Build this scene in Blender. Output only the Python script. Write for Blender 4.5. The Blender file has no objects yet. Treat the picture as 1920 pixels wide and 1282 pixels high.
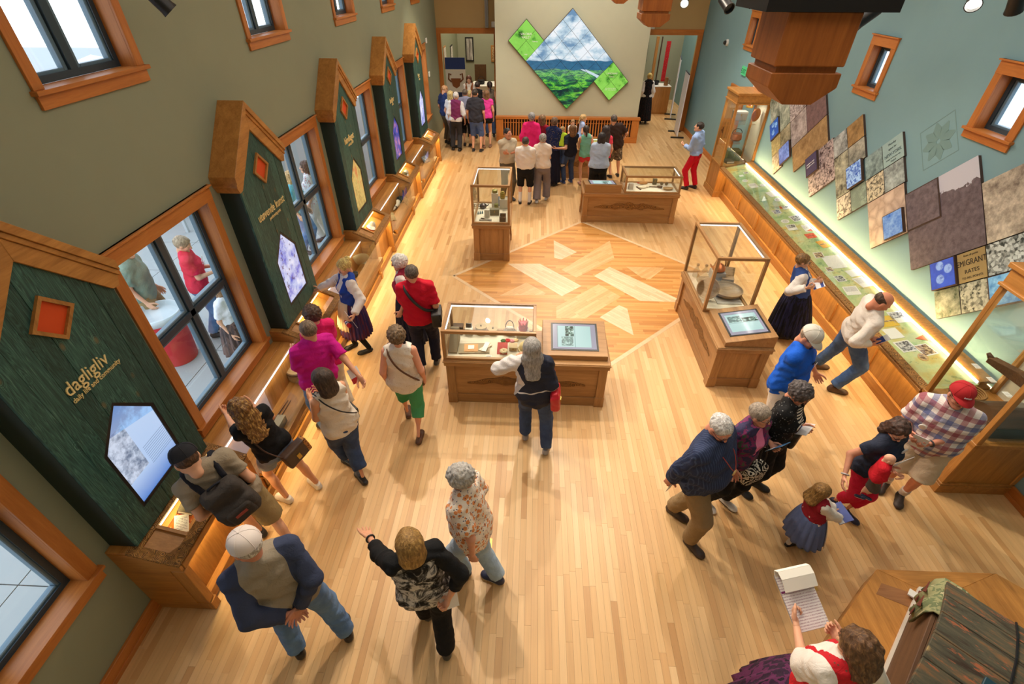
import bpy, math, random
import numpy as np
from mathutils import Vector, Matrix
random.seed(7)
S = bpy.context.scene
COL = S.collection
PI = math.pi
R_ = math.radians
# ---------------------------------------------------------------- camera
CAM_H = 4.7
cd = bpy.data.cameras.new('camera')
cd.sensor_width = 36.0
cd.lens = 900.234 * 36 / 1920
cd.clip_start = 0.05
cam = bpy.data.objects.new('camera', cd)
COL.objects.link(cam)
_r = (0.9990322685, 0.0439196844, 0.0023638523)
_d = (0.0288564725, -0.6139359650, -0.7888282036)
_f = (-0.0331938318, 0.7881330422, -0.6146092070)
cam.matrix_world = Matrix(((_r[0], -_d[0], -_f[0], 0), (_r[1], -_d[1], -_f[1], 0), (_r[2], -_d[2], -_f[2], CAM_H), (0, 0, 0, 1)))
S.camera = cam
# ---------------------------------------------------------------- world, exposure, lights
S.view_settings.view_transform = 'Standard'
S.view_settings.look = 'None'
S.view_settings.gamma = 1.0
S.view_settings.use_curve_mapping = False
S.view_settings.exposure = -0.1
S.cycles.use_denoising = True
S.cycles.max_bounces = 8
S.cycles.diffuse_bounces = 3
S.cycles.glossy_bounces = 3
S.cycles.transmission_bounces = 4
S.cycles.transparent_max_bounces = 16
S.cycles.caustics_reflective = False
S.cycles.caustics_refractive = False
S.cycles.sample_clamp_indirect = 6.0
W = bpy.data.worlds.new('sky')
S.world = W
W.use_nodes = True
_nt = W.node_tree
_bg = _nt.nodes['Background']
_tc = _nt.nodes.new('ShaderNodeTexCoord')
_sx = _nt.nodes.new('ShaderNodeSeparateXYZ')
_rp = _nt.nodes.new('ShaderNodeValToRGB')
_nt.links.new(_tc.outputs['Generated'], _sx.inputs[0])
_nt.links.new(_sx.outputs['Z'], _rp.inputs[0])
_rp.color_ramp.elements[0].color = (0.95, 0.98, 1.0, 1)
_rp.color_ramp.elements[1].color = (0.72, 0.86, 1.0, 1)
_nt.links.new(_rp.outputs[0], _bg.inputs['Color'])
_bg.inputs['Strength'].default_value = 3.0
def light(name, typ, loc, energy, color=(1, 1, 1), size=0.3, size_y=None, target=None, spot=60, blend=0.5):
 l = bpy.data.lights.new(name, typ)
 l.energy = energy
 l.color = color
 if typ == 'AREA':
  l.size = size
  if size_y:
   l.shape = 'RECTANGLE'
   l.size_y = size_y
 else:
  l.shadow_soft_size = size
 if typ == 'SPOT':
  l.spot_size = R_(spot)
  l.spot_blend = blend
 o = bpy.data.objects.new(name, l)
 COL.objects.link(o)
 o.location = loc
 if target is not None:
  d = Vector(target) - Vector(loc)
  o.rotation_euler = d.to_track_quat('-Z', 'Y').to_euler()
 return o
WARM = (1.0, 0.86, 0.68)
NEUT = (1.0, 0.93, 0.84)
# soft ambient fill added overhead, no such panels seen (ceiling is above the view)
light('added_ceiling_fill', 'AREA', (1.2, 5.5, 6.3), 230, NEUT, 5.5, 10.0, target=(1.2, 5.5, 0))
light('added_ceiling_fill_far', 'AREA', (1.0, 14.0, 6.3), 230, NEUT, 5.5, 6.0, target=(1.0, 14.0, 0))
# track spots: rows of lamps under the ceiling
for (x, y, tx, ty, e) in [(-1.9, 6.2, 0.3, 2.8, 620), (-1.5, 4.2, 0.8, 1.4, 380), (0.2, 8.4, 2.4, 4.2, 620),
       (0.4, 10.5, 0.0, 7.2, 620), (2.0, 10.0, 3.4, 6.4, 560), (-1.2, 11.5, -1.4, 9.2, 520),
       (1.0, 15.0, 1.2, 12.4, 760), (-1.8, 14.0, -2.0, 15.8, 560), (3.4, 12.4, 4.0, 14.2, 560),
       (1.6, 6.4, 3.4, 2.4, 480)]:
 light('track_spot', 'SPOT', (x, y, 5.9), e, WARM, 0.05, target=(tx, ty, 0.3), spot=74, blend=0.6)
# wall washers on the right wall
for y in (5.2, 7.6, 10.2, 12.8):
 light('wall_washer', 'SPOT', (3.0, y, 5.9), 75, (1.0, 0.95, 0.88), 0.1, target=(5.5, y, 2.0), spot=80, blend=0.8)
for x in (-0.4, 1.0, 2.6):
 light('wall_washer', 'SPOT', (x, 14.6, 5.9), 110, (1.0, 0.92, 0.80), 0.1, target=(x, 17.3, 2.2), spot=80, blend=0.8)
# ---------------------------------------------------------------- helpers
def tag(o, label=None, cat=None, group=None, kind=None):
 if label:
  o['label'] = label
 if cat:
  o['category'] = cat
 if group:
  o['group'] = group
 if kind:
  o['kind'] = kind
 return o
def empty(name, loc=(0, 0, 0), rz=0.0, label=None, cat=None, group=None, kind=None, parent=None):
 o = bpy.data.objects.new(name, None)
 o.empty_display_size = 0.1
 COL.objects.link(o)
 o.location = loc
 o.rotation_euler = (0, 0, rz)
 if parent:
  o.parent = parent
 return tag(o, label, cat, group, kind)
def copy_tree(o, parent=None, loc=None, rz=None):
 c = o.copy()
 COL.objects.link(c)
 c.parent = parent
 if loc is not None:
  c.location = loc
 if rz is not None:
  c.rotation_euler = (0, 0, rz)
 for ch in list(o.children):
  copy_tree(ch, c)
 return c
class MB:
 def __init__(s):
  s.v = []
  s.f = []
  s.m = []
 def add(s, vs, fs, m=0, X=None):
  n = len(s.v)
  if X is not None:
   vs = [X @ Vector(p) for p in vs]
  s.v.extend([tuple(p) for p in vs])
  s.f.extend([tuple(i + n for i in q) for q in fs])
  s.m.extend([m] * len(fs))
  return s
 def box(s, x0, x1, y0, y1, z0, z1, m=0, X=None):
  vs = [(x0, y0, z0), (x1, y0, z0), (x1, y1, z0), (x0, y1, z0), (x0, y0, z1), (x1, y0, z1), (x1, y1, z1), (x0, y1, z1)]
  fs = [(0, 3, 2, 1), (4, 5, 6, 7), (0, 1, 5, 4), (1, 2, 6, 5), (2, 3, 7, 6), (3, 0, 4, 7)]
  return s.add(vs, fs, m, X)
 def prism(s, pts, axis, a, b, m=0, X=None):
  n = len(pts)
  area = sum(pts[i][0] * pts[(i + 1) % n][1] - pts[(i + 1) % n][0] * pts[i][1] for i in range(n))
  if area < 0:
   pts = pts[::-1]
  mk = {'z': lambda p, t: (p[0], p[1], t), 'y': lambda p, t: (p[0], t, p[1]), 'x': lambda p, t: (t, p[0], p[1])}[axis]
  vs = [mk(p, a) for p in pts] + [mk(p, b) for p in pts]
  fs = [tuple(range(n - 1, -1, -1)), tuple(range(n, 2 * n))] + [(i, (i + 1) % n, n + (i + 1) % n, n + i) for i in range(n)]
  if axis == 'y':
   fs = [q[::-1] for q in fs]
  return s.add(vs, fs, m, X)
 def tube(s, path, r, seg=8, m=0, X=None, closed=False):
  P = [Vector(p) for p in path]
  n = len(P)
  rs = r if isinstance(r, (list, tuple)) else [r] * n
  vs, fs = [], []
  up = None
  for i in range(n):
   if closed:
    t = (P[(i + 1) % n] - P[i - 1])
   else:
    t = P[min(i + 1, n - 1)] - P[max(i - 1, 0)]
   t.normalize()
   if up is None:
    up = Vector((0, 0, 1)) if abs(t.z) < 0.9 else Vector((1, 0, 0))
   a = t.cross(up)
   if a.length < 1e-6:
    a = t.cross(Vector((0, 1, 0)))
   a.normalize()
   b = a.cross(t)
   up = b
   for k in range(seg):
    th = 2 * PI * k / seg
    vs.append(P[i] + (a * math.cos(th) + b * math.sin(th)) * rs[i])
  rows = n if closed else n - 1
  for i in range(rows):
   j = (i + 1) % n
   for k in range(seg):
    l = (k + 1) % seg
    fs.append((i * seg + k, i * seg + l, j * seg + l, j * seg + k))
  if not closed:
   fs.append(tuple(range(seg - 1, -1, -1)))
   fs.append(tuple((n - 1) * seg + k for k in range(seg)))
  return s.add(vs, fs, m, X)
 def lathe(s, prof, seg=20, c=(0, 0, 0), m=0, X=None, sx=1.0, sy=1.0):
  vs, fs = [], []
  n = len(prof)
  for (r, z) in prof:
   for k in range(seg):
    th = 2 * PI * k / seg
    vs.append((c[0] + r * sx * math.cos(th), c[1] + r * sy * math.sin(th), c[2] + z))
  for i in range(n - 1):
   for k in range(seg):
    l = (k + 1) % seg
    fs.append((i * seg + k, i * seg + l, (i + 1) * seg + l, (i + 1) * seg + k))
  if prof[0][0] > 1e-5:
   fs.append(tuple(range(seg - 1, -1, -1)))
  if prof[-1][0] > 1e-5:
   fs.append(tuple((n - 1) * seg + k for k in range(seg)))
  return s.add(vs, fs, m, X)
 def build(s, name, mats, parent=None, smooth=False, bevel=0.0, loc=None, rz=0.0, angle=None):
  me = bpy.data.meshes.new(name)
  me.from_pydata(s.v, [], s.f)
  if not isinstance(mats, (list, tuple)):
   mats = [mats]
  for k in mats:
   me.materials.append(k)
  if len(mats) > 1:
   me.polygons.foreach_set('material_index', s.m)
  if smooth:
   me.polygons.foreach_set('use_smooth', [True] * len(me.polygons))
   if angle:
    try:
     me.set_sharp_from_angle(angle=R_(angle))
    except Exception:
     pass
  me.update()
  o = bpy.data.objects.new(name, me)
  COL.objects.link(o)
  if parent:
   o.parent = parent
  if loc is not None:
   o.location = loc
  if rz:
   o.rotation_euler = (0, 0, rz)
  if bevel:
   b = o.modifiers.new('b', 'BEVEL')
   b.width = bevel
   b.segments = 1
   b.limit_method = 'ANGLE'
   b.angle_limit = R_(40)
  return o
def bx(name, m, x0, x1, y0, y1, z0, z1, parent=None, bevel=0.0, X=None):
 return MB().box(x0, x1, y0, y1, z0, z1, 0, X).build(name, m, parent, bevel=bevel)
# ---------------------------------------------------------------- materials
class NT:
 def __init__(s, name):
  s.m = bpy.data.materials.new(name)
  s.m.use_nodes = True
  s.t = s.m.node_tree
  s.b = s.t.nodes['Principled BSDF']
  s.out = s.t.nodes['Material Output']
 def n(s, typ, ins=None, **kw):
  d = s.t.nodes.new('ShaderNode' + typ)
  for k, v in kw.items():
   setattr(d, k, v)
  for k, v in (ins or {}).items():
   s.put(d.inputs[k], v)
  return d
 def put(s, sock, v):
  if hasattr(v, 'is_linked') or hasattr(v, 'links'):
   s.t.links.new(v, sock)
  elif isinstance(v, (tuple, list)) and len(v) == 3 and sock.type == 'RGBA':
   sock.default_value = (*v, 1)
  else:
   sock.default_value = v
 def math(s, op, a, b=None, c=None, clamp=False):
  d = s.t.nodes.new('ShaderNodeMath')
  d.operation = op
  d.use_clamp = clamp
  s.put(d.inputs[0], a)
  if b is not None:
   s.put(d.inputs[1], b)
  if c is not None:
   s.put(d.inputs[2], c)
  return d.outputs[0]
 def mix(s, f, a, b, blend='MIX'):
  d = s.t.nodes.new('ShaderNodeMix')
  d.data_type = 'RGBA'
  d.blend_type = blend
  s.put(d.inputs[0], f)
  s.put(d.inputs[6], a)
  s.put(d.inputs[7], b)
  return d.outputs[2]
 def ramp(s, f, stops, interp='LINEAR'):
  d = s.t.nodes.new('ShaderNodeValToRGB')
  d.color_ramp.interpolation = interp
  e = d.color_ramp.elements
  while len(e) < len(stops):
   e.new(0.5)
  for i, (p, c) in enumerate(stops):
   e[i].position = p
   e[i].color = (*c, 1) if isinstance(c, (tuple, list)) else (c, c, c, 1)
  s.put(d.inputs[0], f)
  return d.outputs[0]
 def coord(s, kind='Object', scale=(1, 1, 1), rot=(0, 0, 0), loc=(0, 0, 0)):
  tc = s.t.nodes.new('ShaderNodeTexCoord')
  mp = s.t.nodes.new('ShaderNodeMapping')
  s.t.links.new(tc.outputs[kind], mp.inputs[0])
  mp.inputs['Scale'].default_value = scale
  mp.inputs['Rotation'].default_value = rot
  mp.inputs['Location'].default_value = loc
  return mp.outputs[0]
 def noise(s, vec, scale=5, detail=3, rough=0.5, dist=0.0, out=0):
  d = s.t.nodes.new('ShaderNodeTexNoise')
  s.put(d.inputs['Vector'], vec)
  d.inputs['Scale'].default_value = scale
  d.inputs['Detail'].default_value = detail
  d.inputs['Roughness'].default_value = rough
  d.inputs['Distortion'].default_value = dist
  return d.outputs[out]
 def voro(s, vec, scale=5, feature='F1', out='Distance', rnd=1.0):
  d = s.t.nodes.new('ShaderNodeTexVoronoi')
  d.feature = feature
  s.put(d.inputs['Vector'], vec)
  d.inputs['Scale'].default_value = scale
  d.inputs['Randomness'].default_value = rnd
  return d.outputs[out]
 def sep(s, vec):
  d = s.t.nodes.new('ShaderNodeSeparateXYZ')
  s.put(d.inputs[0], vec)
  return d.outputs
 def bump(s, h, strength=0.3, dist=0.01):
  d = s.t.nodes.new('ShaderNodeBump')
  d.inputs['Strength'].default_value = strength
  d.inputs['Distance'].default_value = dist
  s.put(d.inputs['Height'], h)
  s.t.links.new(d.outputs[0], s.b.inputs['Normal'])
 def fin(s, col=None, rough=0.5, metal=0.0, spec=0.5, coat=0.0, sheen=0.0):
  if col is not None:
   s.put(s.b.inputs['Base Color'], col)
  s.put(s.b.inputs['Roughness'], rough)
  s.b.inputs['Metallic'].default_value = metal
  s.b.inputs['Specular IOR Level'].default_value = spec
  s.b.inputs['Coat Weight'].default_value = coat
  s.b.inputs['Sheen Weight'].default_value = sheen
  return s.m
 def emit(s, col, strength):
  s.put(s.b.inputs['Base Color'], (0.01, 0.01, 0.01))
  s.put(s.b.inputs['Emission Color'], col)
  s.put(s.b.inputs['Emission Strength'], strength)
  s.b.inputs['Roughness'].default_value = 0.15
  return s.m
def srgb(r, g, b):
 f = lambda c: (c / 255 / 12.92) if c / 255 <= 0.04045 else ((c / 255 + 0.055) / 1.055) ** 2.4
 return (f(r), f(g), f(b))
_mc = {}
def plain(name, col, rough=0.5, metal=0.0, spec=0.5, coat=0.0):
 if name in _mc:
  return _mc[name]
 N = NT(name)
 _mc[name] = N.fin(col, rough, metal, spec, coat)
 return _mc[name]
def glow(name, col, strength):
 if name in _mc:
  return _mc[name]
 N = NT(name)
 _mc[name] = N.emit(col, strength)
 return _mc[name]
def wood(name, c1, c2, grain='X', scale=1.0, rough=0.4, knots=False, rnd=0.12, spec=0.4):
 if name in _mc:
  return _mc[name]
 N = NT(name)
 oi = N.n('ObjectInfo')
 sc = {'X': (0.7, 8, 8), 'Y': (8, 0.7, 8), 'Z': (8, 8, 0.7)}[grain]
 v0 = N.coord('Object', tuple(k * scale for k in sc))
 off = N.n('VectorMath', operation='ADD')
 N.put(off.inputs[0], v0)
 sm = N.math('MULTIPLY', oi.outputs['Random'], 37.0)
 N.put(off.inputs[1], sm)
 v = off.outputs[0]
 a = N.noise(v, 1.6, 5, 0.6, 0.6)
 b = N.noise(v, 9.0, 3, 0.7, 0.2)
 f = N.math('ADD', N.math('MULTIPLY', a, 0.65), N.math('MULTIPLY', b, 0.35))
 col = N.ramp(f, [(0.32, c1), (0.68, c2)])
 if knots:
  k = N.voro(N.coord('Object', (2.2, 2.2, 2.2)), 1.7)
  kf = N.ramp(k, [(0.0, 1.0), (0.07, 1.0), (0.16, 0.0)])
  col = N.mix(N.math('MULTIPLY', kf, 0.8), col, tuple(c * 0.35 for c in c1))
 val = N.math('ADD', N.math('MULTIPLY', oi.outputs['Random'], rnd * 2), 1 - rnd)
 hs = N.n('HueSaturation', {'Color': col, 'Value': val})
 N.bump(b, 0.08, 0.004)
 _mc[name] = N.fin(hs.outputs[0], rough, 0, spec)
 return _mc[name]
def glass(name='case_glass', tint=(0.97, 0.985, 0.975), k=1.0):
 if name in _mc:
  return _mc[name]
 N = NT(name)
 tr = N.n('BsdfTransparent', {'Color': tint})
 gl = N.n('BsdfGlossy', {'Roughness': 0.02, 'Color': (1, 1, 1)})
 lw = N.n('LayerWeight', {'Blend': 0.5})
 fr = N.math('MULTIPLY_ADD', N.math('POWER', lw.outputs['Facing'], 5.0), 0.9, 0.035)
 mx = N.n('MixShader', {0: N.math('MULTIPLY', fr, k, clamp=True), 1: tr.outputs[0], 2: gl.outputs[0]})
 N.t.links.new(mx.outputs[0], N.out.inputs[0])
 _mc[name] = N.m
 return N.m
def paint(name, col, rough=0.75):
 if name in _mc:
  return _mc[name]
 N = NT(name)
 v = N.coord('Object')
 a = N.noise(v, 2.5, 4, 0.6)
 N.bump(N.noise(v, 90, 2, 0.5), 0.05, 0.002)
 c = N.mix(a, tuple(k * 0.95 for k in col), tuple(min(1, k * 1.05) for k in col))
 _mc[name] = N.fin(c, rough, 0, 0.25)
 return _mc[name]
OAK1, OAK2 = srgb(150, 98, 44), srgb(198, 140, 72)
M_oakX = wood('oak_x', OAK1, OAK2, 'X')
M_oakY = wood('oak_y', OAK1, OAK2, 'Y')
M_oakZ = wood('oak_z', OAK1, OAK2, 'Z')
BR1, BR2 = srgb(146, 104, 62), srgb(184, 140, 90)
M_brX = wood('brown_oak_x', BR1, BR2, 'X')
M_brY = wood('brown_oak_y', BR1, BR2, 'Y')
M_brZ = wood('brown_oak_z', BR1, BR2, 'Z')
TR1, TR2 = srgb(170, 98, 40), srgb(202, 128, 60)
M_trY = wood('trim_y', TR1, TR2, 'Y', rnd=0.05)
M_trZ = wood('trim_z', TR1, TR2, 'Z', rnd=0.05)
M_trX = wood('trim_x', TR1, TR2, 'X', rnd=0.05)
M_timber = wood('timber_z', srgb(140, 76, 26), srgb(180, 106, 44), 'Z', 1.0, 0.5, knots=True)
M_frame = plain('window_metal', srgb(52, 68, 78), 0.35)
M_sash = plain('window_sash', srgb(96, 120, 134), 0.35)
M_dark = plain('black_plastic', srgb(22, 22, 24), 0.4)
M_steel = plain('dark_steel', srgb(34, 32, 34), 0.5, 0.4)
M_white = plain('white_paint', srgb(232, 230, 224), 0.6)
M_paper = plain('paper', srgb(240, 236, 226), 0.7)
M_linen = plain('linen', srgb(222, 212, 190), 0.8)
M_gap = plain('joint_brown', srgb(70, 46, 24), 0.8)  # dark brown of the slab, seen between floor boards
M_glass = glass()
M_pane = glass('window_glass', (0.94, 0.97, 1.0), 0.7)
M_led = glow('led_white', (1.0, 0.97, 0.95), 2.2)
M_ledw = glow('led_warm', (1.0, 0.75, 0.38), 6.0)
INLAYS = [
 ([(0.5, 9.68), (0.97, 9.15), (0.63, 8.81), (0.49, 8.88)], 0),
 ([(1.72, 9.72), (1.72, 8.88), (0.89, 8.1), (0.62, 8.38)], 4),
 ([(-0.45, 8.58), (0.2, 8.61), (0.97, 7.79), (0.59, 7.42)], 0),
 ([(1.58, 8.55), (2.67, 7.44), (2.61, 7.32), (1.98, 7.33), (1.24, 8.17)], 0),
 ([(1.91, 8.57), (2.67, 8.57), (2.3, 8.1), (2.15, 8.15)], 4),
 ([(-0.06, 7.87), (0.3, 7.51), (0.26, 7.44), (-0.55, 7.37)], 4),
 ([(1.3, 7.87), (1.66, 7.45), (0.96, 6.73), (0.47, 6.71), (0.48, 7.06)], 4),
 ([(1.59, 7.17), (1.72, 7.07), (1.71, 6.29), (1.21, 6.78)], 0),
]
# ================================================================ setting
XL, XR, YB, YW = -3.37, 5.48, 17.35, 18.95   # side walls, projecting screen wall, far walls with the openings
def wallmat(name, rgb):
 return paint(name, srgb(*rgb))
M_wl = wallmat('paint_sage', (142, 146, 122))
M_wr = wallmat('paint_teal', (128, 164, 172))
M_wc = wallmat('paint_pale_sage', (188, 188, 164))
M_wb = wallmat('paint_tan', (186, 158, 108))
M_ext = paint('outside_siding', srgb(200, 205, 196))
def holed_wall(name, m, u0, u1, z0, z1, holes, fn):
 """wall slab split into cells around its openings; fn(mb,ua,ub,za,zb) adds one cell"""
 us = sorted({u0, u1} | {h[0] for h in holes} | {h[1] for h in holes})
 zs = sorted({z0, z1} | {h[2] for h in holes} | {h[3] for h in holes})
 mb = MB()
 for i in range(len(us) - 1):
  run = None
  for j in range(len(zs) - 1):
   uc, zc = (us[i] + us[i + 1]) / 2, (zs[j] + zs[j + 1]) / 2
   solid = not any(h[0] < uc < h[1] and h[2] < zc < h[3] for h in holes)
   if solid:
    run = (run[0], zs[j + 1]) if run else (zs[j], zs[j + 1])
   if run and (not solid or j == len(zs) - 2):
    fn(mb, us[i], us[i + 1], run[0], run[1])
    run = None
 return tag(mb.build(name, m), kind='structure')
CEIL = 6.6
LOW = [(0.2 + 3.0 * k, 1.76 + 3.0 * k) for k in range(6)]
UPL = [(3.42 + 3.0 * (k - 1), 4.56 + 3.0 * (k - 1)) for k in range(6)]
UPR = [(14.35, 15.05), (8.75, 9.45), (5.98, 6.72)]
holesL = [(a + 0.09, b - 0.09, 0.925, 2.80) for a, b in LOW] + [(a + 0.07, b - 0.07, 4.01, 5.07) for a, b in UPL]
holesR = [(a + 0.09, b - 0.09, 3.11, 3.75) for a, b in UPR]
DOORY = (12.95 + 0.55, 15.1)
holed_wall('wall_left', M_wl, -1.0, YW, -0.1, CEIL, holesL, lambda mb, a, b, c, d: mb.box(XL - 0.24, XL, a, b, c, d))
holed_wall('wall_right', M_wr, -1.0, YW, -0.1, CEIL, holesR, lambda mb, a, b, c, d: mb.box(XR, XR + 0.24, a, b, c, d))
tag(bx('wall_screen', M_wc, -1.28, 3.42, YB, YB + 0.3, 0, CEIL), kind='structure')
holed_wall('wall_far', M_wb, XL, XR, -0.1, CEIL, [(XL + 0.12, -1.42, -0.2, 2.98), (3.3, XR - 0.14, -0.2, 2.98)],
   lambda mb, a, b, c, d: mb.box(a, b, YW, YW + 0.16, c, d))
tag(bx('wall_near', M_wc, XL, XR, -1.24, -1.0, 0, CEIL), kind='structure')
tag(bx('ceiling', M_white, XL - 0.3, XR + 0.3, -1.3, 27, CEIL, CEIL + 0.15), kind='structure')
# rooms behind the openings
M_wroom = paint('paint_room', srgb(150, 152, 130))
tag(bx('wall_room_back', M_wroom, XL - 0.3, XR + 1.5, 24.2, 24.4, 0, CEIL), kind='structure')
tag(bx('wall_room_left', M_wl, XL - 0.25, XL - 0.05, YW + 0.16, 24.2, 0, CEIL), kind='structure')
tag(bx('wall_room_right', M_wr, XR + 0.75, XR + 0.95, YW + 0.16, 24.2, 0, CEIL), kind='structure')
tag(bx('wall_room_middle', M_wroom, -1.0, 3.0, YW + 0.3, 24.2, 0, CEIL), kind='structure')
light('room_lamp', 'AREA', (-2.2, 21.5, 5.6), 220, WARM, 2.0, 3.0, target=(-2.2, 21.5, 0))
light('room_lamp', 'AREA', (4.6, 21.5, 5.6), 170, WARM, 2.0, 3.0, target=(4.6, 21.5, 0))
# door casings of the two far openings
for nm, a, b in (('trim_1', XL + 0.0, -1.30), ('trim_2', 3.2, XR - 0.02)):
 e = empty(nm, (0, YW, 0), kind='structure')
 bx('head', M_trX, a, b, -0.05, 0.0, 2.96, 3.12, e)
 bx('jamb', M_trZ, a, a + 0.14, -0.05, 0.0, 0, 2.96, e)
 bx('jamb', M_trZ, b - 0.14, b, -0.05, 0.0, 0, 2.96, e)
# ---- floor: strips laid along the hall, a diamond of cross-laid strips, pale inlays
def floor_wood(name, stops, grain):
 N = NT(name)
 oi = N.n('ObjectInfo')
 at = N.n('Attribute', attribute_name='rnd')
 g = N.n('NewGeometry')
 r = N.math('FRACT', N.math('ADD', oi.outputs['Random'], at.outputs['Fac']))
 off = N.n('VectorMath', operation='ADD')
 N.put(off.inputs[0], g.outputs['Position'])
 N.put(off.inputs[1], N.math('MULTIPLY', r, 31.0))
 mp = N.n('Mapping', {'Vector': off.outputs[0]})
 mp.inputs['Scale'].default_value = {'X': (1.2, 30, 30), 'Y': (30, 1.2, 30), 'D': (12, 12, 1)}[grain]
 a = N.noise(mp.outputs[0], 1.0, 4, 0.6, 0.4)
 base = N.ramp(r, stops)
 hs = N.n('HueSaturation', {'Color': base, 'Value': N.math('ADD', N.math('MULTIPLY', a, 0.34), 0.83)})
 big = N.noise(g.outputs['Position'], 0.6, 2, 0.5)
 rough = N.math('ADD', N.math('MULTIPLY', big, 0.12), 0.33)
 return N.fin(hs.outputs[0], rough, 0, 0.5)
FS = [(0.0, srgb(190, 142, 88)), (0.07, srgb(206, 160, 106)), (0.4, srgb(213, 170, 116)), (0.85, srgb(219, 178, 125)), (1.0, srgb(223, 186, 136))]
M_floor = floor_wood('maple_strip', FS, 'Y')
M_floorX = floor_wood('maple_cross', [(0.0, srgb(186, 122, 54)), (0.5, srgb(208, 146, 74)), (1.0, srgb(216, 158, 88))], 'X')
M_inlay = floor_wood('inlay_pale', [(0.0, srgb(214, 180, 138)), (1.0, srgb(228, 200, 162))], 'D')
M_inlay2 = floor_wood('inlay_mid', [(0.0, srgb(206, 156, 96)), (1.0, srgb(220, 178, 122))], 'D')
floor = tag(bx('floor', M_gap, XL - 0.3, XR + 0.9, -1.2, 24.3, -0.12, -0.004), kind='structure')
_F = 900.234
def project(p):
 q = (p[0], p[1], p[2] - CAM_H)
 z = sum(a * b for a, b in zip(_f, q))
 if z < 0.1:
  return None
 return (960 + _F * sum(a * b for a, b in zip(_r, q)) / z, 641 + _F * sum(a * b for a, b in zip(_d, q)) / z, z)
bw = 0.062
boards = []
rnd = random.Random(3)
x = XL
while x < XR + 0.8:
 y = -1.2 + rnd.random() * 0.6
 while y < 24:
  L = rnd.choice((0.45, 0.6, 0.8, 1.0, 1.2, 1.4))
  boards.append((x, min(x + bw, XR + 0.9), y, min(y + L, 24.2)))
  y += L
 x += bw
def bsize(b):
 c = project(((b[0] + b[1]) / 2, (b[2] + b[3]) / 2, 0))
 if not c or not (-20 < c[0] < 1940 and -20 < c[1] < 1300):
  return 0
 return (b[3] - b[2]) / c[2] ** 2
boards.sort(key=bsize, reverse=True)
_pm = MB().box(0, 1, 0, 1, -1, 0).build('plank', M_floor)
pm = _pm.data
bpy.data.objects.remove(_pm)
for b in boards[:290]:
 o = bpy.data.objects.new('plank', pm)
 COL.objects.link(o)
 o.parent = floor
 o.location = (b[0] + 0.0006, b[2] + 0.0006, 0)
 o.scale = (b[1] - b[0] - 0.0012, b[3] - b[2] - 0.0012, 0.004)
def strips(name, quads, m, parent, z0=-0.004, z1=0.0):
 """boards given as convex polygons in plan, joined into one part"""
 vs, fs, rn = [], [], []
 for q in quads:
  n = len(vs)
  k = len(q)
  vs += [(p[0], p[1], z1) for p in q] + [(p[0], p[1], z0) for p in q]
  fs.append(tuple(range(n, n + k)))
  fs += [(n + (i + 1) % k, n + i, n + k + i, n + k + (i + 1) % k) for i in range(k)]
  rn += [rnd.random()] * (k + 1)
 me = bpy.data.meshes.new(name)
 me.from_pydata(vs, [], fs)
 me.materials.append(m)
 a = me.attributes.new('rnd', 'FLOAT', 'FACE')
 a.data.foreach_set('value', rn)
 o = bpy.data.objects.new(name, me)
 COL.objects.link(o)
 o.parent = parent
 return tag(o, kind='stuff')
strips('strip_flooring', [((b[0] + .0005, b[2] + .0005), (b[1] - .0005, b[2] + .0005), (b[1] - .0005, b[3] - .0005), (b[0] + .0005, b[3] - .0005)) for b in boards[290:]], M_floor, floor)
def clip(poly, nx, ny, c):
 out = []
 for i in range(len(poly)):
  p, q = poly[i], poly[(i + 1) % len(poly)]
  dp, dq = nx * p[0] + ny * p[1] - c, nx * q[0] + ny * q[1] - c
  if dp >= 0:
   out.append(p)
  if dp * dq < 0:
   t = dp / (dp - dq)
   out.append((p[0] + t * (q[0] - p[0]), p[1] + t * (q[1] - p[1])))
 return out
def ccw(p):
 a = sum(p[i][0] * p[(i + 1) % len(p)][1] - p[(i + 1) % len(p)][0] * p[i][1] for i in range(len(p)))
 return p if a > 0 else p[::-1]
def lay(poly, ang, w, L):
 """convex polygon laid with boards in direction ang"""
 poly = ccw(poly)
 dx, dy = math.cos(ang), math.sin(ang)
 nx, ny = -dy, dx
 lo = min(nx * p[0] + ny * p[1] for p in poly)
 hi = max(nx * p[0] + ny * p[1] for p in poly)
 t0 = min(dx * p[0] + dy * p[1] for p in poly)
 t1 = max(dx * p[0] + dy * p[1] for p in poly)
 out = []
 c = lo
 while c < hi:
  s = clip(clip(poly, nx, ny, c + .0006), -nx, -ny, -(c + w - .0006))
  t = t0 - rnd.random() * L
  while t < t1 and len(s) > 2:
   l = L * (0.6 + 0.8 * rnd.random())
   q = clip(s, dx, dy, t + .0006)
   q = clip(q, -dx, -dy, -(t + l - .0006)) if len(q) > 2 else q
   if len(q) > 2:
    out.append(q)
   t += l
  c += w
 return out
DIA = [(-1.48, 8.05), (1.18, 10.70), (3.86, 8.02), (1.17, 5.47)]
strips('diamond_flooring', lay(DIA, 0.0, bw, 0.8), M_floorX, floor, -0.003, 0.0012)
for i in range(4):
 a, b = DIA[i], DIA[(i + 1) % 4]
 d = Vector((b[0] - a[0], b[1] - a[1])).normalized()
 n = Vector((-d.y, d.x)) * 0.035
 strips('border_strip', lay([(a[0] - n.x, a[1] - n.y), (b[0] - n.x, b[1] - n.y), (b[0] + n.x, b[1] + n.y), (a[0] + n.x, a[1] + n.y)], math.atan2(d.y, d.x), 0.07, 1.2), M_inlay, floor, -0.003, 0.002)
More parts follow.
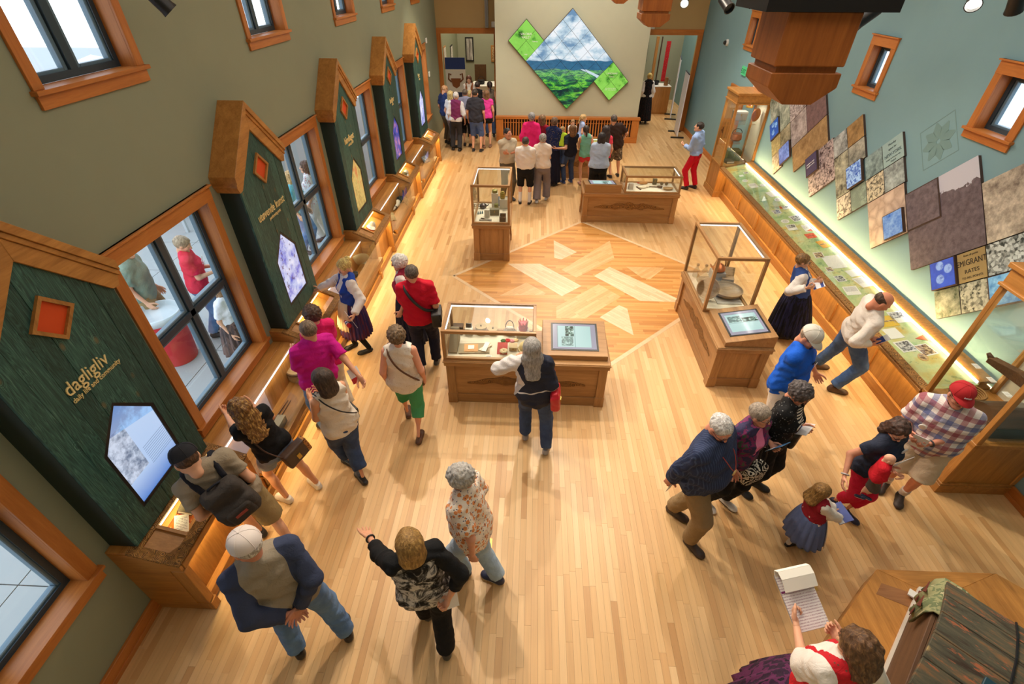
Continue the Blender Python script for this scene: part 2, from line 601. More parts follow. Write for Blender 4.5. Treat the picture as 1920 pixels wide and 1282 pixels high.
for poly, kind in INLAYS:
 ang = {0: -PI / 4, 1: PI / 4, 2: 0.0}[kind % 3]
 strips('inlay_panel', lay(poly, ang, 0.062, 0.7), M_inlay if kind < 3 else M_inlay2, floor, -0.003, 0.0024)
# ---- baseboards
for nm, m, a in (('baseboard_left', M_trY, (XL, XL + 0.03, -1.0, 1.92)), ('baseboard_right', M_trY, (XR - 0.03, XR, -1.0, 3.5))):
 e = empty(nm, (0, 0, 0), kind='structure')
 bx('board', m, *a, 0.0, 0.15, e, 0.004)
 w = 0.014
 bx('cap_rail', m, a[0] - (w if nm.endswith('right') else 0), a[1] + (w if nm.endswith('left') else 0), a[2], a[3], 0.0, 0.05, e, 0.003)
tag(bx('baseboard_right_far', M_trY, XR - 0.03, XR, 15.1, YW, 0, 0.15), kind='structure')
tag(bx('baseboard_far', M_trX, XR, XR + 0.72, YW + 0.2, YW + 0.23, 0, 0.15), kind='structure')
# ---- windows
def window(name, side, y0, y1, z0, z1, cols, rows, tw, head, apron):
 """side -1: left wall, +1: right wall. outer trim from y0..y1, z0 (apron bottom)..z1 (head top)"""
 X0 = XL if side < 0 else XR
 e = empty(name, (X0, (y0 + y1) / 2, z0), 0 if side < 0 else PI, kind='structure')   # local +x points into the room
 hw = (y1 - y0) / 2
 H = z1 - z0
 bx('jamb_trim', M_trZ, 0, 0.022, -hw, -hw + tw, apron, H - head, e, 0.002)
 bx('jamb_trim', M_trZ, 0, 0.022, hw - tw, hw, apron, H - head, e, 0.002)
 mb = MB().box(0, 0.026, -hw, hw, H - head, H).box(0, 0.05, -hw - 0.015, hw + 0.015, H - 0.018, H)
 mb.build('head_trim', M_trY, e, bevel=0.002)
 bx('apron', M_trY, 0, 0.024, -hw, hw, 0, apron - 0.03, e, 0.002)
 bx('sill', M_trY, -0.12, 0.055, -hw - 0.02, hw + 0.02, apron - 0.03, apron, e, 0.002)
 a, b, c, d = -hw + tw, hw - tw, apron, H - head     # clear opening
 mb = MB().box(-0.13, 0.0, a - 0.018, a, c, d).box(-0.13, 0.0, b, b + 0.018, c, d).box(-0.13, 0, a, b, d, d + 0.018)
 mb.build('reveal', M_trZ, e)
 f = 0.05
 mb = MB().box(-0.2, -0.12, a, a + f, c, d).box(-0.2, -0.12, b - f, b, c, d).box(-0.2, -0.12, a + f, b - f, c, c + f).box(-0.2, -0.12, a + f, b - f, d - f, d)
 for k in range(1, cols):
  t = a + (b - a) * k / cols
  mb.box(-0.2, -0.115, t - 0.035, t + 0.035, c + f, d - f)
 for k in range(1, rows):
  t = c + (d - c) * k / rows
  mb.box(-0.2, -0.115, a + f, b - f, t - 0.032, t + 0.032)
 mb.build('frame', M_frame, e)
 for i in range(cols):
  for j in range(rows):
   p0, p1 = a + (b - a) * i / cols + f, a + (b - a) * (i + 1) / cols - f + 0.012
   q0, q1 = c + (d - c) * j / rows + f - 0.015, c + (d - c) * (j + 1) / rows - f + 0.015
   g = 0.035
   sh = MB().box(-0.19, -0.135, p0, p0 + g, q0, q1).box(-0.19, -0.135, p1 - g, p1, q0, q1).box(-0.19, -0.135, p0 + g, p1 - g, q0, q0 + g).box(-0.19, -0.135, p0 + g, p1 - g, q1 - g, q1)
   so = sh.build('sash', M_sash, e, bevel=0.006)
   bx('pane', M_pane, -0.165, -0.16, p0 + g, p1 - g, q0 + g, q1 - g, so)
 return e
n = 0
for a, b in LOW:
 n += 1
 window('window_%d' % n, -1, a, b, 0.82, 2.93, 2, 2, 0.11, 0.15, 0.13)
for a, b in UPL:
 n += 1
 window('window_%d' % n, -1, a, b, 3.92, 5.18, 2, 1, 0.09, 0.13, 0.12)
for a, b in UPR:
 n += 1
 window('window_%d' % n, 1, a, b, 3.02, 3.88, 1, 1, 0.11, 0.15, 0.12)
# ---- outside the left windows: paved terrace, bright sky
M_pave = paint('paving', srgb(158, 160, 158))
pt = tag(bx('pavement', plain('paving_joint', srgb(120, 116, 108), 0.9), -16, XL - 0.26, -3, 24, -0.16, -0.025), kind='structure')
_sl = MB().box(0.006, 1.194, 0.006, 1.194, -0.02, 0).build('paving_slab', M_pave)
for i in range(5):
 for j in range(12):
  o = _sl if (i, j) == (0, 0) else _sl.copy()
  if (i, j) != (0, 0):
   COL.objects.link(o)
  o.parent = pt
  o.location = (XL - 0.27 - 1.2 * (i + 1), -1.6 + 1.2 * j, -0.002)
tag(bx('ground', M_pave, -40, -16, -20, 40, -0.2, -0.03), kind='structure')
tag(bx('ground_right', paint('concrete_apron', srgb(196, 200, 196)), XR + 0.26, 40, -20, 40, -0.3, -0.2), kind='structure')
# ================================================================ built-in exhibits
M_teal = None
def teal_plank():
 N = NT('teal_stained_plank')
 oi = N.n('ObjectInfo')
 off = N.n('VectorMath', operation='ADD')
 N.put(off.inputs[0], N.coord('Object', (1, 9, 0.55)))
 N.put(off.inputs[1], N.math('MULTIPLY', oi.outputs['Random'], 41.0))
 v = off.outputs[0]
 gn = N.noise(v, 2.2, 2, 0.5, 1.2)
 wv = N.math('SINE', N.math('MULTIPLY', gn, 70.0))
 fine = N.noise(v, 12.0, 3, 0.7)
 k = N.voro(N.coord('Object', (1.0, 2.6, 1.5)), 2.3)
 kn = N.ramp(k, [(0.0, 1.0), (0.05, 0.9), (0.13, 0.0)])
 ring = N.math('SINE', N.math('MULTIPLY', k, 120.0))
 ringm = N.math('MULTIPLY', N.ramp(k, [(0.05, 0.0), (0.1, 0.8), (0.3, 0.0)]), ring)
 f = N.math('ADD', N.math('ADD', N.math('MULTIPLY', wv, 0.22), fine), N.math('MULTIPLY', ringm, 0.3))
 col = N.ramp(f, [(0.15, srgb(30, 58, 54)), (0.5, srgb(46, 84, 76)), (0.75, srgb(60, 100, 90)), (0.95, srgb(96, 134, 120))])
 col = N.mix(N.math('MULTIPLY', kn, 0.75), col, srgb(112, 96, 62))
 hs = N.n('HueSaturation', {'Color': col, 'Value': N.math('ADD', N.math('MULTIPLY', oi.outputs['Random'], 0.5), 0.72)})
 N.bump(f, 0.15, 0.004)
 return N.fin(hs.outputs[0], 0.5, 0, 0.35)
M_teal = teal_plank()
M_tealside = plain('teal_side', srgb(28, 48, 44), 0.55)
M_orange = plain('orange_board', srgb(214, 74, 14), 0.6)
M_letter = plain('pale_lettering', srgb(240, 214, 150), 0.5)
def carve_mat(name, base1, base2, scale=1.0):
 """carved oak: incised ring and scroll motifs"""
 N = NT(name)
 v = N.coord('Object', (scale,) * 3)
 a = N.noise(N.coord('Object', (3, 3, 3)), 6, 4, 0.6)
 wv = N.n('TexWave', {'Vector': v, 'Scale': 7.0, 'Distortion': 7.0, 'Detail': 1.0, 'Detail Scale': 3.0}, wave_type='RINGS')
 vo = N.voro(v, 11.0, 'F1', 'Distance', 0.35)
 rg = N.math('SINE', N.math('MULTIPLY', vo, 62.0))
 h = N.math('MULTIPLY', N.math('ADD', rg, wv.outputs['Fac']), 0.5)
 col = N.mix(a, base1, base2)
 dark = N.ramp(h, [(0.15, 1.0), (0.42, 0.0)])
 col = N.mix(N.math('MULTIPLY', dark, 0.72), col, srgb(62, 38, 16))
 N.bump(h, 0.5, 0.01)
 return N.fin(col, 0.5, 0, 0.3)
M_carve = carve_mat('carved_oak', srgb(168, 116, 56), srgb(196, 142, 76))
M_carve2 = carve_mat('carved_panel', srgb(150, 104, 54), srgb(176, 126, 68), 0.75)
def text(name, s, size, m, parent=None, loc=(0, 0, 0), rot=(0, 0, 0), ext=0.003, align='LEFT', shear=0.0, sx=1.0):
 c = bpy.data.curves.new(name, 'FONT')
 c.body = s
 c.size = size
 c.extrude = ext
 c.align_x = align
 c.shear = shear
 c.resolution_u = 3
 c.offset = 0.0
 tmp = bpy.data.objects.new(name, c)
 COL.objects.link(tmp)
 me = bpy.data.meshes.new_from_object(tmp)
 bpy.data.objects.remove(tmp)
 me.materials.clear()
 me.materials.append(m)
 o = tag(bpy.data.objects.new(name, me), kind='stuff')
 COL.objects.link(o)
 if parent:
  o.parent = parent
 o.location = loc
 o.rotation_euler = rot
 o.scale = (sx, 1, 1)
 return o
# ---- screens: pictures shown by lit displays
def screen_mat(name, kind, seed, strength=1.1):
 """flat lit picture; object coordinates: local y,z span the screen"""
 N = NT(name)
 v = N.coord('Object', (1, 1, 1), loc=(seed * 3.1, 0, 0))
 s = N.sep(N.coord('Object'))
 a = N.noise(v, 5, 5, 0.65)
 b = N.noise(v, 14, 4, 0.6)
 if kind == 'letter':
  base = N.ramp(s[2], [(0.0, srgb(70, 120, 200)), (0.25, srgb(176, 200, 236)), (0.75, srgb(190, 210, 240)), (1.0, srgb(96, 160, 236))])
  ln = N.math('GREATER_THAN', N.math('SINE', N.math('MULTIPLY', s[2], 300.0)), 0.55)
  msk = N.math('MULTIPLY', ln, N.math('MULTIPLY', N.math('GREATER_THAN', s[1], 0.0), N.math('MULTIPLY', N.math('GREATER_THAN', s[2], 0.2), N.math('LESS_THAN', s[2], 0.42))))
  col = N.mix(N.math('MULTIPLY', msk, 0.5), base, srgb(70, 90, 130))
  ph = N.math('MULTIPLY', N.math('LESS_THAN', s[1], -0.03), N.math('MULTIPLY', N.math('GREATER_THAN', s[2], 0.25), N.math('LESS_THAN', s[2], 0.72)))
  col = N.mix(N.math('MULTIPLY', ph, 0.75), col, N.ramp(b, [(0.35, srgb(60, 70, 92)), (0.6, srgb(206, 214, 230))]))
  tp = N.math('GREATER_THAN', N.math('ADD', s[2], N.math('MULTIPLY', s[1], 0.3)), 0.66)
  col = N.mix(N.math('MULTIPLY', tp, 0.6), col, N.ramp(a, [(0.42, srgb(60, 96, 160)), (0.6, srgb(130, 186, 244))]))
 elif kind == 'violet':
  col = N.ramp(a, [(0.35, srgb(92, 96, 200)), (0.5, srgb(186, 190, 230)), (0.65, srgb(226, 226, 244))])
  col = N.mix(N.math('MULTIPLY', N.math('GREATER_THAN', b, 0.62), 0.7), col, srgb(90, 60, 90))
 elif kind == 'map':
  col = N.ramp(a, [(0.35, srgb(150, 120, 60)), (0.5, srgb(196, 170, 96)), (0.65, srgb(190, 110, 60))])
 else:
  col = N.ramp(a, [(0.35, srgb(26, 40, 110)), (0.5, srgb(70, 80, 170)), (0.62, srgb(190, 120, 150)), (0.75, srgb(210, 200, 230))])
 return N.emit(col, strength)
PANEL_TXT = [('dagligliv', 'daily life and community', 0.118, 0.052), ('utøvende kunst', 'performing arts', 0.118, 0.05),
    ('håndlaget', 'made by hand', 0.118, 0.05), ('boliger', 'homes', 0.118, 0.05), ('fest', 'holidays', 0.118, 0.05)]
PANEL_LAB = ['lettered dagligliv, nearest', 'lettered utøvende kunst', 'showing an ochre map',
    'showing a dark blue picture', 'farthest on the left wall']
SCR = ['letter', 'violet', 'map', 'night', 'violet']
PD = 0.235      # panel depth
LASTC = []
for k in range(5):
 yc = 2.45 + 3.0 * k
 e = empty('gabled_panel', (XL, yc, 0.967), 0, 'tall teal plank panel with wooden gable, ' + PANEL_LAB[k], 'display panel', 'gabled panels on the left wall')
 hw, zs, zp = 0.52, 1.88, 2.42       # half width, shoulder, peak (local z)
 # carcass behind the planks
 MB().prism([(-hw, 0), (hw, 0), (hw, zs), (0, zs + hw), (-hw, zs)], 'x', 0.0, PD - 0.02).build('carcass', M_tealside, e)
 npl = 7
 w = 2 * hw / npl
 # pentagon screen opening and diamond niche, in local y,z
 sc = [(-0.29, 0.20), (0.29, 0.20), (0.29, 0.84), (0.0, 1.13), (-0.29, 0.84)]
 for i in range(npl):
  a, b = -hw + w * i + 0.0015, -hw + w * (i + 1) - 0.0015
  ztop = lambda t: zs + hw - abs(t)
  pts = [(a, 0), (b, 0), (b, ztop(b)), (a, ztop(a))] if a * b > 0 else [(a, 0), (b, 0), (b, ztop(b)), (0, ztop(0)), (a, ztop(a))]
  dd = PD - 0.001 * (i % 3)
  pk = MB()
  if b <= -0.29 or a >= 0.29:
   pk.prism(pts, 'x', PD - 0.02, dd)
  else:
   a2, b2 = max(a, -0.29), min(b, 0.29)
   st = lambda t: 1.13 - abs(t)
   MB().prism([(a2, 0), (b2, 0), (b2, 0.2), (a2, 0.2)], 'x', PD - 0.02, dd).build('plank', M_teal, e)
   cuts = [a2, 0.0, b2] if a2 * b2 < 0 else [a2, b2]
   for p, q in zip(cuts, cuts[1:]):
    pk.prism([(p, st(p)), (q, st(q)), (q, ztop(q)), (p, ztop(p))], 'x', PD - 0.02, dd)
   for p, q in ((a, a2), (b2, b)):
    if q - p > 0.004:
     pk.prism([(p, 0), (q, 0), (q, ztop(q)), (p, ztop(p))], 'x', PD - 0.02, dd)
  pk.build('plank', M_teal, e)
 # screen: bezel ring and glowing pentagon
 ctr = (0.0, 0.62)
 inn = [(ctr[0] + (p[0] - ctr[0]) * 0.90, ctr[1] + (p[1] - ctr[1]) * 0.93) for p in sc]
 mb = MB()
 for i in range(5):
  j = (i + 1) % 5
  mb.prism([sc[i], sc[j], inn[j], inn[i]], 'x', PD - 0.018, PD - 0.004)
 bz = mb.build('screen_bezel', M_dark, e)
 sm = screen_mat('screen_picture_%s' % ['a', 'b', 'c', 'd', 'e'][k], SCR[k], k + 1)
 so = MB().prism([(p[0], p[1] - 0.2) for p in inn], 'x', -0.004, 0.0).build('screen', sm, bz, loc=(PD - 0.012, 0, 0.2))
 so['label'] = 'lit pentagon touch screen'
 # diamond niche
 d, t = 0.175, 0.026
 zc = 1.91
 dia = lambda r: [(0, zc - r), (r, zc), (0, zc + r), (-r, zc)]
 o4, i4 = dia(d), dia(d - t * 1.41)
 mb = MB()
 for i in range(4):
  j = (i + 1) % 4
  mb.prism([o4[i], o4[j], i4[j], i4[i]], 'x', PD - 0.04, PD + 0.022)
 nf = mb.build('niche_frame', M_oakZ, e)
 MB().prism(i4, 'x', PD - 0.001, PD + 0.0015).build('niche_board', M_orange, nf)
 # gable: boxed roof boards with fascia and bed mould
 for sg in (-1, 1):
  P = lambda y, z: (sg * y, z)
  g = MB()
  g.prism([P(0, 2.62), P(0.61, 2.01), P(0.61, 1.93), P(0, 2.54)], 'x', 0.0, PD + 0.05)
  g.prism([P(0, 2.54), P(0.60, 1.94), P(0.60, 1.89), P(0, 2.49)], 'x', 0.0, PD + 0.035)
  g.prism([P(0, 2.49), P(0.595, 1.895), P(0.56, 1.82), P(0.50, 1.83), P(0, 2.33)], 'x', 0.0, PD + 0.022)
  g.build('gable_board', M_oakY, e, bevel=0.003)
 a_, b_, s1, s2 = PANEL_TXT[k]
 rot = (PI / 2, 0, PI / 2)
 text('lettering', a_, 0.150 if k != 1 else 0.140, M_letter, e, (PD + 0.004, -0.03, 1.40), rot, 0.004, 'CENTER', sx=0.78 if k == 1 else 0.84)
 text('lettering', b_, 0.056, M_letter, e, (PD + 0.004, 0.01, 1.335), rot, 0.003, 'CENTER', sx=0.84)
# ---- consoles under the panels
M_amber = plain('tray_lining', srgb(214, 156, 70), 0.6)
ORD = ['nearest', 'second', 'third', 'fourth', 'farthest']
MOUNT = {}
def tilt_frame(px, pz, qx, qz):
 """matrix: local (u down the slope, y, n up) for a slope from (px,pz) to (qx,qz) in x,z"""
 d = Vector((qx - px, 0, qz - pz)).normalized()
 n = Vector((-d.z, 0, d.x))
 return Matrix(((d.x, 0, n.x, px), (0, 1, 0, 0), (d.z, 0, n.z, pz), (0, 0, 0, 1))), Vector((qx - px, 0, qz - pz)).length
def console(k):
 yc = 2.45 + 3.0 * k
 e = empty('panel_console', (XL, yc, 0), 0, 'oak console with carved sloping top and lit tray, %s under the gabled panels' % ORD[k], 'console', 'consoles under the gabled panels')
 hw = 0.585
 prof = [(0, 0.0), (0, 0.934), (0.165, 0.934), (0.535, 0.762), (0.535, 0.701), (0.425, 0.701), (0.425, 0.0)]
 for sg in (-1, 1):
  a, b = (hw - 0.03) * sg, hw * sg
  MB().prism(prof, 'y', min(a, b), max(a, b)).build('side_panel', M_oakX, e, bevel=0.003)
  lg = MB().box(0.43, 0.545, min(sg * hw, sg * (hw - 0.07)), max(sg * hw, sg * (hw - 0.07)), 0.131, 0.699)
  lg.box(0.42, 0.56, min(sg * hw, sg * (hw - 0.08)), max(sg * hw, sg * (hw - 0.08)), 0.0, 0.13)
  lg.build('leg', M_oakZ, e, bevel=0.004)
 bx('front_panel', M_oakZ, 0.40, 0.43, -hw + 0.03, hw - 0.03, 0.05, 0.72, e)
 bx('toe_rail', M_oakY, 0.40, 0.50, -hw + 0.07, hw - 0.07, 0.02, 0.13, e, 0.004)
 bx('front_rail', M_oakY, 0.455, 0.546, -hw + 0.031, hw - 0.031, 0.70, 0.768, e, 0.003)
 bx('back_ledge', M_oakY, 0, 0.168, -hw, hw, 0.935, 0.965, e, 0.003)
 X, L = tilt_frame(0.17, 0.965, 0.545, 0.79)
 t = 0.03
 b = 0.085
 tb = MB()
 tb.box(0, b, -hw, hw, -t, 0, X=X).box(L - b, L, -hw, hw, -t, 0, X=X)
 tb.box(b, L - b, -hw, -hw + b, -t, 0, X=X).box(b, L - b, hw - b, hw, -t, 0, X=X)
 tb.build('carved_border', M_carve, e)
 bx('crossbar', M_oakX, b, L - b, -hw + b + 0.17, -hw + b + 0.20, -t, 0, e, X=X)
 bx('inset_panel', M_oakX, b, L - b, -hw + b, -hw + b + 0.17, -0.034, -0.02, e, X=X)
 y0, y1 = -hw + b + 0.20, hw - b
 tr = MB()
 tr.box(b, L - b, y0, y1, -0.14, -0.128, X=X).box(b - .006, b, y0, y1, -0.14, -t, X=X).box(L - b, L - b + .006, y0, y1, -0.14, -t, X=X)
 tr.box(b, L - b, y0 - .006, y0, -0.14, -t, X=X).box(b, L - b, y1, y1 + .006, -0.14, -t, X=X)
 tr.build('tray', M_amber, e)
 bx('pane', M_glass, b, L - b, y0, y1, -0.018, -0.014, e, X=X)
 bx('light_strip', M_ledw, b + 0.002, b + 0.014, y0 + 0.01, y1 - 0.01, -0.045, -0.036, e, X=X)
 l = light('tray_light', 'AREA', (0, 0, 0), 1.1, (1.0, 0.78, 0.42), 0.02, y1 - y0 - 0.05)
 l.parent = e
 l.matrix_local = X @ Matrix.Translation((b + 0.03, (y0 + y1) / 2, -0.03)) @ Matrix.Rotation(R_(-20), 4, 'Y')
 # strip under the lip, washing the front panel and the floor
 bx('under_light', M_ledw, 0.455, 0.475, -hw + 0.08, hw - 0.08, 0.692, 0.70, e)
 l = light('under_strip', 'AREA', (0.47, 0, 0.688), 8.5, (1.0, 0.74, 0.34), 0.03, 2 * hw - 0.2)
 l.parent = e
 l.rotation_euler = (0, R_(-8), 0)
 MOUNT['console', k] = (Matrix.Translation((XL, yc, 0)) @ X, L, b, y0, y1)
for k in range(5):
 console(k)
def low_case(j):
 yc = 3.95 + 3.0 * j
 e = empty('window_case', (XL, yc, 0), 0, 'low oak case with glass hood below the left windows, %s from the viewer' % ['first', 'second', 'third', 'fourth'][j], 'display case', 'glass cases below the windows')
 hw = 0.913
 bx('ledge_board', M_oakY, 0.0, 0.13, -hw, hw, 0.775, 0.80, e, 0.003)
 bx('ledge_board', M_oakY, 0.132, 0.27, -hw, hw, 0.775, 0.80, e, 0.003)
 bx('back_panel', M_oakZ, 0.255, 0.275, -hw, hw, 0.42, 0.775, e)
 bx('deck', M_oakY, 0.0, 0.60, -hw, hw, 0.40, 0.43, e)
 bx('deck_rail', M_oakY, 0.56, 0.64, -hw, hw, 0.38, 0.47, e, 0.004)
 bx('base', M_oakZ, 0.0, 0.50, -hw, hw, 0.0, 0.40, e)
 bx('carved_front', M_carve2, 0.50, 0.52, -hw + 0.08, hw - 0.08, 0.13, 0.36, e)
 bx('toe_rail', M_oakY, 0.50, 0.545, -hw, hw, 0.0, 0.11, e, 0.004)
 bx('top_pane', M_glass, 0.27, 0.62, -hw, hw, 0.79, 0.798, e)
 bx('front_pane', M_glass, 0.612, 0.62, -hw, hw, 0.47, 0.79, e)
 bx('light_strip', M_led, 0.276, 0.288, -hw + 0.02, hw - 0.02, 0.775, 0.788, e)
 l = light('case_light', 'AREA', (0.30, 0, 0.77), 2.2, (1.0, 0.86, 0.62), 0.02, 2 * hw - 0.1)
 l.parent = e
 l.rotation_euler = (0, R_(-30), 0)
 bx('under_light', M_ledw, 0.525, 0.54, -hw + 0.05, hw - 0.05, 0.372, 0.379, e)
 l = light('under_strip', 'AREA', (0.56, 0, 0.37), 6.0, (1.0, 0.74, 0.34), 0.03, 2 * hw - 0.2)
 l.parent = e
 l.rotation_euler = (0, R_(-10), 0)
 MOUNT['low', j] = (XL, yc, 0.43)
for j in range(4):
 low_case(j)
# ---- central cases
def island(name, label, loc, rz, L, D, zslab, glass, ztop, con=None, cat='display case'):
 """long axis local x, front local -y. glass=(x0,x1) hood, con=(x0,x1) wedge with a tilted screen"""
 e = empty(name, (*loc, 0), rz, label, cat, 'free-standing oak cases on the hall floor')
 hx, hy = L / 2, D / 2
 zb = zslab - 0.09
 for sx in (-1, 1):
  for sy in (-1, 1):
   x0, x1 = sorted((sx * (hx - 0.02), sx * (hx - 0.13)))
   y0, y1 = sorted((sy * (hy - 0.02), sy * (hy - 0.13)))
   lg = MB().box(x0, x1, y0, y1, 0, zb).box(x0 - 0.008, x1 + 0.008, y0 - 0.008, y1 + 0.008, 0, 0.17)
   lg.build('leg', M_brZ, e, bevel=0.004)
 for sy in (-1, 1):
  y0, y1 = sorted((sy * (hy - 0.05), sy * (hy - 0.075)))
  p = bx('long_panel', M_brX if L > 1 else M_brZ, -hx + 0.13, hx - 0.13, y0, y1, 0.14, zb, e)
  bx('plinth_rail', M_brX, -hx + 0.13, hx - 0.13, *sorted((sy * (hy - 0.035), sy * (hy - 0.07))), 0, 0.15, e, 0.004)
  if L > 1:
   n = 26
   up, lo = [], []
   for i in range(n + 1):
    t = -1 + 2 * i / n
    x = t * (hx - 0.28)
    c = 0.40 - 0.05 * t * t + 0.012 * math.sin(9 * t)
    h = 0.085 * (1 - abs(t) ** 1.7) * (0.75 + 0.25 * math.cos(17 * t)) + 0.012
    up.append((x, c + h))
    lo.append((x, c - h))
   cr = MB()
   for i in range(n):
    cr.prism([lo[i], lo[i + 1], up[i + 1], up[i]], 'y', *sorted((sy * (hy - 0.05), sy * (hy - 0.043))))
   cr.build('carving', M_carve2, p)
  else:
   for xx in (-0.09, 0.09):
    bx('muntin', M_brZ, xx * 1.6 - 0.012, xx * 1.6 + 0.012, *sorted((sy * (hy - 0.043), sy * (hy - 0.05))), 0.15, zb, p)
 for sx in (-1, 1):
  x0, x1 = sorted((sx * (hx - 0.05), sx * (hx - 0.075)))
  bx('end_panel', M_brZ, x0, x1, -hy + 0.13, hy - 0.13, 0.14, zb, e)
  bx('plinth_rail', M_brY, *sorted((sx * (hx - 0.035), sx * (hx - 0.07))), -hy + 0.13, hy - 0.13, 0, 0.15, e, 0.004)
 MB().box(-hx, hx, -hy, hy, zb, zslab).box(-hx - 0.012, hx + 0.012, -hy - 0.012, hy + 0.012, zslab - 0.03, zslab - 0.012).build('slab', M_brX, e, bevel=0.005)
 g0, g1 = glass
 t = 0.042
 y0, y1 = -hy + 0.02, hy - 0.02
 bx('lined_deck', M_linen, g0 + t, g1 - t, y0 + t, y1 - t, zslab, zslab + 0.008, e)
 fm = [('X', (g0, g1, y0, y0 + t, zslab, zslab + 0.035)), ('X', (g0, g1, y1 - t, y1, zslab, zslab + 0.035)),
   ('Y', (g0, g0 + t, y0 + t, y1 - t, zslab, zslab + 0.035)), ('Y', (g1 - t, g1, y0 + t, y1 - t, zslab, zslab + 0.035)),
   ('X', (g0, g1, y0, y0 + t, ztop - t, ztop)), ('X', (g0, g1, y1 - t, y1, ztop - t, ztop)),
   ('Y', (g0, g0 + t, y0 + t, y1 - t, ztop - t, ztop)), ('Y', (g1 - t, g1, y0 + t, y1 - t, ztop - t, ztop))]
 for ax, b in fm:
  bx('frame_rail', M_brX if ax == 'X' else M_brY, *b, parent=e, bevel=0.003)
 for a in (g0, g1 - t):
  for b in (y0, y1 - t):
   bx('frame_post', M_brZ, a, a + t, b, b + t, zslab + 0.035, ztop - t, e)
 z0, z1 = zslab + 0.035, ztop - t
 c = 0.006
 bx('pane', M_glass, g0 + t, g1 - t, y0 + 0.02, y0 + 0.02 + c, z0, z1, e)
 bx('pane', M_glass, g0 + t, g1 - t, y1 - 0.02 - c, y1 - 0.02, z0, z1, e)
 bx('pane', M_glass, g0 + 0.02, g0 + 0.02 + c, y0 + t, y1 - t, z0, z1, e)
 bx('pane', M_glass, g1 - 0.02 - c, g1 - 0.02, y0 + t, y1 - t, z0, z1, e)
 bx('top_pane', M_glass, g0 + t, g1 - t, y0 + t, y1 - t, ztop - 0.012, ztop - 0.006, e)
 # light strips inside the two visible top rails
 far = y1 - t - 0.012
 bx('light_strip', M_led, g0 + t, g1 - t, far, far + 0.012, ztop - t, ztop - t + 0.014, e)
 bx('light_strip', M_led, g0 + t, g0 + t + 0.012, y0 + t, far, ztop - t, ztop - t + 0.014, e)
 l = light('case_strip', 'AREA', ((g0 + g1) / 2, far - 0.02, ztop - t - 0.004), 1.6 * (g1 - g0), (1.0, 0.93, 0.82), g1 - g0 - 0.1, 0.02)
 l.parent = e
 l.rotation_euler = (R_(-18), 0, 0)
 if con:
  c0, c1 = con
  zf, zk = zslab + 0.07, zslab + 0.19
  MB().prism([(-hy + 0.09, zslab), (hy, zslab), (hy, zk), (-hy + 0.09, zf)], 'x', c0, c1).build('screen_desk', M_brX, e, bevel=0.004)
  dv = Vector((0, hy + hy - 0.09, zk - zf)).normalized()
  nv = Vector((0, -dv.z, dv.y))
  X = Matrix(((1, 0, 0, (c0 + c1) / 2), (0, dv.y, nv.y, -hy + 0.09), (0, dv.z, nv.z, zf), (0, 0, 0, 1)))
  wS, a, b = (c1 - c0) / 2 - 0.135, 0.11, D - 0.16
  bz = bx('screen_bezel', M_dark, -wS - 0.025, wS + 0.025, a - 0.025, b + 0.025, 0.0, 0.005, e, X=X)
  sc = bx('screen', M_book, -wS, wS, a, b, 0.005, 0.007, bz, X=X)
  sc['label'] = 'lit touch screen showing an open album'
 return e
def book_screen():
 N = NT('album_screen')
 s = N.sep(N.coord('Generated'))
 u, w = s[0], s[1]
 n1 = N.noise(N.coord('Object'), 26, 4, 0.6)
 page = N.ramp(u, [(0.10, srgb(176, 172, 186)), (0.105, srgb(110, 140, 136)), (0.12, srgb(196, 230, 226)), (0.50, srgb(206, 236, 230)), (0.51, srgb(140, 180, 176)), (0.53, srgb(206, 238, 232)), (0.88, srgb(196, 232, 226)), (0.89, srgb(176, 172, 186))], 'LINEAR')
 out = N.math('MAXIMUM', N.math('LESS_THAN', w, 0.07), N.math('GREATER_THAN', w, 0.93))
 col = N.mix(out, page, srgb(178, 172, 188))
 ph = N.math('MULTIPLY', N.math('MULTIPLY', N.math('GREATER_THAN', u, 0.29), N.math('LESS_THAN', u, 0.49)), N.math('MULTIPLY', N.math('GREATER_THAN', w, 0.5), N.math('LESS_THAN', w, 0.92)))
 ph2 = N.math('MULTIPLY', N.math('MULTIPLY', N.math('GREATER_THAN', u, 0.2), N.math('LESS_THAN', u, 0.47)), N.math('MULTIPLY', N.math('GREATER_THAN', w, 0.12), N.math('LESS_THAN', w, 0.48)))
 pic = N.ramp(n1, [(0.42, srgb(30, 44, 40)), (0.55, srgb(120, 160, 140)), (0.62, srgb(216, 240, 230))])
 col = N.mix(N.math('MAXIMUM', ph, N.math('MULTIPLY', ph2, 0.7)), col, pic)
 return N.emit(col, 0.95)
M_book = book_screen()
CASES = {
 'near': island('album_case', 'long oak case with album screen, woman in striped jacket before it', (-0.01, 4.98), 0, 2.12, 0.70, 0.755, (-1.06, 0.11), 1.21, (0.20, 1.03)),
 'right': island('album_case', 'long oak case with tall glass hood over wooden bowls', (2.90, 6.13), -PI / 2, 2.05, 0.74, 0.72, (-1.02, 0.17), 1.60, (0.22, 1.0)),
 'tall': island('square_case', 'narrow tall glass case of small vessels near the diamond floor inlay', (-0.78, 9.22), 0, 0.74, 1.10, 0.79, (-0.365, 0.365), 1.55),
 'far': island('lectern_case', 'long oak case with lectern box, farther right, by man in red trousers', (2.23, 11.02), PI, 2.16, 0.74, 0.71, (-1.07, 0.17), 1.10, (0.24, 1.05)),
 'guide': island('guide_case', 'oak case hidden among the crowd before the video wall', (1.25, 13.97), 0, 1.4, 0.66, 0.80, (-0.02, 0.68), 0.93, (-0.66, -0.06)),
}
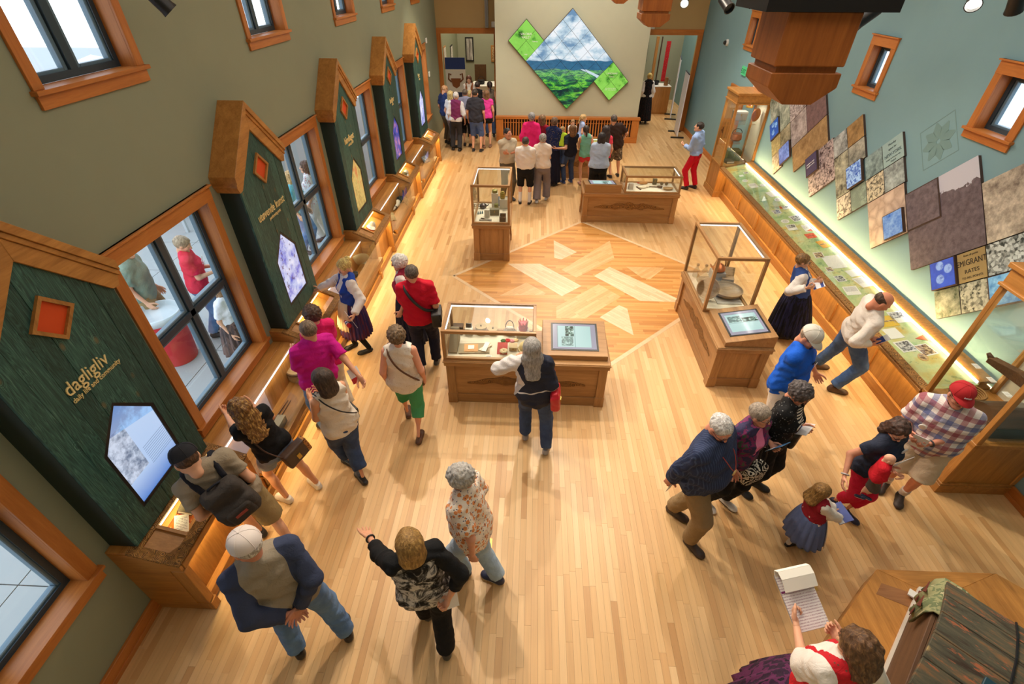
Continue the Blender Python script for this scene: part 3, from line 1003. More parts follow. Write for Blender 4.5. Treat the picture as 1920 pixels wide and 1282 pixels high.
# ---- right wall: long sloping counter and two tall cabinets
def counter_print():
 N = NT('counter_print')
 p = N.n('NewGeometry').outputs['Position']
 s = N.sep(p)
 a = N.noise(p, 1.6, 4, 0.6)
 b = N.noise(p, 7.0, 4, 0.6)
 c = N.ramp(a, [(0.3, srgb(90, 140, 84)), (0.45, srgb(170, 196, 130)), (0.55, srgb(206, 212, 150)), (0.68, srgb(214, 176, 76))])
 c = N.mix(N.math('MULTIPLY', N.math('GREATER_THAN', b, 0.6), 0.5), c, srgb(84, 130, 86))
 return N.fin(c, 0.35, 0, 0.5)
M_cprint = counter_print()
CY0, CY1 = 4.365, 12.395
cnt = empty('display_counter', (XR, CY0, 0), PI, 'long sloping oak counter with green lit display along the right wall', 'counter')
# local: +x out from the wall, y runs -(0..L)
CL = CY1 - CY0
MB().prism([(0.56, 0.06), (0.56, 0.70), (0.03, 0.82), (0.03,0.06)], 'y', -CL, 0).build('carcass', M_oakX, cnt)
npn = 7
for i in range(npn):
 a = -CL + CL * i / npn
 b = -CL + CL * (i + 1) / npn
 bx('front_panel', M_oakZ, 0.56, 0.575, a + 0.06, b - 0.06, 0.16, 0.70, cnt, 0.004)
 bx('stile', M_oakZ, 0.56, 0.60, b - 0.06, b + 0.06 if i < npn - 1 else b, 0.16, 0.70, cnt, 0.003)
bx('plinth', M_oakY, 0.0, 0.575, -CL, 0, 0.0, 0.06, cnt)
bx('base_rail', M_oakY, 0.56, 0.615, -CL, 0, 0.0, 0.16, cnt, 0.004)
X, L = tilt_frame(0.10, 0.925, 0.80, 0.775)
bx('front_border', M_carve, L - 0.10, L, -CL, 0, -0.045, 0.0, cnt, X=X)
bx('front_rail', M_oakY, 0.68, 0.80, -CL, 0, 0.70, 0.745, cnt, 0.004)
bx('print_bed', M_cprint, 0.10, L - 0.10, -CL, 0, -0.055, -0.045, cnt, X=X)
bx('pane', M_glass, 0.10, L - 0.10, -CL, 0, -0.008, -0.003, cnt, X=X)
bx('back_border', M_carve, -0.05, 0.10, -CL, 0, -0.045, 0.0, cnt, X=X)
bx('light_strip', M_led, 0.10, 0.116, -CL + 0.02, -0.02, -0.04, -0.006, cnt, X=X)
l = light('counter_strip', 'AREA', (0, 0, 0), 3.5, (1.0, 0.95, 0.85), 0.02, CL - 0.2)
l.parent = cnt
l.matrix_local = X @ Matrix.Translation((0.13, -CL / 2, -0.012)) @ Matrix.Rotation(R_(-28), 4, 'Y')
# warm cove strip in the gap behind the counter, washing the wall
bx('cove_strip', M_ledw, 0.004, 0.018, -CL, 0, 0.80, 0.815, cnt)
l = light('cove_wash', 'AREA', (0, 0, 0), 64, (1.0, 0.68, 0.30), 0.02, CL - 0.1)
l.parent = cnt
l.matrix_local = X @ Matrix.Translation((0.108, -CL / 2, 0.006)) @ Matrix.Rotation(R_(180 - 40), 4, 'Y')
# strip under the lip
bx('under_light', M_ledw, 0.66, 0.68, -CL, 0, 0.70, 0.71, cnt)
l = light('under_strip', 'AREA', (0.66, -CL / 2, 0.695), 44, (1.0, 0.74, 0.36), 0.03, CL - 0.1)
l.parent = cnt
l.rotation_euler = (0, R_(-6), 0)
CPX = Matrix.Translation((XR, CY0, 0)) @ Matrix.Rotation(PI, 4, 'Z') @ X
def cabinet(name, label, y0, y1, H, zdeck=0.80):
 """local +x out of the wall"""
 e = empty(name, (XR, (y0 + y1) / 2, 0), PI, label, 'cabinet', 'tall glazed cabinets at the right wall')
 h = (y1 - y0) / 2
 D = 0.79
 t = 0.055
 for sy in (-1, 1):
  a, b = sorted((sy * h, sy * (h - t)))
  bx('post', M_oakZ, D - t, D, a, b, 0.12, H - 0.24, e, 0.004)
  bx('post', M_oakZ, 0.0, t, a, b, 0.12, H - 0.24, e, 0.004)
  s0, s1 = sorted((sy * (h - 0.012), sy * (h - 0.03)))
  bx('side_panel', M_oakZ, t, D - t, s0, s1, 0.15, zdeck - 0.05, e)
  bx('side_pane', M_glass, t, D - t, *sorted((sy * (h - 0.02), sy * (h - 0.028))), zdeck, H - 0.24, e)
 bx('front_panel', M_oakZ, D - 0.03, D - 0.012, -h + t, h - t, 0.15, zdeck - 0.05, e)
 bx('front_pane', M_glass, D - 0.028, D - 0.02, -h + t, h - t, zdeck, H - 0.24, e)
 MB().box(0, D + 0.02, -h - 0.02, h + 0.02, 0, 0.12).box(0, D + 0.012, -h - 0.012, h + 0.012, 0.12, 0.15).build('plinth', M_oakY, e, bevel=0.004)
 bx('deck', M_oakY, 0, D + 0.01, -h - 0.01, h + 0.01, zdeck - 0.05, zdeck, e, 0.004)
 bx('back_board', M_linen, 0.0, 0.015, -h + t, h - t, zdeck, H - 0.24, e)
 c = MB().box(0, D, -h, h, H - 0.24, H - 0.05).box(0, D + 0.03, -h - 0.03, h + 0.03, H - 0.05, H).box(0, D + 0.02, -h - 0.02, h + 0.02, H - 0.24, H - 0.21)
 c.build('cornice', M_oakY, e, bevel=0.005)
 shelves = (zdeck + 0.50, zdeck + 0.95)
 for z in shelves:
  bx('shelf', M_glass, 0.06, D - 0.10, -h + 0.05, h - 0.05, z, z + 0.008, e)
 bx('light_strip', M_led, D - t - 0.014, D - t, *((h - t - 0.02, h - t)), zdeck + 0.05, H - 0.3, e)
 l = light('cabinet_lamp', 'AREA', (D * 0.55, 0, H - 0.26), 9, (1.0, 0.92, 0.76), 0.4, 0.5)
 l.parent = e
 return e
cabinet('glazed_cabinet', 'tall glazed oak cabinet by the door at the far end of the counter', 12.42, 13.20, 2.44)
cabinet('glazed_cabinet', 'tall glazed oak cabinet behind the man in plaid shirt', 3.49, 4.34, 2.46)
# ---- door on the right wall
de = empty('door_1', (XR, 14.6, 0), PI, kind='structure')
bx('slab', M_oakZ, 0.0, 0.03, -0.45, 0.45, 0.01, 2.05, de)
for a in (-0.56, 0.45):
 bx('casing', M_trZ, 0.0, 0.045, a, a + 0.11, 0, 2.14, de, 0.003)
bx('head_casing', M_trY, 0.0, 0.05, -0.58, 0.58, 2.05, 2.2, de, 0.003)
dh = MB().tube([(0.03, -0.37, 1.02), (0.085, -0.37, 1.02), (0.085, -0.26, 1.02)], 0.011).box(0.03, 0.036, -0.41, -0.33, 0.94, 1.10)
dh.build('handle', M_steel, de)
bx('kick_plate', M_steel, 0.03, 0.033, -0.43, 0.43, 0.03, 0.22, de)
bx('closer', plain('grey_metal', srgb(150, 152, 156), 0.4, 0.6), 0.03, 0.09, 0.1, 0.4, 1.93, 2.0, de)
# ================================================================ video wall, photo wall and fittings
LU = 0.385          # lattice unit of the square panels
def landscape():
 N = NT('valley_picture')
 p = N.n('NewGeometry').outputs['Position']
 s = N.sep(p)
 mp = N.n('Mapping', {'Vector': p})
 mp.inputs['Scale'].default_value = (1.0, 0.0, 1.7)
 v = mp.outputs[0]
 cl = N.noise(v, 1.5, 6, 0.62)
 sky = N.ramp(cl, [(0.36, srgb(110, 150, 186)), (0.47, srgb(196, 220, 234)), (0.56, srgb(244, 250, 255))])
 hz = N.math('ADD', s[2], N.math('MULTIPLY', N.noise(v, 1.1, 3, 0.5), 0.26))
 hills = N.mix(N.noise(v, 6, 4, 0.6), srgb(10, 64, 104), srgb(60, 132, 168))
 mp2 = N.n('Mapping', {'Vector': p})
 mp2.inputs['Scale'].default_value = (1.0, 0.0, 3.2)
 fl = N.noise(mp2.outputs[0], 1.9, 6, 0.68, 0.6)
 fields = N.ramp(fl, [(0.38, srgb(8, 44, 50)), (0.46, srgb(16, 84, 62)), (0.52, srgb(60, 160, 60)), (0.57, srgb(140, 224, 70)), (0.62, srgb(30, 110, 70)), (0.7, srgb(10, 60, 60))])
 tint = N.ramp(s[2], [(0.45, 0.0), (1.0, 1.0)])
 z01 = N.math('DIVIDE', N.math('SUBTRACT', s[2], 1.1), 2.7)
 fields = N.mix(N.ramp(z01, [(0.26, 0.0), (0.48, 0.75)]), fields, N.mix(N.ramp(N.noise(mp2.outputs[0], 7, 4, 0.6), [(0.4, 0.0), (0.6, 1.0)]), srgb(30, 96, 120), srgb(150, 200, 170)))
 dark = N.ramp(z01, [(0.0, 0.75), (0.28, 0.0)])
 fields = N.mix(N.math('MULTIPLY', dark, N.ramp(N.noise(v, 4, 3, 0.6), [(0.42, 0.0), (0.58, 1.0)])), fields, srgb(8, 30, 30))
 # river: winding pale band on the right
 rx = N.math('ADD', N.math('MULTIPLY', N.math('SINE', N.math('MULTIPLY', s[2], 7.5)), 0.35), 1.72)
 dr = N.math('ABSOLUTE', N.math('SUBTRACT', s[0], rx))
 rv = N.math('MULTIPLY', N.math('LESS_THAN', dr, 0.09), N.math('MULTIPLY', N.math('LESS_THAN', s[2], 2.35), N.math('GREATER_THAN', s[2], 1.85)))
 fields = N.mix(rv, fields, srgb(206, 226, 236))
 g1 = N.ramp(N.math('DIVIDE', hz, 4.0), [(0.574, 0.0), (0.578, 1.0)])
 g2 = N.ramp(N.math('DIVIDE', hz, 4.0), [(0.634, 0.0), (0.638, 1.0)])
 col = N.mix(g1, fields, hills)
 col = N.mix(g2, col, sky)
 return N.emit(col, 1.0)
def green_tile(name, seed):
 N = NT(name)
 p = N.n('NewGeometry').outputs['Position']
 mp = N.n('Mapping', {'Vector': p})
 mp.inputs['Location'].default_value = (seed, 0, seed * 2)
 a = N.noise(mp.outputs[0], 2.6, 5, 0.6)
 col = N.ramp(a, [(0.33, srgb(40, 96, 30)), (0.40, srgb(96, 176, 60)), (0.46, srgb(140, 214, 84)), (0.6, srgb(150, 224, 92))])
 return N.emit(col, 0.95)
# video wall: grid rotated by 45 degrees, all on the screen wall
YS = YB - 0.10
vw_apex = (1.04, 3.76)
u = LU / math.sqrt(2)
def rot_tile(x, z, w, h, y0, y1, name, m, parent, gap=0.004):
 """tile whose top corner is (x,z); w along down-right, h along down-left; world x,z, extruded y0..y1"""
 s = 1 / math.sqrt(2)
 g = gap
 P = lambda a, b: (x + (a - b) * s, z - (a + b) * s)
 return MB().prism([P(g, g), P(w - g, g), P(w - g, h - g), P(g, h - g)], 'y', y0, y1).build(name, m, parent)
M_land = landscape()
M_g1, M_g2 = green_tile('green_map_picture', 3.3), green_tile('green_portrait_picture', 8.9)
M_pbk = plain('panel_back', srgb(70, 52, 44), 0.6)
for (tx, tz, n, m, label) in ((1.04, 3.76, 5, M_land, 'large diamond video wall showing a green valley under clouds'),
        (1.04 - 7 * u + 0.0 + 0.0, 3.76 - 1 * u * 0 - 0.255, 2, M_g1, 'small green diamond display with a map, upper left of the valley picture'),
        (1.04 + 5 * u + 0.0, 3.76 - 5 * u, 2, M_g2, 'small green diamond display with portraits, lower right of the valley picture')):
 if n == 2 and m is M_g1:
  tx, tz = 1.04 - 5 * u, 3.76 - 5 * u + 4 * u
 e = empty('video_wall', (0, 0, 0), 0, label, 'video wall', 'diamond displays on the screen wall')
 L = n * LU
 rot_tile(tx, tz, L, L, YS + 0.012, YB - 0.002, 'cabinet_back', M_pbk, e, -0.008)
 for i in range(n):
  for j in range(n):
   s = 1 / math.sqrt(2)
   rot_tile(tx + (i - j) * LU * s, tz - (i + j) * LU * s, LU, LU, YS, YS + 0.012, 'display_tile', m, e)
 if n == 2:
  words = [('VALDRES\nVALLEY', 0, 0.40, 0.085), ('Norway', 0.27, 0.58, 0.05), ('map', 0, 0.92, 0.05)] if m is M_g1 else [('LANDSKAP', 0, 0.34, 0.07), ('landscape', 0, 0.42, 0.045), ('from farm to fjord\nvalley and mountain', 0, 0.75, 0.045)]
  for t, dx, dz, sz in words:
   text('lettering', t, sz, plain('lit_lettering', (1, 1, 1), 0.5), e, (tx + dx, YS - 0.003, tz - dz), (PI / 2, 0, 0), 0.001, 'CENTER')
# grille along the foot of the screen wall
ge = empty('radiator_grille', (1.1, YB, 0), 0, 'long slatted wooden radiator cover below the video wall', 'radiator cover')
ga, gb = -2.4, 2.4
bx('top_rail', M_trX, ga, gb, -0.17, 0, 0.72, 0.80, ge, 0.005)
bx('bottom_rail', M_trX, ga + .02, gb - .02, -0.15, -0.02, 0.0, 0.18, ge, 0.004)
for a in (ga + 0.02, gb - 0.26):
 bx('end_panel', M_trZ, a, a + 0.24, -0.15, -0.02, 0.18, 0.72, ge, 0.004)
bx('backing', plain('grille_dark', srgb(30, 18, 12), 0.8), ga + 0.26, gb - 0.26, -0.05, -0.03, 0.18, 0.72, ge)
nb_ = 46
sl = None
for i in range(nb_):
 xx = ga + 0.28 + (gb - ga - 0.56) * (i + 0.5) / nb_
 if sl is None:
  sl = MB().box(-0.019, 0.019, -0.13, -0.11, 0.18, 0.72).build('slat', M_trZ, ge)
  sl.location = (xx, 0, 0)
 else:
  o = sl.copy()
  COL.objects.link(o)
  o.location = (xx, 0, 0)
for zz in (0.60,):
 bx('bead_row', M_trX, ga + 0.27, gb - 0.27, -0.108, -0.09, zz - 0.008, zz + 0.008, ge)
# ---- photo wall on the right wall: every square is a panel turned by 45 degrees
XF = XR - 0.05
def photo(name, kind, seed, tones):
 N = NT(name)
 v = N.coord('Object', loc=(seed * 2.7, seed, 0))
 s = N.sep(N.coord('Object'))
 a = N.noise(v, 4, 6, 0.65)
 b = N.noise(v, 14, 5, 0.7)
 d, l = tones
 if kind == 'mount':      # ridge under pale sky; object y = along the wall, z = up
  ridge = N.math('ADD', N.math('MULTIPLY', s[1], -0.75), N.math('MULTIPLY', a, 0.5))
  f = N.math('GREATER_THAN', N.math('SUBTRACT', s[2], ridge), 0.16)
  land = N.ramp(b, [(0.3, d), (0.75, tuple(x * 2.6 for x in d))])
  col = N.mix(f, land, l)
 elif kind == 'crowd':
  c = N.voro(v, 30, 'F1', 'Color')
  cs = N.sep(c)
  f = N.math('ADD', N.math('MULTIPLY', cs[0], 0.35), N.math('ADD', N.math('MULTIPLY', b, 0.35), N.math('MULTIPLY', a, 0.5)))
  col = N.ramp(f, [(0.42, d), (0.72, l)])
 elif kind == 'text':
  t = N.math('SINE', N.math('MULTIPLY', N.math('ADD', s[2], s[1]), 210.0))
  w = N.math('MULTIPLY', N.math('GREATER_THAN', t, 0.2), N.math('GREATER_THAN', b, 0.46))
  col = N.mix(w, l, d)
 elif kind == 'flat':
  col = N.mix(a, d, l)
 elif kind == 'faces':
  msk = None
  for (yy, zz, r) in ((0.10, 0.06, 0.052), (-0.03, 0.10, 0.052), (-0.02, -0.07, 0.055)):
   q = N.math('ADD', N.math('POWER', N.math('SUBTRACT', s[1], yy), 2.0), N.math('POWER', N.math('SUBTRACT', s[2], zz), 2.0))
   f = N.ramp(N.math('SQRT', q), [(0.0, 1.0), (r, 1.0), (r + 0.012, 0.0)])
   msk = f if msk is None else N.math('MAXIMUM', msk, f)
  bg = N.ramp(a, [(0.35, d), (0.7, tuple(x * 1.6 for x in d))])
  col = N.mix(msk, bg, N.mix(N.ramp(b, [(0.35, 1.0), (0.5, 0.0)]), l, d))
 elif kind == 'bales':
  c = N.voro(v, 5.5, 'DISTANCE_TO_EDGE')
  col = N.mix(N.math('MULTIPLY', N.ramp(c, [(0.0, 0.9), (0.3, 0.0)]), N.math('MULTIPLY_ADD', b, 0.9, 0.2)), l, d)
 else:                      # general contrasty print
  f = N.math('ADD', N.math('MULTIPLY', a, 0.6), N.math('MULTIPLY', b, 0.4))
  col = N.ramp(f, [(0.36, d), (0.5, tuple((x + y) / 2 for x, y in zip(d, l))), (0.62, l)])
 return N, col
def wall_tile(name, a0, a1, b0, b1, mat_, label, proud=0.0, th=0.04, cat='photo panel', gap=0.002, on=False):
 """a,b lattice coordinates: y=-(a+b)/sqrt2, z=(a-b)/sqrt2 on the right wall"""
 s = 1 / math.sqrt(2)
 P = lambda a, b: (-(a + b) * s, (a - b) * s)
 ca, cb = (a0 + a1) / 2, (b0 + b1) / 2
 cy, cz = P(ca, cb)
 pts = [P(a0 + gap, b0 + gap), P(a1 - gap, b0 + gap), P(a1 - gap, b1 - gap), P(a0 + gap, b1 - gap)]
 pts = [(p[0] - cy, p[1] - cz) for p in pts]
 e = empty(name, (XR, cy, cz), 0, label, cat, 'photo squares on the right wall')
 x0 = -th - proud
 MB().prism(pts, 'x', x0 + 0.004, -0.0405 if on else -0.0005).build('backing', M_pbk, e)
 sc = 0.94 if proud else 1.0
 pts2 = [(p[0] * sc, p[1] * sc) for p in pts]
 MB().prism(pts2, 'x', x0, x0 + 0.004).build('print', mat_, e)
 return e
def pm_(name, kind, seed, d, l, emit=0):
 N, col = photo(name, kind, seed, (srgb(*d), srgb(*l)))
 return N.emit(col, emit) if emit else N.fin(col, 0.45, 0, 0.3)
SEP = ((58, 48, 50), (196, 182, 184))
OLV = ((44, 48, 36), (206, 204, 176))
TLS = ((44, 56, 54), (190, 206, 200))
BLU = ((40, 84, 176), (196, 224, 250))
WT = [
 ('fjord', -3.53, -2.39, -6.50, -5.37, ('mount', 1, (80, 72, 78), (196, 198, 212)), 0, 'largest square photograph, of a fjord below a mountain, beside pale bales'),
 ('fjord corner', -3.53, -2.96, -6.50, -5.94, ('mount', 2, (84, 76, 82), (196, 198, 212)), 0.012, 'raised square on the upper left of the fjord photograph'),
 ('glacier', -2.38, -0.9, -6.13, -5.37, ('gen', 3, (110, 100, 92), (216, 208, 190)), 0, 'large pale photograph of a rocky slope at the right frame edge'),
 ('faces', -3.18, -2.80, -5.36, -4.98, ('faces', 4, (48, 92, 190), (176, 206, 250)), 0.03, 'lit blue square with three faces, left of the EMIGRANT print'),
 ('emigrant', -2.79, -2.41, -5.36, -4.98, ('flat', 5, (150, 128, 84), (176, 156, 108)), 0, 'tan square print reading EMIGRANT RATES'),
 ('ship crowd', -2.40, -1.7, -5.36, -4.98, ('crowd', 6, (48, 58, 58), (202, 214, 214)), 0, 'square photograph of a crowd on a slope, right of the EMIGRANT print'),
 ('valley', -3.17, -2.80, -4.97, -4.60, ('gen', 7, (52, 70, 44), (188, 190, 168)), 0, 'dark green square photograph of a valley below the blue faces'),
 ('cabin', -2.79, -2.42, -4.97, -4.60, ('crowd', 8, (50, 54, 44), (186, 188, 170)), 0, 'square photograph of people at a cabin below the EMIGRANT print'),
 ('waterfall', -2.41, -1.75, -4.97, -4.60, ('gen', 9, (24, 120, 176), (190, 240, 252)), 0.02, 'lit blue square of falling water behind the near cabinet'),
 ('bales', -4.30, -3.54, -6.69, -5.94, ('bales', 10, (150, 122, 104), (222, 202, 184)), 0, 'square photograph of pale round bales with a lit blue square on it'),
 ('bales screen', -3.95, -3.56, -6.33, -5.95, ('gen', 11, (60, 120, 200), (200, 228, 248)), 0.045, 'lit blue square in front of the pale bales photograph'),
 ('throng', -4.30, -3.92, -7.08, -6.70, ('crowd', 12, (40, 38, 32), (214, 206, 180)), 0, 'square photograph of a dense throng, above left of the pale bales'),
 ('steamer', -3.91, -3.52, -7.08, -6.70, ('gen', 13, (60, 66, 70), (190, 206, 206)), 0, 'square photograph of a dark steamer, above the pale bales'),
 ('sail', -4.30, -3.92, -7.47, -7.09, ('gen', 14, (50, 70, 76), (164, 190, 190)), 0, 'blue grey square photograph of a sailing ship, left of the NEW-YORK print'),
 ('new york', -3.91, -3.50, -7.47, -7.09, ('flat', 15, (140, 170, 172), (166, 194, 194)), 0, 'pale blue square print reading NEW-YORK'),
 ('map2', -4.68, -4.28, -8.24, -7.86, ('gen', 16, (104, 78, 44), (182, 148, 100)), 0, 'brown map square at the top, upper right of the black and white flags'),
 ('flags', -5.06, -4.69, -8.24, -7.86, ('gen', 17, (24, 28, 28), (206, 216, 220)), 0, 'black and white square photograph of ships and flags beside the brown map square'),
 ('storm', -4.68, -4.28, -7.85, -7.49, ('gen', 18, (70, 76, 74), (196, 196, 182)), 0, 'grey square photograph of a steamer below the brown map square'),
 ('couple', -5.06, -4.69, -7.85, -7.10, ('gen', 19, (30, 30, 26), (206, 208, 186)), 0, 'tall photograph of dark figures, left of the blue lit crowd'),
 ('crowd screen', -4.71, -4.33, -7.50, -7.11, ('crowd', 20, (40, 90, 180), (200, 226, 250)), 0.045, 'lit blue square of a crowd, right of the tall dark figures photograph'),
 ('writing', -4.68, -4.31, -7.09, -6.71, ('text', 21, (60, 80, 76), (150, 172, 160)), 0, 'grey green square of slanted handwriting below the blue lit crowd'),
 ('field', -5.06, -4.69, -7.09, -6.71, ('crowd', 22, (86, 78, 66), (222, 216, 200)), 0, 'pale square photograph of a ploughed field, left of the slanted handwriting'),
 ('purple', -5.87, -5.49, -8.28, -7.89, ('flat', 23, (54, 50, 92), (92, 86, 134)), 0.045, 'dim purple square screen with two white lines'),
 ('deck', -5.87, -5.06, -8.28, -7.50, ('crowd', 24, (70, 54, 58), (200, 186, 190)), 0, 'square photograph of people on a ship deck behind the purple screen'),
 ('house', -5.82, -5.20, -9.39, -8.82, ('mount', 25, (96, 76, 78), (190, 192, 206)), 0, 'square photograph of a house under pale sky'),
 ('portraits', -6.40, -5.83, -9.39, -8.82, ('gen', 26, (90, 72, 72), (206, 198, 200)), 0, 'square photograph of a dark-clothed couple, left of the house photograph'),
 ('map1', -6.38, -5.20, -8.81, -8.27, ('gen', 27, (126, 96, 60), (190, 160, 116)), 0, 'long brown map square below the couple and the house'),
 ('lace', -6.40, -5.83, -9.98, -9.40, ('crowd', 28, (120, 106, 108), (206, 198, 200)), 0, 'pale grey square photograph partly behind the large hanging timber'),
 ('trees', -7.20, -6.82, -10.6, -9.82, ('gen', 29, (60, 76, 60), (206, 212, 196)), 0, 'tall green grey photograph of trees beside the far cabinet'),
 ('birch', -6.81, -6.41, -10.2, -9.42, ('gen', 30, (70, 92, 78), (214, 224, 208)), 0, 'tall pale green photograph of birches, left of the couple'),
 ('farm', -6.81, -6.41, -9.41, -9.03, ('gen', 31, (90, 86, 64), (206, 200, 170)), 0, 'olive square photograph of a farm, below the birches'),
 ('blue child', -7.20, -6.82, -9.81, -9.42, ('faces', 32, (40, 90, 170), (150, 200, 240)), 0.03, 'small lit blue square below the trees, beside the far cabinet'),
 ('note', -7.20, -6.82, -9.41, -9.04, ('text', 33, (110, 96, 60), (196, 184, 136)), 0, 'yellowish square of handwriting below the small lit blue square'),
 ('cow', -7.20, -6.82, -9.03, -8.63, ('gen', 34, (120, 100, 76), (226, 222, 206)), 0, 'lowest pale square photograph of cattle at the far end'),
 ('blue rider', -6.83, -6.41, -9.02, -8.64, ('gen', 35, (50, 70, 150), (170, 190, 246)), 0.045, 'lit blue square of a seated figure, right of the cattle photograph'),
]
ON = ('fjord corner', 'bales screen', 'crowd screen', 'purple', 'blue rider')
for nm, a0, a1, b0, b1, (kd, sd, dk, lt), proud, label in WT:
 lit = proud >= 0.02
 mm = pm_('photo_' + nm.replace(' ', '_'), kd, sd, dk, lt, 0.8 if (lit and nm != 'purple') else (0.45 if lit else 0))
 e = wall_tile('screen_panel' if lit else 'photo_panel', a0, a1, b0, b1, mm, label, proud, cat='screen' if lit else 'photo panel', on=nm in ON)
 if nm in ('emigrant', 'new york'):
  # local: facing -x; text runs up at 45 degrees as the squares do
  Mx = Matrix(((0, 0, -1), (-0.7071, 0.7071, 0), (0.7071, 0.7071, 0)))
  rr = Mx.to_euler()
  ink = plain('print_ink', srgb(46, 36, 26), 0.7) if nm == 'emigrant' else plain('print_ink_grey', srgb(62, 84, 88), 0.7)
  rows = [('EMIGRANT', 0.105, 0.02, 0.78), ('RATES', 0.07, -0.08, 1.0), ('from all ports', 0.035, 0.135, 1), ('TO ALL POINTS', 0.04, -0.15, 1)] if nm == 'emigrant' else [('NEW-YORK', 0.075, -0.06, 0.85), ('agent for', 0.045, 0.04, 1), ('Monday', 0.05, 0.11, 1), ('passage by first class ship', 0.028, -0.11, 1), ('August', 0.04, -0.16, 1)]
  for t, sz, off, sx in rows:
   o = text('lettering', t, sz, ink, e, (-0.042, 0.7071 * off, 0.7071 * off), (0, 0, 0), 0.0008, 'CENTER', sx=sx)
   o.rotation_euler = rr
 if nm == 'purple':
  for off in (0.02, -0.03):
   o = text('lettering', 'people on deck', 0.04, plain('lit_lettering', (1, 1, 1), 0.5), e, (-0.092, 0.7071 * off, 0.7071 * off), (0, 0, 0), 0.0008, 'CENTER')
   o.rotation_euler = Matrix(((0, 0, -1), (-0.7071, 0.7071, 0), (0.7071, 0.7071, 0))).to_euler()
# faint varnish rosette square on the wall, its gloss put into a darker tone
M_ros = paint('varnish_gloss_tone', srgb(118, 150, 150))
re_ = empty('wall_rosette', (XR, 7.05, 2.86), 0, 'faint varnished rosette square on the teal wall above the photographs', 'wall emblem')
s_ = 1 / math.sqrt(2)
mb = MB()
for k in range(8):
 c, d = math.cos(k * PI / 4), math.sin(k * PI / 4)
 q = [(0.03, 0.012), (0.16, 0.07), (0.26, 0.012), (0.26, -0.012), (0.16, -0.07), (0.03, -0.012)]
 mb.prism([(c * p[0] - d * p[1], d * p[0] + c * p[1]) for p in q], 'x', -0.002, -0.0003)
mb.build('rosette', M_ros, re_)
ring = MB()
for r0, r1 in ((0.40, 0.385),):
 o4 = [(0, r0), (r0, 0), (0, -r0), (-r0, 0)]
 i4 = [(0, r1), (r1, 0), (0, -r1), (-r1, 0)]
 for i in range(4):
  j = (i + 1) % 4
  ring.prism([o4[i], o4[j], i4[j], i4[i]], 'x', -0.002, -0.0003)
ring.build('border', M_ros, re_)
# ---- hanging timber pendants of the roof trusses
def pendant(x, y, zb, w, label, top=CEIL):
 e = empty('timber_pendant', (x, y, zb), 0, label, 'timber pendant', 'timber pendants of the roof trusses')
 h = w / 2
 c = 0.42 * h
 MB().prism([(-c, 0), (c, 0), (h, 0.085), (h, 0.155), (-h, 0.155), (-h, 0.085)], 'y', -h, h).build('foot', M_timber, e, bevel=0.004)
 bx('neck', M_timber, -h + 0.025, h - 0.025, -h + 0.025, h - 0.025, 0.155, 0.185, e)
 bx('post', M_timber, -h, h, -h, h, 0.185, 0.43, e, 0.006)
 pl = MB().box(-h - 0.14, h + 0.14, -h - 0.05, h + 0.05, 0.43, 0.50)
 for sx in (-1, 1):
  for sy in (-1, 1):
   pl.lathe([(0.022, 0), (0.022, 0.03), (0.0, 0.035)], 6, (sx * h * .7, sy * h * .7, 0.50))
 pl.build('steel_plate', M_steel, e)
 bx('hanger', M_timber, -h, h, -h, h, 0.50, top - zb, e)
 return e
pendant(1.46, 3.18, 4.10, 0.37, 'large hanging timber foot near the viewer, over the photo wall')
pendant(1.66, 8.4, 4.04, 0.40, 'middle hanging timber foot above the right end of the video wall')
pendant(1.86, 13.6, 4.06, 0.40, 'smallest hanging timber foot at the top, right of the video wall apex')
# ---- track lamps in view
def lamp(x, y, z, target, label, lit):
 e = empty('track_lamp', (x, y, z), 0, label, 'spotlight', 'black track spotlights')
 d = (Vector(target) - Vector((x, y, z))).to_track_quat('-Z', 'Y').to_matrix().to_4x4()
 mb = MB()
 mb.lathe([(0.03, 0.13), (0.055, 0.11), (0.06, -0.06), (0.066, -0.09), (0.058, -0.09), (0.052, -0.05)], 16, X=d)
 mb.build('housing', M_dark, e, smooth=True, angle=40)
 MB().lathe([(0.0, -0.055), (0.053, -0.056)], 16, X=d).build('lens', glow('lamp_lens', (1, 0.93, 0.8), 14.0) if lit else M_dark, e)
 MB().tube([(0, 0, 0.02), (0.07, 0, 0.10), (0.07, 0, 0.5), (0.07, 0, CEIL - z)], 0.012, 6).build('stem', M_dark, e)
 return e
def on_ray(px, py, dist):
 k = ((px - 960) / _F, (py - 641) / _F)
 d = [_r[i] * k[0] + _d[i] * k[1] + _f[i] for i in range(3)]
 return (d[0] * dist, d[1] * dist, CAM_H + d[2] * dist)
lamp(*on_ray(298, 0, 3.7), (0, 6, 0), 'black spotlight at the top left by the sage wall', False)
lamp(*on_ray(1284, 2, 7.5), (0.5, 1, 1), 'lit spotlight right of the middle hanging timber', True)
lamp(*on_ray(1362, 8, 5.8), (4.4, 1, 1), 'dark angled spotlight left of the large timber', False)
lamp(*on_ray(1404, -2, 6.0), (5.4, 5, 2), 'small dark spotlight touching the large timber top', False)
lamp(*on_ray(1622, 32, 4.3), (1.0, 5, 3), 'dark wedge speaker right of the large timber', False)  # wedge speaker, built with the spotlight housing
lamp(*on_ray(1828, -2, 4.3), (1, 0, 1), 'lit spotlight at the top edge over the teal wall', True)
lamp(*on_ray(1906, 2, 4.1), (5.4, 6, 2), 'dark spotlight at the upper right corner', False)
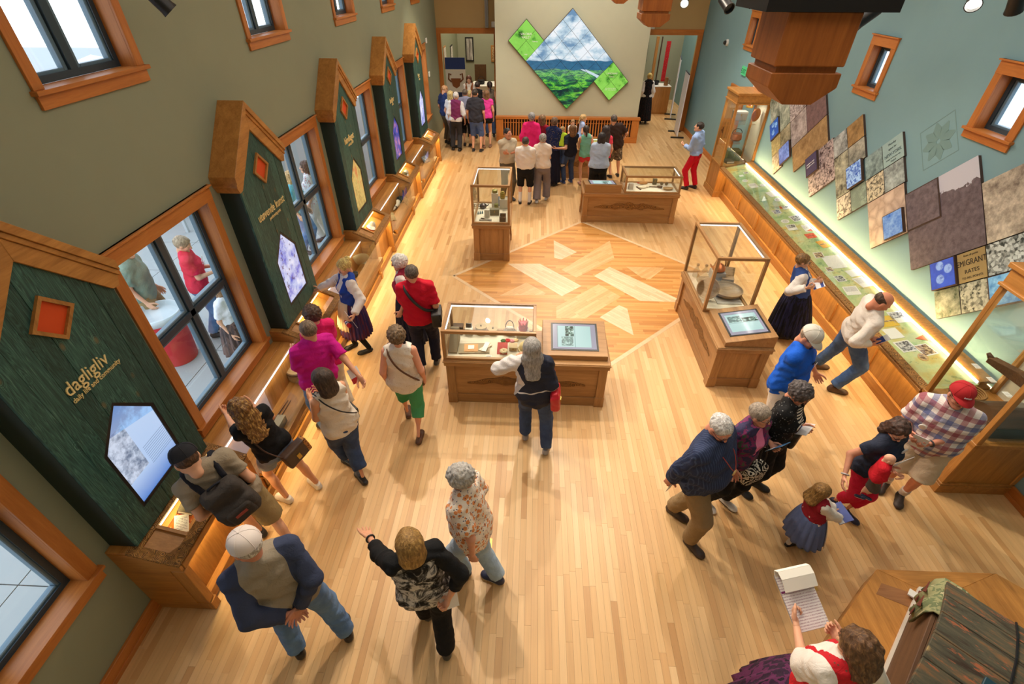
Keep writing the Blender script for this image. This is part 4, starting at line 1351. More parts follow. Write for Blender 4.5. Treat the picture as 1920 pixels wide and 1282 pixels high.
# ---- fittings on the walls
spk = empty('wall_speaker', (-1.66, YW, 3.55), 0, 'slim grey speaker on the tan wall left of the video wall', 'speaker')
bx('case', plain('speaker_grey', srgb(196, 196, 190), 0.5), -0.055, 0.055, -0.11, 0.0, -0.42, 0.42, spk, 0.012)
bx('grille', plain('speaker_mesh', srgb(150, 150, 148), 0.7), -0.042, 0.042, -0.114, -0.109, -0.39, 0.39, spk)
jb = empty('junction_box', (-1.44, YW, 3.22), 0, 'small white box beside the slim grey speaker', 'wall box')
bx('case', M_white, -0.07, 0.07, -0.05, 0, -0.08, 0.08, jb, 0.01)
jb = empty('wall_box', (3.78, YW, 3.22), 0, 'small pale box above the right far opening', 'wall box')
bx('case', M_white, -0.07, 0.07, -0.06, 0, -0.1, 0.1, jb, 0.01)
for i, (yy, zz) in enumerate(((17.0, 2.95), (17.0, 2.05))):
 t = empty('thermostat', (XL, yy, zz), 0, 'small white wall box beside the far left opening, ' + ('upper' if i == 0 else 'lower'), 'wall box')
 bx('case', M_white, 0, 0.035, -0.06, 0.06, -0.07, 0.07, t, 0.008)
cm = empty('dome_camera', (XR, 16.4, 3.02), 0, 'white round security camera on the teal wall', 'camera')
MB().lathe([(0.085, 0.0), (0.085, 0.03), (0.07, 0.06)], 20, X=Matrix.Rotation(-PI / 2, 4, 'Y')).build('base', M_white, cm, smooth=True, angle=40)
MB().lathe([(0.062, 0.06), (0.05, 0.10), (0.025, 0.125), (0, 0.13)], 20, X=Matrix.Rotation(-PI / 2, 4, 'Y')).build('dome', M_dark, cm, smooth=True)
ex = empty('exit_sign', (XR, 14.55, 2.58), 0, 'green exit sign on the teal wall above the door', 'sign')
bx('case', glow('exit_green', srgb(90, 210, 130), 0.8), -0.04, 0, -0.17, 0.17, -0.1, 0.1, ex, 0.01)
text('lettering', 'EXIT', 0.15, plain('exit_letters', srgb(16, 90, 50), 0.5), ex, (-0.042, 0, -0.055), (PI / 2, 0, -PI / 2), 0.001, 'CENTER')
# flag hanging from a slanted pole
fe = empty('wall_flag', (XR, 12.95, 3.05), 0, 'striped flag with blue starred canton on the teal wall', 'flag')
NV = 26
fm = {}
def flag_mesh():
 vs, fs, mi = [], [], []
 cols, rows = 26, 30
 for i in range(cols + 1):
  for j in range(rows + 1):
   t, q = i / cols, j / rows
   # gathered cloth hanging straight down from a short pole: folds across, fringe at the foot
   y = (t - 0.5) * (0.30 + 0.42 * q)
   xx = -0.16 - 0.05 * math.sin(t * 13 + 1.2 * q) * (0.4 + 0.6 * q)
   z = 0.52 - 1.36 * q - 0.22 * t * q + 0.06 * math.sin(t * 6)
   vs.append((xx, y, z))
 for i in range(cols):
  for j in range(rows):
   a = i * (rows + 1) + j
   fs.append((a, a + 1, a + rows + 2, a + rows + 1))
   t, q = (i + .5) / cols, (j + .5) / rows
   if i == 0 or j >= rows - 1:
    mi.append(3)
   elif q < 0.46 and t < 0.72:
    star = (i % 3 == 1) and (j % 3 == 1)
    mi.append(1 if star else 2)
   else:
    mi.append(0 if (i // 2) % 2 else 1)
 me = bpy.data.meshes.new('cloth')
 me.from_pydata(vs, [], fs)
 for m in (plain('flag_red', srgb(190, 40, 58), 0.8), plain('flag_white', srgb(236, 228, 226), 0.8), plain('flag_blue', srgb(34, 40, 96), 0.8), plain('flag_fringe', srgb(230, 168, 50), 0.7)):
  me.materials.append(m)
 me.polygons.foreach_set('material_index', mi)
 me.polygons.foreach_set('use_smooth', [True] * len(fs))
 o = bpy.data.objects.new('cloth', me)
 COL.objects.link(o)
 o.parent = fe
 md = o.modifiers.new('s', 'SOLIDIFY')
 md.thickness = 0.004
flag_mesh()
MB().tube([(0.0, 0, 0.40), (-0.18, 0, 0.56), (-0.30, 0, 0.66)], 0.012, 8).lathe([(0.0, 0), (0.03, 0.03), (0.0, 0.06)], 10, (-0.31, 0, 0.65)).build('pole', plain('brass', srgb(180, 140, 60), 0.35, 0.8), fe)
# brass floor plates
for i, (xx, yy, sx, sy, lab) in enumerate(((2.73, 2.37, 0.24, 0.16, 'brass floor plate with scroll relief near the bottom right platform'), (-0.43, 2.62, 0.24, 0.12, 'brass floor plate beside the woman in flowered blouse'))):
 t = empty('floor_plate', (xx, yy, 0), 0, lab, 'floor plate')
 bm_ = plain('brass_plate', srgb(222, 180, 96), 0.35, 0.5)
 bx('frame', bm_, -sx / 2, sx / 2, -sy / 2, sy / 2, 0.001, 0.004, t)
 for cx in (-sx / 4, sx / 4):
  mb = MB()
  for k in range(3):
   r = 0.012 + 0.013 * k
   mb.tube([(cx + r * math.cos(q * PI / 8), r * 1.1 * math.sin(q * PI / 8), 0.005) for q in range(16)], 0.0035, 5, closed=True)
  mb.build('relief', plain('brass_dark', srgb(186, 140, 66), 0.4, 0.5), t)
# ================================================================ people: distance-field bodies meshed with surface nets
class Vol:
 def __init__(s, lo, hi, h):
  s.h = h
  s.o = np.array(lo, float)
  s.n = np.ceil((np.array(hi) - s.o) / h).astype(int) + 2
  s.F = np.full(s.n, 0.5, np.float32)
 def sub(s, lo, hi):
  i0 = np.clip(np.floor((np.array(lo) - s.o) / s.h).astype(int), 0, s.n - 1)
  i1 = np.clip(np.ceil((np.array(hi) - s.o) / s.h).astype(int) + 1, 1, s.n)
  if np.any(i1 <= i0):
   return None
  sl = tuple(slice(a, b) for a, b in zip(i0, i1))
  X = [(s.o[k] + s.h * np.arange(i0[k], i1[k])).astype(np.float32) for k in range(3)]
  return sl, X[0][:, None, None], X[1][None, :, None], X[2][None, None, :]
 def all(s):
  return s.sub(s.o, s.o + s.n * s.h)
 def put(s, sl, d, k, mode='add'):
  A = s.F[sl]
  if mode == 'sub':
   d = -d
   hh = np.maximum(k - np.abs(A - d), 0) / max(k, 1e-6)
   s.F[sl] = np.maximum(A, d) + hh * hh * k * 0.25
  else:
   hh = np.maximum(k - np.abs(A - d), 0) / max(k, 1e-6)
   s.F[sl] = np.minimum(A, d) - hh * hh * k * 0.25
 def cone(s, a, b, r0, r1, u=None, k=0.03, mode='add', cut=None):
  a = np.array(a, float)
  b = np.array(b, float)
  t0 = r0 if isinstance(r0, tuple) else (r0, r0)
  t1 = r1 if isinstance(r1, tuple) else (r1, r1)
  m = max(t0 + t1) + k + 2 * s.h
  g = s.sub(np.minimum(a, b) - m, np.maximum(a, b) + m)
  if g is None:
   return
  sl, X, Y, Z = g
  ab = b - a
  l2 = max(float(ab @ ab), 1e-9)
  px, py, pz = X - a[0], Y - a[1], Z - a[2]
  t = np.clip((px * ab[0] + py * ab[1] + pz * ab[2]) / l2, 0, 1)
  qx, qy, qz = px - t * ab[0], py - t * ab[1], pz - t * ab[2]
  if u is None and t0[0] == t0[1] and t1[0] == t1[1]:
   d = np.sqrt(qx * qx + qy * qy + qz * qz) - (t0[0] + (t1[0] - t0[0]) * t)
  else:
   w = ab / math.sqrt(l2)
   u = np.array(u if u is not None else (1, 0, 0), float)
   u = u - w * (u @ w)
   u /= np.linalg.norm(u)
   v = np.cross(w, u)
   ru = t0[0] + (t1[0] - t0[0]) * t
   rv = t0[1] + (t1[1] - t0[1]) * t
   rm = np.minimum(ru, rv)
   A = (qx * u[0] + qy * u[1] + qz * u[2]) / ru
   B = (qx * v[0] + qy * v[1] + qz * v[2]) / rv
   C = (qx * w[0] + qy * w[1] + qz * w[2]) / rm
   d = (np.sqrt(A * A + B * B + C * C) - 1) * rm
  if cut is not None:
   c, n = np.array(cut[0], float), np.array(cut[1], float)
   n = n / np.linalg.norm(n)
   d = np.maximum(d, (X - c[0]) * n[0] + (Y - c[1]) * n[1] + (Z - c[2]) * n[2])
  s.put(sl, d.astype(np.float32), k, mode)
 def ell(s, c, r, k=0.02, mode='add'):
  m = max(r) + k + 2 * s.h
  g = s.sub(np.array(c) - m, np.array(c) + m)
  if g is None:
   return
  sl, X, Y, Z = g
  q = np.sqrt(((X - c[0]) / r[0]) ** 2 + ((Y - c[1]) / r[1]) ** 2 + ((Z - c[2]) / r[2]) ** 2)
  s.put(sl, ((q - 1) * min(r)).astype(np.float32), k, mode)
 def rbox(s, c, hx, r, k=0.005, mode='add'):
  m = max(hx) + r + k + 2 * s.h
  g = s.sub(np.array(c) - m, np.array(c) + m)
  sl, X, Y, Z = g
  q = [np.maximum(np.abs(P - c[i]) - hx[i] + r, 0) for i, P in enumerate((X, Y, Z))]
  s.put(sl, (np.sqrt(q[0] ** 2 + q[1] ** 2 + q[2] ** 2) - r).astype(np.float32), k, mode)
 def plane(s, c, n):
  """keep what lies below the plane"""
  sl, X, Y, Z = s.all()
  n = np.array(n, float) / np.linalg.norm(n)
  s.F = np.maximum(s.F, ((X - c[0]) * n[0] + (Y - c[1]) * n[1] + (Z - c[2]) * n[2]).astype(np.float32))
 def folds(s, amp, f=1.0, ph=0.0):
  sl, X, Y, Z = s.all()
  a = np.sin(X * 23 * f + 3 * np.sin(Z * 17 * f + ph) + ph) * np.sin(Z * 31 * f + 4 * np.sin(Y * 19 * f + 1 + ph) + 9 * X * f)
  b = np.sin(Y * 29 * f + 2.5 * np.sin(Z * 13 * f + 2 * ph) + 2 * ph) * np.sin(Z * 22 * f + 3 * X * 11 * f)
  s.F += (amp * (a + b) * 0.5).astype(np.float32)
 def curls(s, amp, f):
  sl, X, Y, Z = s.all()
  w = np.sin(X * f + 2 * np.sin(Y * f * 0.6)) * np.sin(Y * f * 1.1 + 1.5 * np.sin(Z * f * 0.7)) * np.sin(Z * f * 0.9 + 1.7 * np.sin(X * f * 0.5))
  s.F += (amp * w).astype(np.float32)
 def mesh(s):
  F = s.F
  I = F < 0
  n = np.array(F.shape)
  c = [n[0] - 1, n[1] - 1, n[2] - 1]
  cnt = np.zeros(c, np.int8)
  for dx in (0, 1):
   for dy in (0, 1):
    for dz in (0, 1):
     cnt += I[dx:dx + c[0], dy:dy + c[1], dz:dz + c[2]]
  act = (cnt > 0) & (cnt < 8)
  ijk = np.argwhere(act)
  if len(ijk) == 0:
   return np.zeros((0, 3)), np.zeros((0, 4), int)
  idx = np.full(c, -1, np.int32)
  idx[act] = np.arange(len(ijk))
  acc = np.zeros((len(ijk), 3))
  num = np.zeros(len(ijk))
  i, j, k = ijk.T
  for ax in range(3):
   o1, o2 = [(1, 2), (0, 2), (0, 1)][ax]
   for p in (0, 1):
    for q in (0, 1):
     d = [0, 0, 0]
     d[o1], d[o2] = p, q
     e = list(d)
     e[ax] = 1
     fa = F[i + d[0], j + d[1], k + d[2]]
     fb = F[i + e[0], j + e[1], k + e[2]]
     cr = (fa < 0) != (fb < 0)
     t = np.where(cr, fa / np.where(fa - fb == 0, 1e-9, fa - fb), 0)
     pos = np.array(d, float)[None, :].repeat(len(ijk), 0)
     pos[:, ax] += t
     acc += pos * cr[:, None]
     num += cr
  V = s.o + s.h * (ijk + acc / num[:, None])
  Q = []
  for ax in range(3):
   o1, o2 = [(1, 2), (2, 0), (0, 1)][ax]
   a = np.take(I, range(0, n[ax] - 1), ax)
   b = np.take(I, range(1, n[ax]), ax)
   m = a != b
   p = np.argwhere(m)
   p = p[(p[:, o1] > 0) & (p[:, o2] > 0) & (p[:, o1] < n[o1] - 1) & (p[:, o2] < n[o2] - 1)]
   if len(p) == 0:
    continue
   fl = a[tuple(p.T)]
   qs = []
   for da, db in ((-1, -1), (0, -1), (0, 0), (-1, 0)):
    r = p.copy()
    r[:, o1] += da
    r[:, o2] += db
    qs.append(idx[tuple(r.T)])
   q = np.stack(qs, 1)
   q[~fl] = q[~fl][:, ::-1]
   Q.append(q)
  return V, np.concatenate(Q)
def np_mesh(name, V, Q, mats, mi=None):
 me = bpy.data.meshes.new(name)
 me.vertices.add(len(V))
 me.vertices.foreach_set('co', np.asarray(V, np.float32).ravel())
 Q = np.asarray(Q, np.int32)
 me.loops.add(Q.size)
 me.loops.foreach_set('vertex_index', Q.ravel())
 me.polygons.add(len(Q))
 me.polygons.foreach_set('loop_start', np.arange(0, Q.size, 4, dtype=np.int32))
 me.polygons.foreach_set('loop_total', np.full(len(Q), 4, np.int32))
 me.polygons.foreach_set('use_smooth', np.ones(len(Q), bool))
 for m in (mats if isinstance(mats, (list, tuple)) else [mats]):
  me.materials.append(m)
 if mi is not None:
  me.polygons.foreach_set('material_index', np.asarray(mi, np.int32))
 me.update(calc_edges=True)
 return me
def link(name, me, parent, mat=None, loc=None):
 o = bpy.data.objects.new(name, me)
 COL.objects.link(o)
 o.parent = parent
 if mat is not None:
  o.matrix_local = mat
 if loc is not None:
  o.location = loc
 return o
# ---- cloth and hair materials
_cm = {}
def cloth(key, col=None, pat=None, c2=None, c3=None, rough=0.85, scale=1.0):
 kk = (key,)
 if kk in _cm:
  return _cm[kk]
 N = NT('cloth_' + key)
 v = N.coord('Object', (scale,) * 3)
 s = N.sep(v)
 a = N.noise(v, 7, 4, 0.6)
 col = srgb(*col)
 c2 = srgb(*c2) if c2 else None
 c3 = srgb(*c3) if c3 else None
 base = col
 if pat == 'vstripe':
  ang = N.math('ARCTAN2', s[0], s[1])
  base = N.mix(N.math('GREATER_THAN', N.math('SINE', N.math('MULTIPLY', s[0], 330.0)), 0.7), col, c2)
 elif pat == 'hstripe':
  base = N.mix(N.math('GREATER_THAN', N.math('SINE', N.math('MULTIPLY', s[2], 210.0)), 0.0), col, c2)
 elif pat == 'plaid':
  sa = N.math('GREATER_THAN', N.math('SINE', N.math('MULTIPLY', s[0], 68.0)), 0.0)
  sb = N.math('GREATER_THAN', N.math('SINE', N.math('MULTIPLY', s[2], 68.0)), 0.0)
  ta = N.math('GREATER_THAN', N.math('SINE', N.math('MULTIPLY', s[0], 34.0)), 0.0)
  tb = N.math('GREATER_THAN', N.math('SINE', N.math('MULTIPLY', s[2], 34.0)), 0.0)
  ca = N.mix(ta, c2, c3)
  cb = N.mix(tb, c2, c3)
  base = N.mix(N.math('MULTIPLY', sa, 0.62), col, ca)
  base = N.mix(N.math('MULTIPLY', sb, 0.62), base, cb)
 elif pat == 'floral':
  vo = N.voro(v, 21, 'F1', 'Distance', 0.85)
  base = N.mix(N.ramp(vo, [(0.34, 1.0), (0.40, 0.0)]), col, c2)
  v2 = N.voro(N.coord('Object', (scale,) * 3, loc=(.3, .1, .7)), 46, 'F1', 'Distance', 1.0)
  base = N.mix(N.ramp(v2, [(0.2, 1.0), (0.27, 0.0)]), base, c3)
 elif pat == 'tiedye':
  b = N.noise(v, 9, 5, 0.7, 1.2)
  base = N.ramp(b, [(0.43, col), (0.5, c3 or col), (0.56, c2)])
 elif pat == 'bands':
  base = N.ramp(N.noise(N.coord('Object', (1, 1, .05)), 26, 2, 0.5), [(0.35, col), (0.5, c2), (0.65, c3 or col)], 'CONSTANT')
 elif pat == 'lowband':
  base = N.mix(N.math('MULTIPLY', N.math('LESS_THAN', s[2], 0.42), N.math('GREATER_THAN', N.math('SINE', N.math('MULTIPLY', s[2], 190.0)), 0.35)), col, c2)
 elif pat == 'denim':
  base = N.mix(N.ramp(N.noise(v, 5, 3, 0.6), [(0.35, 0.0), (0.7, 1.0)]), col, c2)
 elif pat == 'camo':
  base = N.ramp(N.noise(v, 13, 3, 0.6), [(0.4, col), (0.5, c2), (0.6, c3 or col)], 'CONSTANT')
 elif pat == 'raglan':      # body of one colour, sleeves and shoulder yoke of another
  w = N.math('ADD', N.math('ABSOLUTE', s[0]), N.math('MULTIPLY', N.math('SUBTRACT', s[2], 1.28), 0.62))
  base = N.mix(N.math('GREATER_THAN', w, 0.165), col, c2)
 elif pat == 'sleeve':
  base = N.mix(N.math('GREATER_THAN', N.n('Attribute', attribute_name='sl').outputs['Fac'], 0.0), col, c2)
 elif pat == 'sidewhite':
  w = N.math('LESS_THAN', s[0], N.math('MULTIPLY_ADD', N.math('ABSOLUTE', N.math('SUBTRACT', s[2], 1.12)), -0.55, -0.14))
  base = N.mix(w, col, c2)
  base = N.mix(N.math('LESS_THAN', N.math('ABSOLUTE', N.math('SUBTRACT', s[2], N.math('MULTIPLY_ADD', s[0], 0.25, 1.03))), 0.008), base, c2)
  base = N.mix(N.math('GREATER_THAN', N.n('Attribute', attribute_name='sl').outputs['Fac'], 0.0), base, c2)
 elif pat == 'leopard':
  vo = N.voro(v, 40, 'F1', 'Distance', 0.9)
  base = N.mix(N.ramp(vo, [(0.2, 0.0), (0.26, 1.0), (0.36, 1.0), (0.42, 0.0)]), col, c2)
 elif pat == 'zebra':
  b = N.math('SINE', N.math('MULTIPLY', N.noise(v, 9, 2, 0.5), 60.0))
  base = N.mix(N.math('GREATER_THAN', b, 0.0), col, c2)
 elif pat == 'dots':
  vo = N.voro(v, 34, 'F1', 'Distance', 0.6)
  base = N.mix(N.ramp(vo, [(0.16, 1.0), (0.22, 0.0)]), col, c2)
 hs = N.n('HueSaturation', {'Color': base, 'Value': N.math('MULTIPLY_ADD', a, 0.22, 0.89)})
 N.bump(N.noise(v, 14, 4, 0.65, 1.2), 0.5, 0.02)
 _cm[kk] = N.fin(hs.outputs[0], rough, 0, 0.25)
 return _cm[kk]
def hairmat(col, col2=None):
 kk = ('hair', col, col2)
 if kk in _cm:
  return _cm[kk]
 N = NT('hair_%d_%d_%d' % col)
 v = N.coord('Object', (9, 9, 2.2))
 a = N.noise(v, 7, 5, 0.7, 0.5)
 c1 = srgb(*col)
 c2 = srgb(*(col2 or tuple(min(255, int(k * 1.4 + 12)) for k in col)))
 N.bump(a, 0.6, 0.01)
 _cm[kk] = N.fin(N.ramp(a, [(0.36, tuple(k * 0.55 for k in c1)), (0.5, c1), (0.66, c2)]), 0.5, 0, 0.4)
 return _cm[kk]
def skinmat(col):
 kk = ('skin', col)
 if kk in _cm:
  return _cm[kk]
 N = NT('skin_%d_%d_%d' % col)
 a = N.noise(N.coord('Object'), 14, 3, 0.6)
 c = srgb(*col)
 _cm[kk] = N.fin(N.mix(a, tuple(k * 0.86 for k in c), (min(1, c[0] * 1.12), c[1] * 1.04, c[2] * 1.02)), 0.55, 0, 0.35)
 return _cm[kk]
# ---- shared heads, hair, hands, shoes
_heads, _hair, _hands = {}, {}, {}
def head_mesh(kind):
 if kind in _heads:
  return _heads[kind]
 V = Vol((-0.11, -0.13, -0.2), (0.11, 0.14, 0.14), 0.0075)
 m = kind == 'm'
 V.ell((0, -0.010, 0.026), (0.077, 0.097, 0.092), 0.02)
 V.cone((0, 0.030, -0.01), (0, 0.046, -0.078), (0.060, 0.050), (0.040, 0.036), (1, 0, 0), 0.03)
 for sg in (-1, 1):
  V.cone((sg * 0.05, 0.0, -0.055), (sg * 0.012, 0.06, -0.094), 0.024 if m else 0.018, 0.02, None, 0.03)
  V.ell((sg * 0.040, 0.062, -0.024), (0.026, 0.024, 0.024), 0.025)
  V.ell((sg * 0.080, -0.004, -0.006), (0.011, 0.021, 0.031), 0.008)
  V.ell((sg * 0.031, 0.098, 0.004), (0.017, 0.016, 0.012), 0.012, 'sub')
 V.cone((-0.036, 0.080, 0.020), (0.036, 0.080, 0.020), 0.011, 0.011, None, 0.016)
 V.cone((0, 0.090, 0.010), (0, 0.110, -0.030), 0.008, 0.0135, None, 0.012)
 V.cone((-0.017, 0.084, -0.058), (0.017, 0.084, -0.058), 0.008, 0.008, None, 0.01)
 V.ell((0, 0.074, -0.092), (0.022, 0.018, 0.018), 0.02)
 V.cone((0, -0.026, -0.05), (0, -0.022, -0.118), 0.050 if m else 0.044, 0.046 if m else 0.041, None, 0.03)
 _heads[kind] = V.mesh()
 return _heads[kind]
def hair_mesh(st):
 if st in _hair:
  return _hair[st]
 lo, hi = (-0.19, -0.24, -0.22), (0.19, 0.15, 0.18)
 if st in ('long', 'longwavy'):
  lo = (-0.2, -0.26, -0.42)
 V = Vol(lo, hi, 0.010)
 big = {'curly': 0.014, 'short': -0.003, 'pixie': 0.004, 'fringe': -0.006}.get(st, 0.004)
 V.ell((0, -0.014, 0.030), (0.088 + big, 0.108 + big, 0.098 + big), 0.02)
 if st in ('bob', 'bobwavy'):
  V.cone((0, -0.030, 0.02), (0, -0.035, -0.12), (0.096, 0.088), (0.104, 0.078), (1, 0, 0), 0.03)
 if st in ('long', 'longwavy'):
  V.cone((0, -0.035, 0.02), (0, -0.050, -0.12), (0.096, 0.085), (0.11, 0.075), (1, 0, 0), 0.03)
  V.cone((0, -0.06, -0.1), (0, -0.115, -0.33), (0.105, 0.055), (0.085, 0.03), (1, 0, 0), 0.04)
 if st == 'girl':
  V.cone((0, -0.030, 0.02), (0, -0.060, -0.17), (0.098, 0.090), (0.112, 0.07), (1, 0, 0), 0.03)
 if st == 'ponytail':
  V.cone((0, -0.105, 0.005), (0, -0.150, -0.13), 0.034, 0.022, None, 0.02)
 if st == 'bun':
  V.ell((0, -0.105, 0.075), (0.045, 0.045, 0.042), 0.012)
 # open the face
 V.cone((0, 0.105, 0.000), (0, 0.105, -0.16), (0.066, 0.062), (0.070, 0.075), (1, 0, 0), 0.02, 'sub')
 V.ell((0, 0.115, 0.010), (0.064, 0.050, 0.052), 0.02, 'sub')
 if st in ('short', 'pixie', 'fringe', 'ponytail', 'bun', 'curly'):
  z0 = {'short': -0.078, 'pixie': -0.100, 'fringe': -0.075, 'ponytail': -0.08, 'bun': -0.08, 'curly': -0.105}[st]
  sl, X, Y, Z = V.all()
  cut = (z0 + 0.7 * np.maximum(Y + 0.045, 0)) - Z
  keep = np.where((Y < -0.1), -1.0, cut) if st == 'ponytail' else cut
  V.F = np.maximum(V.F, (keep + 0 * X).astype(np.float32))
 if st == 'fringe':
  sl, X, Y, Z = V.all()
  V.F = np.maximum(V.F, (np.maximum(Z - 0.045 - 0.3 * (-Y - 0.02), Y - 0.02) + 0 * X).astype(np.float32))
 if st in ('curly',):
  V.curls(0.013, 95)
 elif st in ('longwavy', 'bobwavy'):
  V.curls(0.012, 60)
 else:
  V.curls(0.004, 70)
 _hair[st] = V.mesh()
 return _hair[st]
def hand_mesh(pose):
 """right hand: fingers along +y, palm faces -z, thumb on -x"""
 if pose in _hands:
  return _hands[pose]
 V = Vol((-0.10, -0.04, -0.11), (0.07, 0.22, 0.05), 0.0062)
 V.cone((0, -0.02, 0), (0.0, 0.03, 0), (0.027, 0.021), (0.036, 0.017), (1, 0, 0), 0.01)
 V.cone((0, 0.03, 0), (0.002, 0.082, 0), (0.037, 0.016), (0.040, 0.013), (1, 0, 0), 0.012)
 curl = {'relax': 24, 'open': 4, 'grip': 62, 'point': 8}[pose]
 for i, (x, L, sp) in enumerate(((-0.030, 0.072, -0.10), (-0.010, 0.082, -0.03), (0.011, 0.076, 0.04), (0.031, 0.060, 0.12))):
  p = np.array([x, 0.084 - 0.006 * abs(i - 1.2), 0.0])
  a = 0.0
  f = 1.4 if pose == 'open' else 0.6
  for sgm, fr, r0, r1 in ((0, 0.46, 0.0098, 0.0090), (1, 0.31, 0.0090, 0.0082), (2, 0.23, 0.0082, 0.0068)):
   a += R_(curl * (0.7 if sgm == 0 else 1.0) * (1 + 0.12 * i))
   d = np.array([math.sin(sp * f), math.cos(sp * f) * math.cos(a), -math.sin(a)])
   q = p + d * L * fr
   V.cone(p, q, r0, r1, None, 0.004)
   p = q
 t = np.array([-0.030, 0.018, -0.006])
 for d, L, r0, r1 in (((-0.62, 0.62, -0.42), 0.042, 0.0135, 0.0112), ((-0.34, 0.86, -0.36), 0.032, 0.0110, 0.0098), ((-0.12, 0.95, -0.28), 0.026, 0.0098, 0.0076)):
  d = np.array(d) / np.linalg.norm(d)
  V.cone(t, t + d * L, r0, r1, None, 0.006)
  t = t + d * L
 _hands[pose] = V.mesh()
 return _hands[pose]
_shoe = {}
def shoe_mesh(kind, m1, m2):
 """ankle above the origin, toe along +y"""
 key = (kind, m1.name, m2.name)
 if key in _shoe:
  return _shoe[key]
 V = Vol((-0.07, -0.12, -0.02), (0.07, 0.22, 0.16), 0.0115)
 V.cone((0, -0.055, 0.036), (0, 0.13, 0.028), (0.036, 0.036), (0.043, 0.028), (1, 0, 0), 0.02)
 V.cone((0, 0.10, 0.026), (0, 0.158, 0.020), (0.043, 0.024), (0.030, 0.018), (1, 0, 0), 0.02)
 if kind != 'flat':
  V.cone((0, -0.03, 0.04), (0, -0.035, 0.085), (0.038, 0.042), (0.036, 0.042), (1, 0, 0), 0.02)
  V.cone((0, 0.0, 0.06), (0, 0.09, 0.04), 0.03, 0.024, None, 0.02)
  V.plane((0, 0, 0.098), (0, -0.2, 1))
 else:
  V.cone((0, 0.0, 0.075), (0, 0.055, 0.062), 0.026, 0.022, None, 0.01, 'sub')
  V.plane((0, 0, 0.062), (0, 0, 1))
 # welt
 V.cone((0, -0.055, 0.012), (0, 0.125, 0.012), (0.042, 0.016), (0.049, 0.016), (1, 0, 0), 0.004)
 V.plane((0, 0, 0.001), (0, 0, -1))
 P, Q = V.mesh()
 mi = (P[Q].mean(1)[:, 2] < 0.021).astype(int)
 me = np_mesh('shoe', P, Q, [m1, m2], mi)
 _shoe[key] = me
 return me
def ik(S_, T, l1, l2, pole):
 d = T - S_
 L = np.linalg.norm(d)
 L2 = min(L, (l1 + l2) * 0.995)
 w = d / max(L, 1e-6)
 a = (l1 * l1 - l2 * l2 + L2 * L2) / (2 * L2)
 hgt = math.sqrt(max(l1 * l1 - a * a, 0))
 p = pole - w * (pole @ w)
 p = p / max(np.linalg.norm(p), 1e-6)
 return S_ + w * a + p * hgt, S_ + w * L2
def unit(v):
 v = np.array(v, float)
 return v / max(np.linalg.norm(v), 1e-9)
TORSO = {'m': [(-0.10, 0.160, 0.116, 0.0), (0.10, 0.156, 0.114, 0.004), (0.28, 0.156, 0.112, 0.008), (0.48, 0.172, 0.116, 0.008), (0.62, 0.160, 0.098, -0.004)],
   'f': [(-0.10, 0.168, 0.122, -0.006), (0.10, 0.158, 0.112, 0.0), (0.28, 0.138, 0.100, 0.004), (0.48, 0.150, 0.104, 0.006), (0.61, 0.136, 0.088, -0.006)]}
class Pose:
 pass
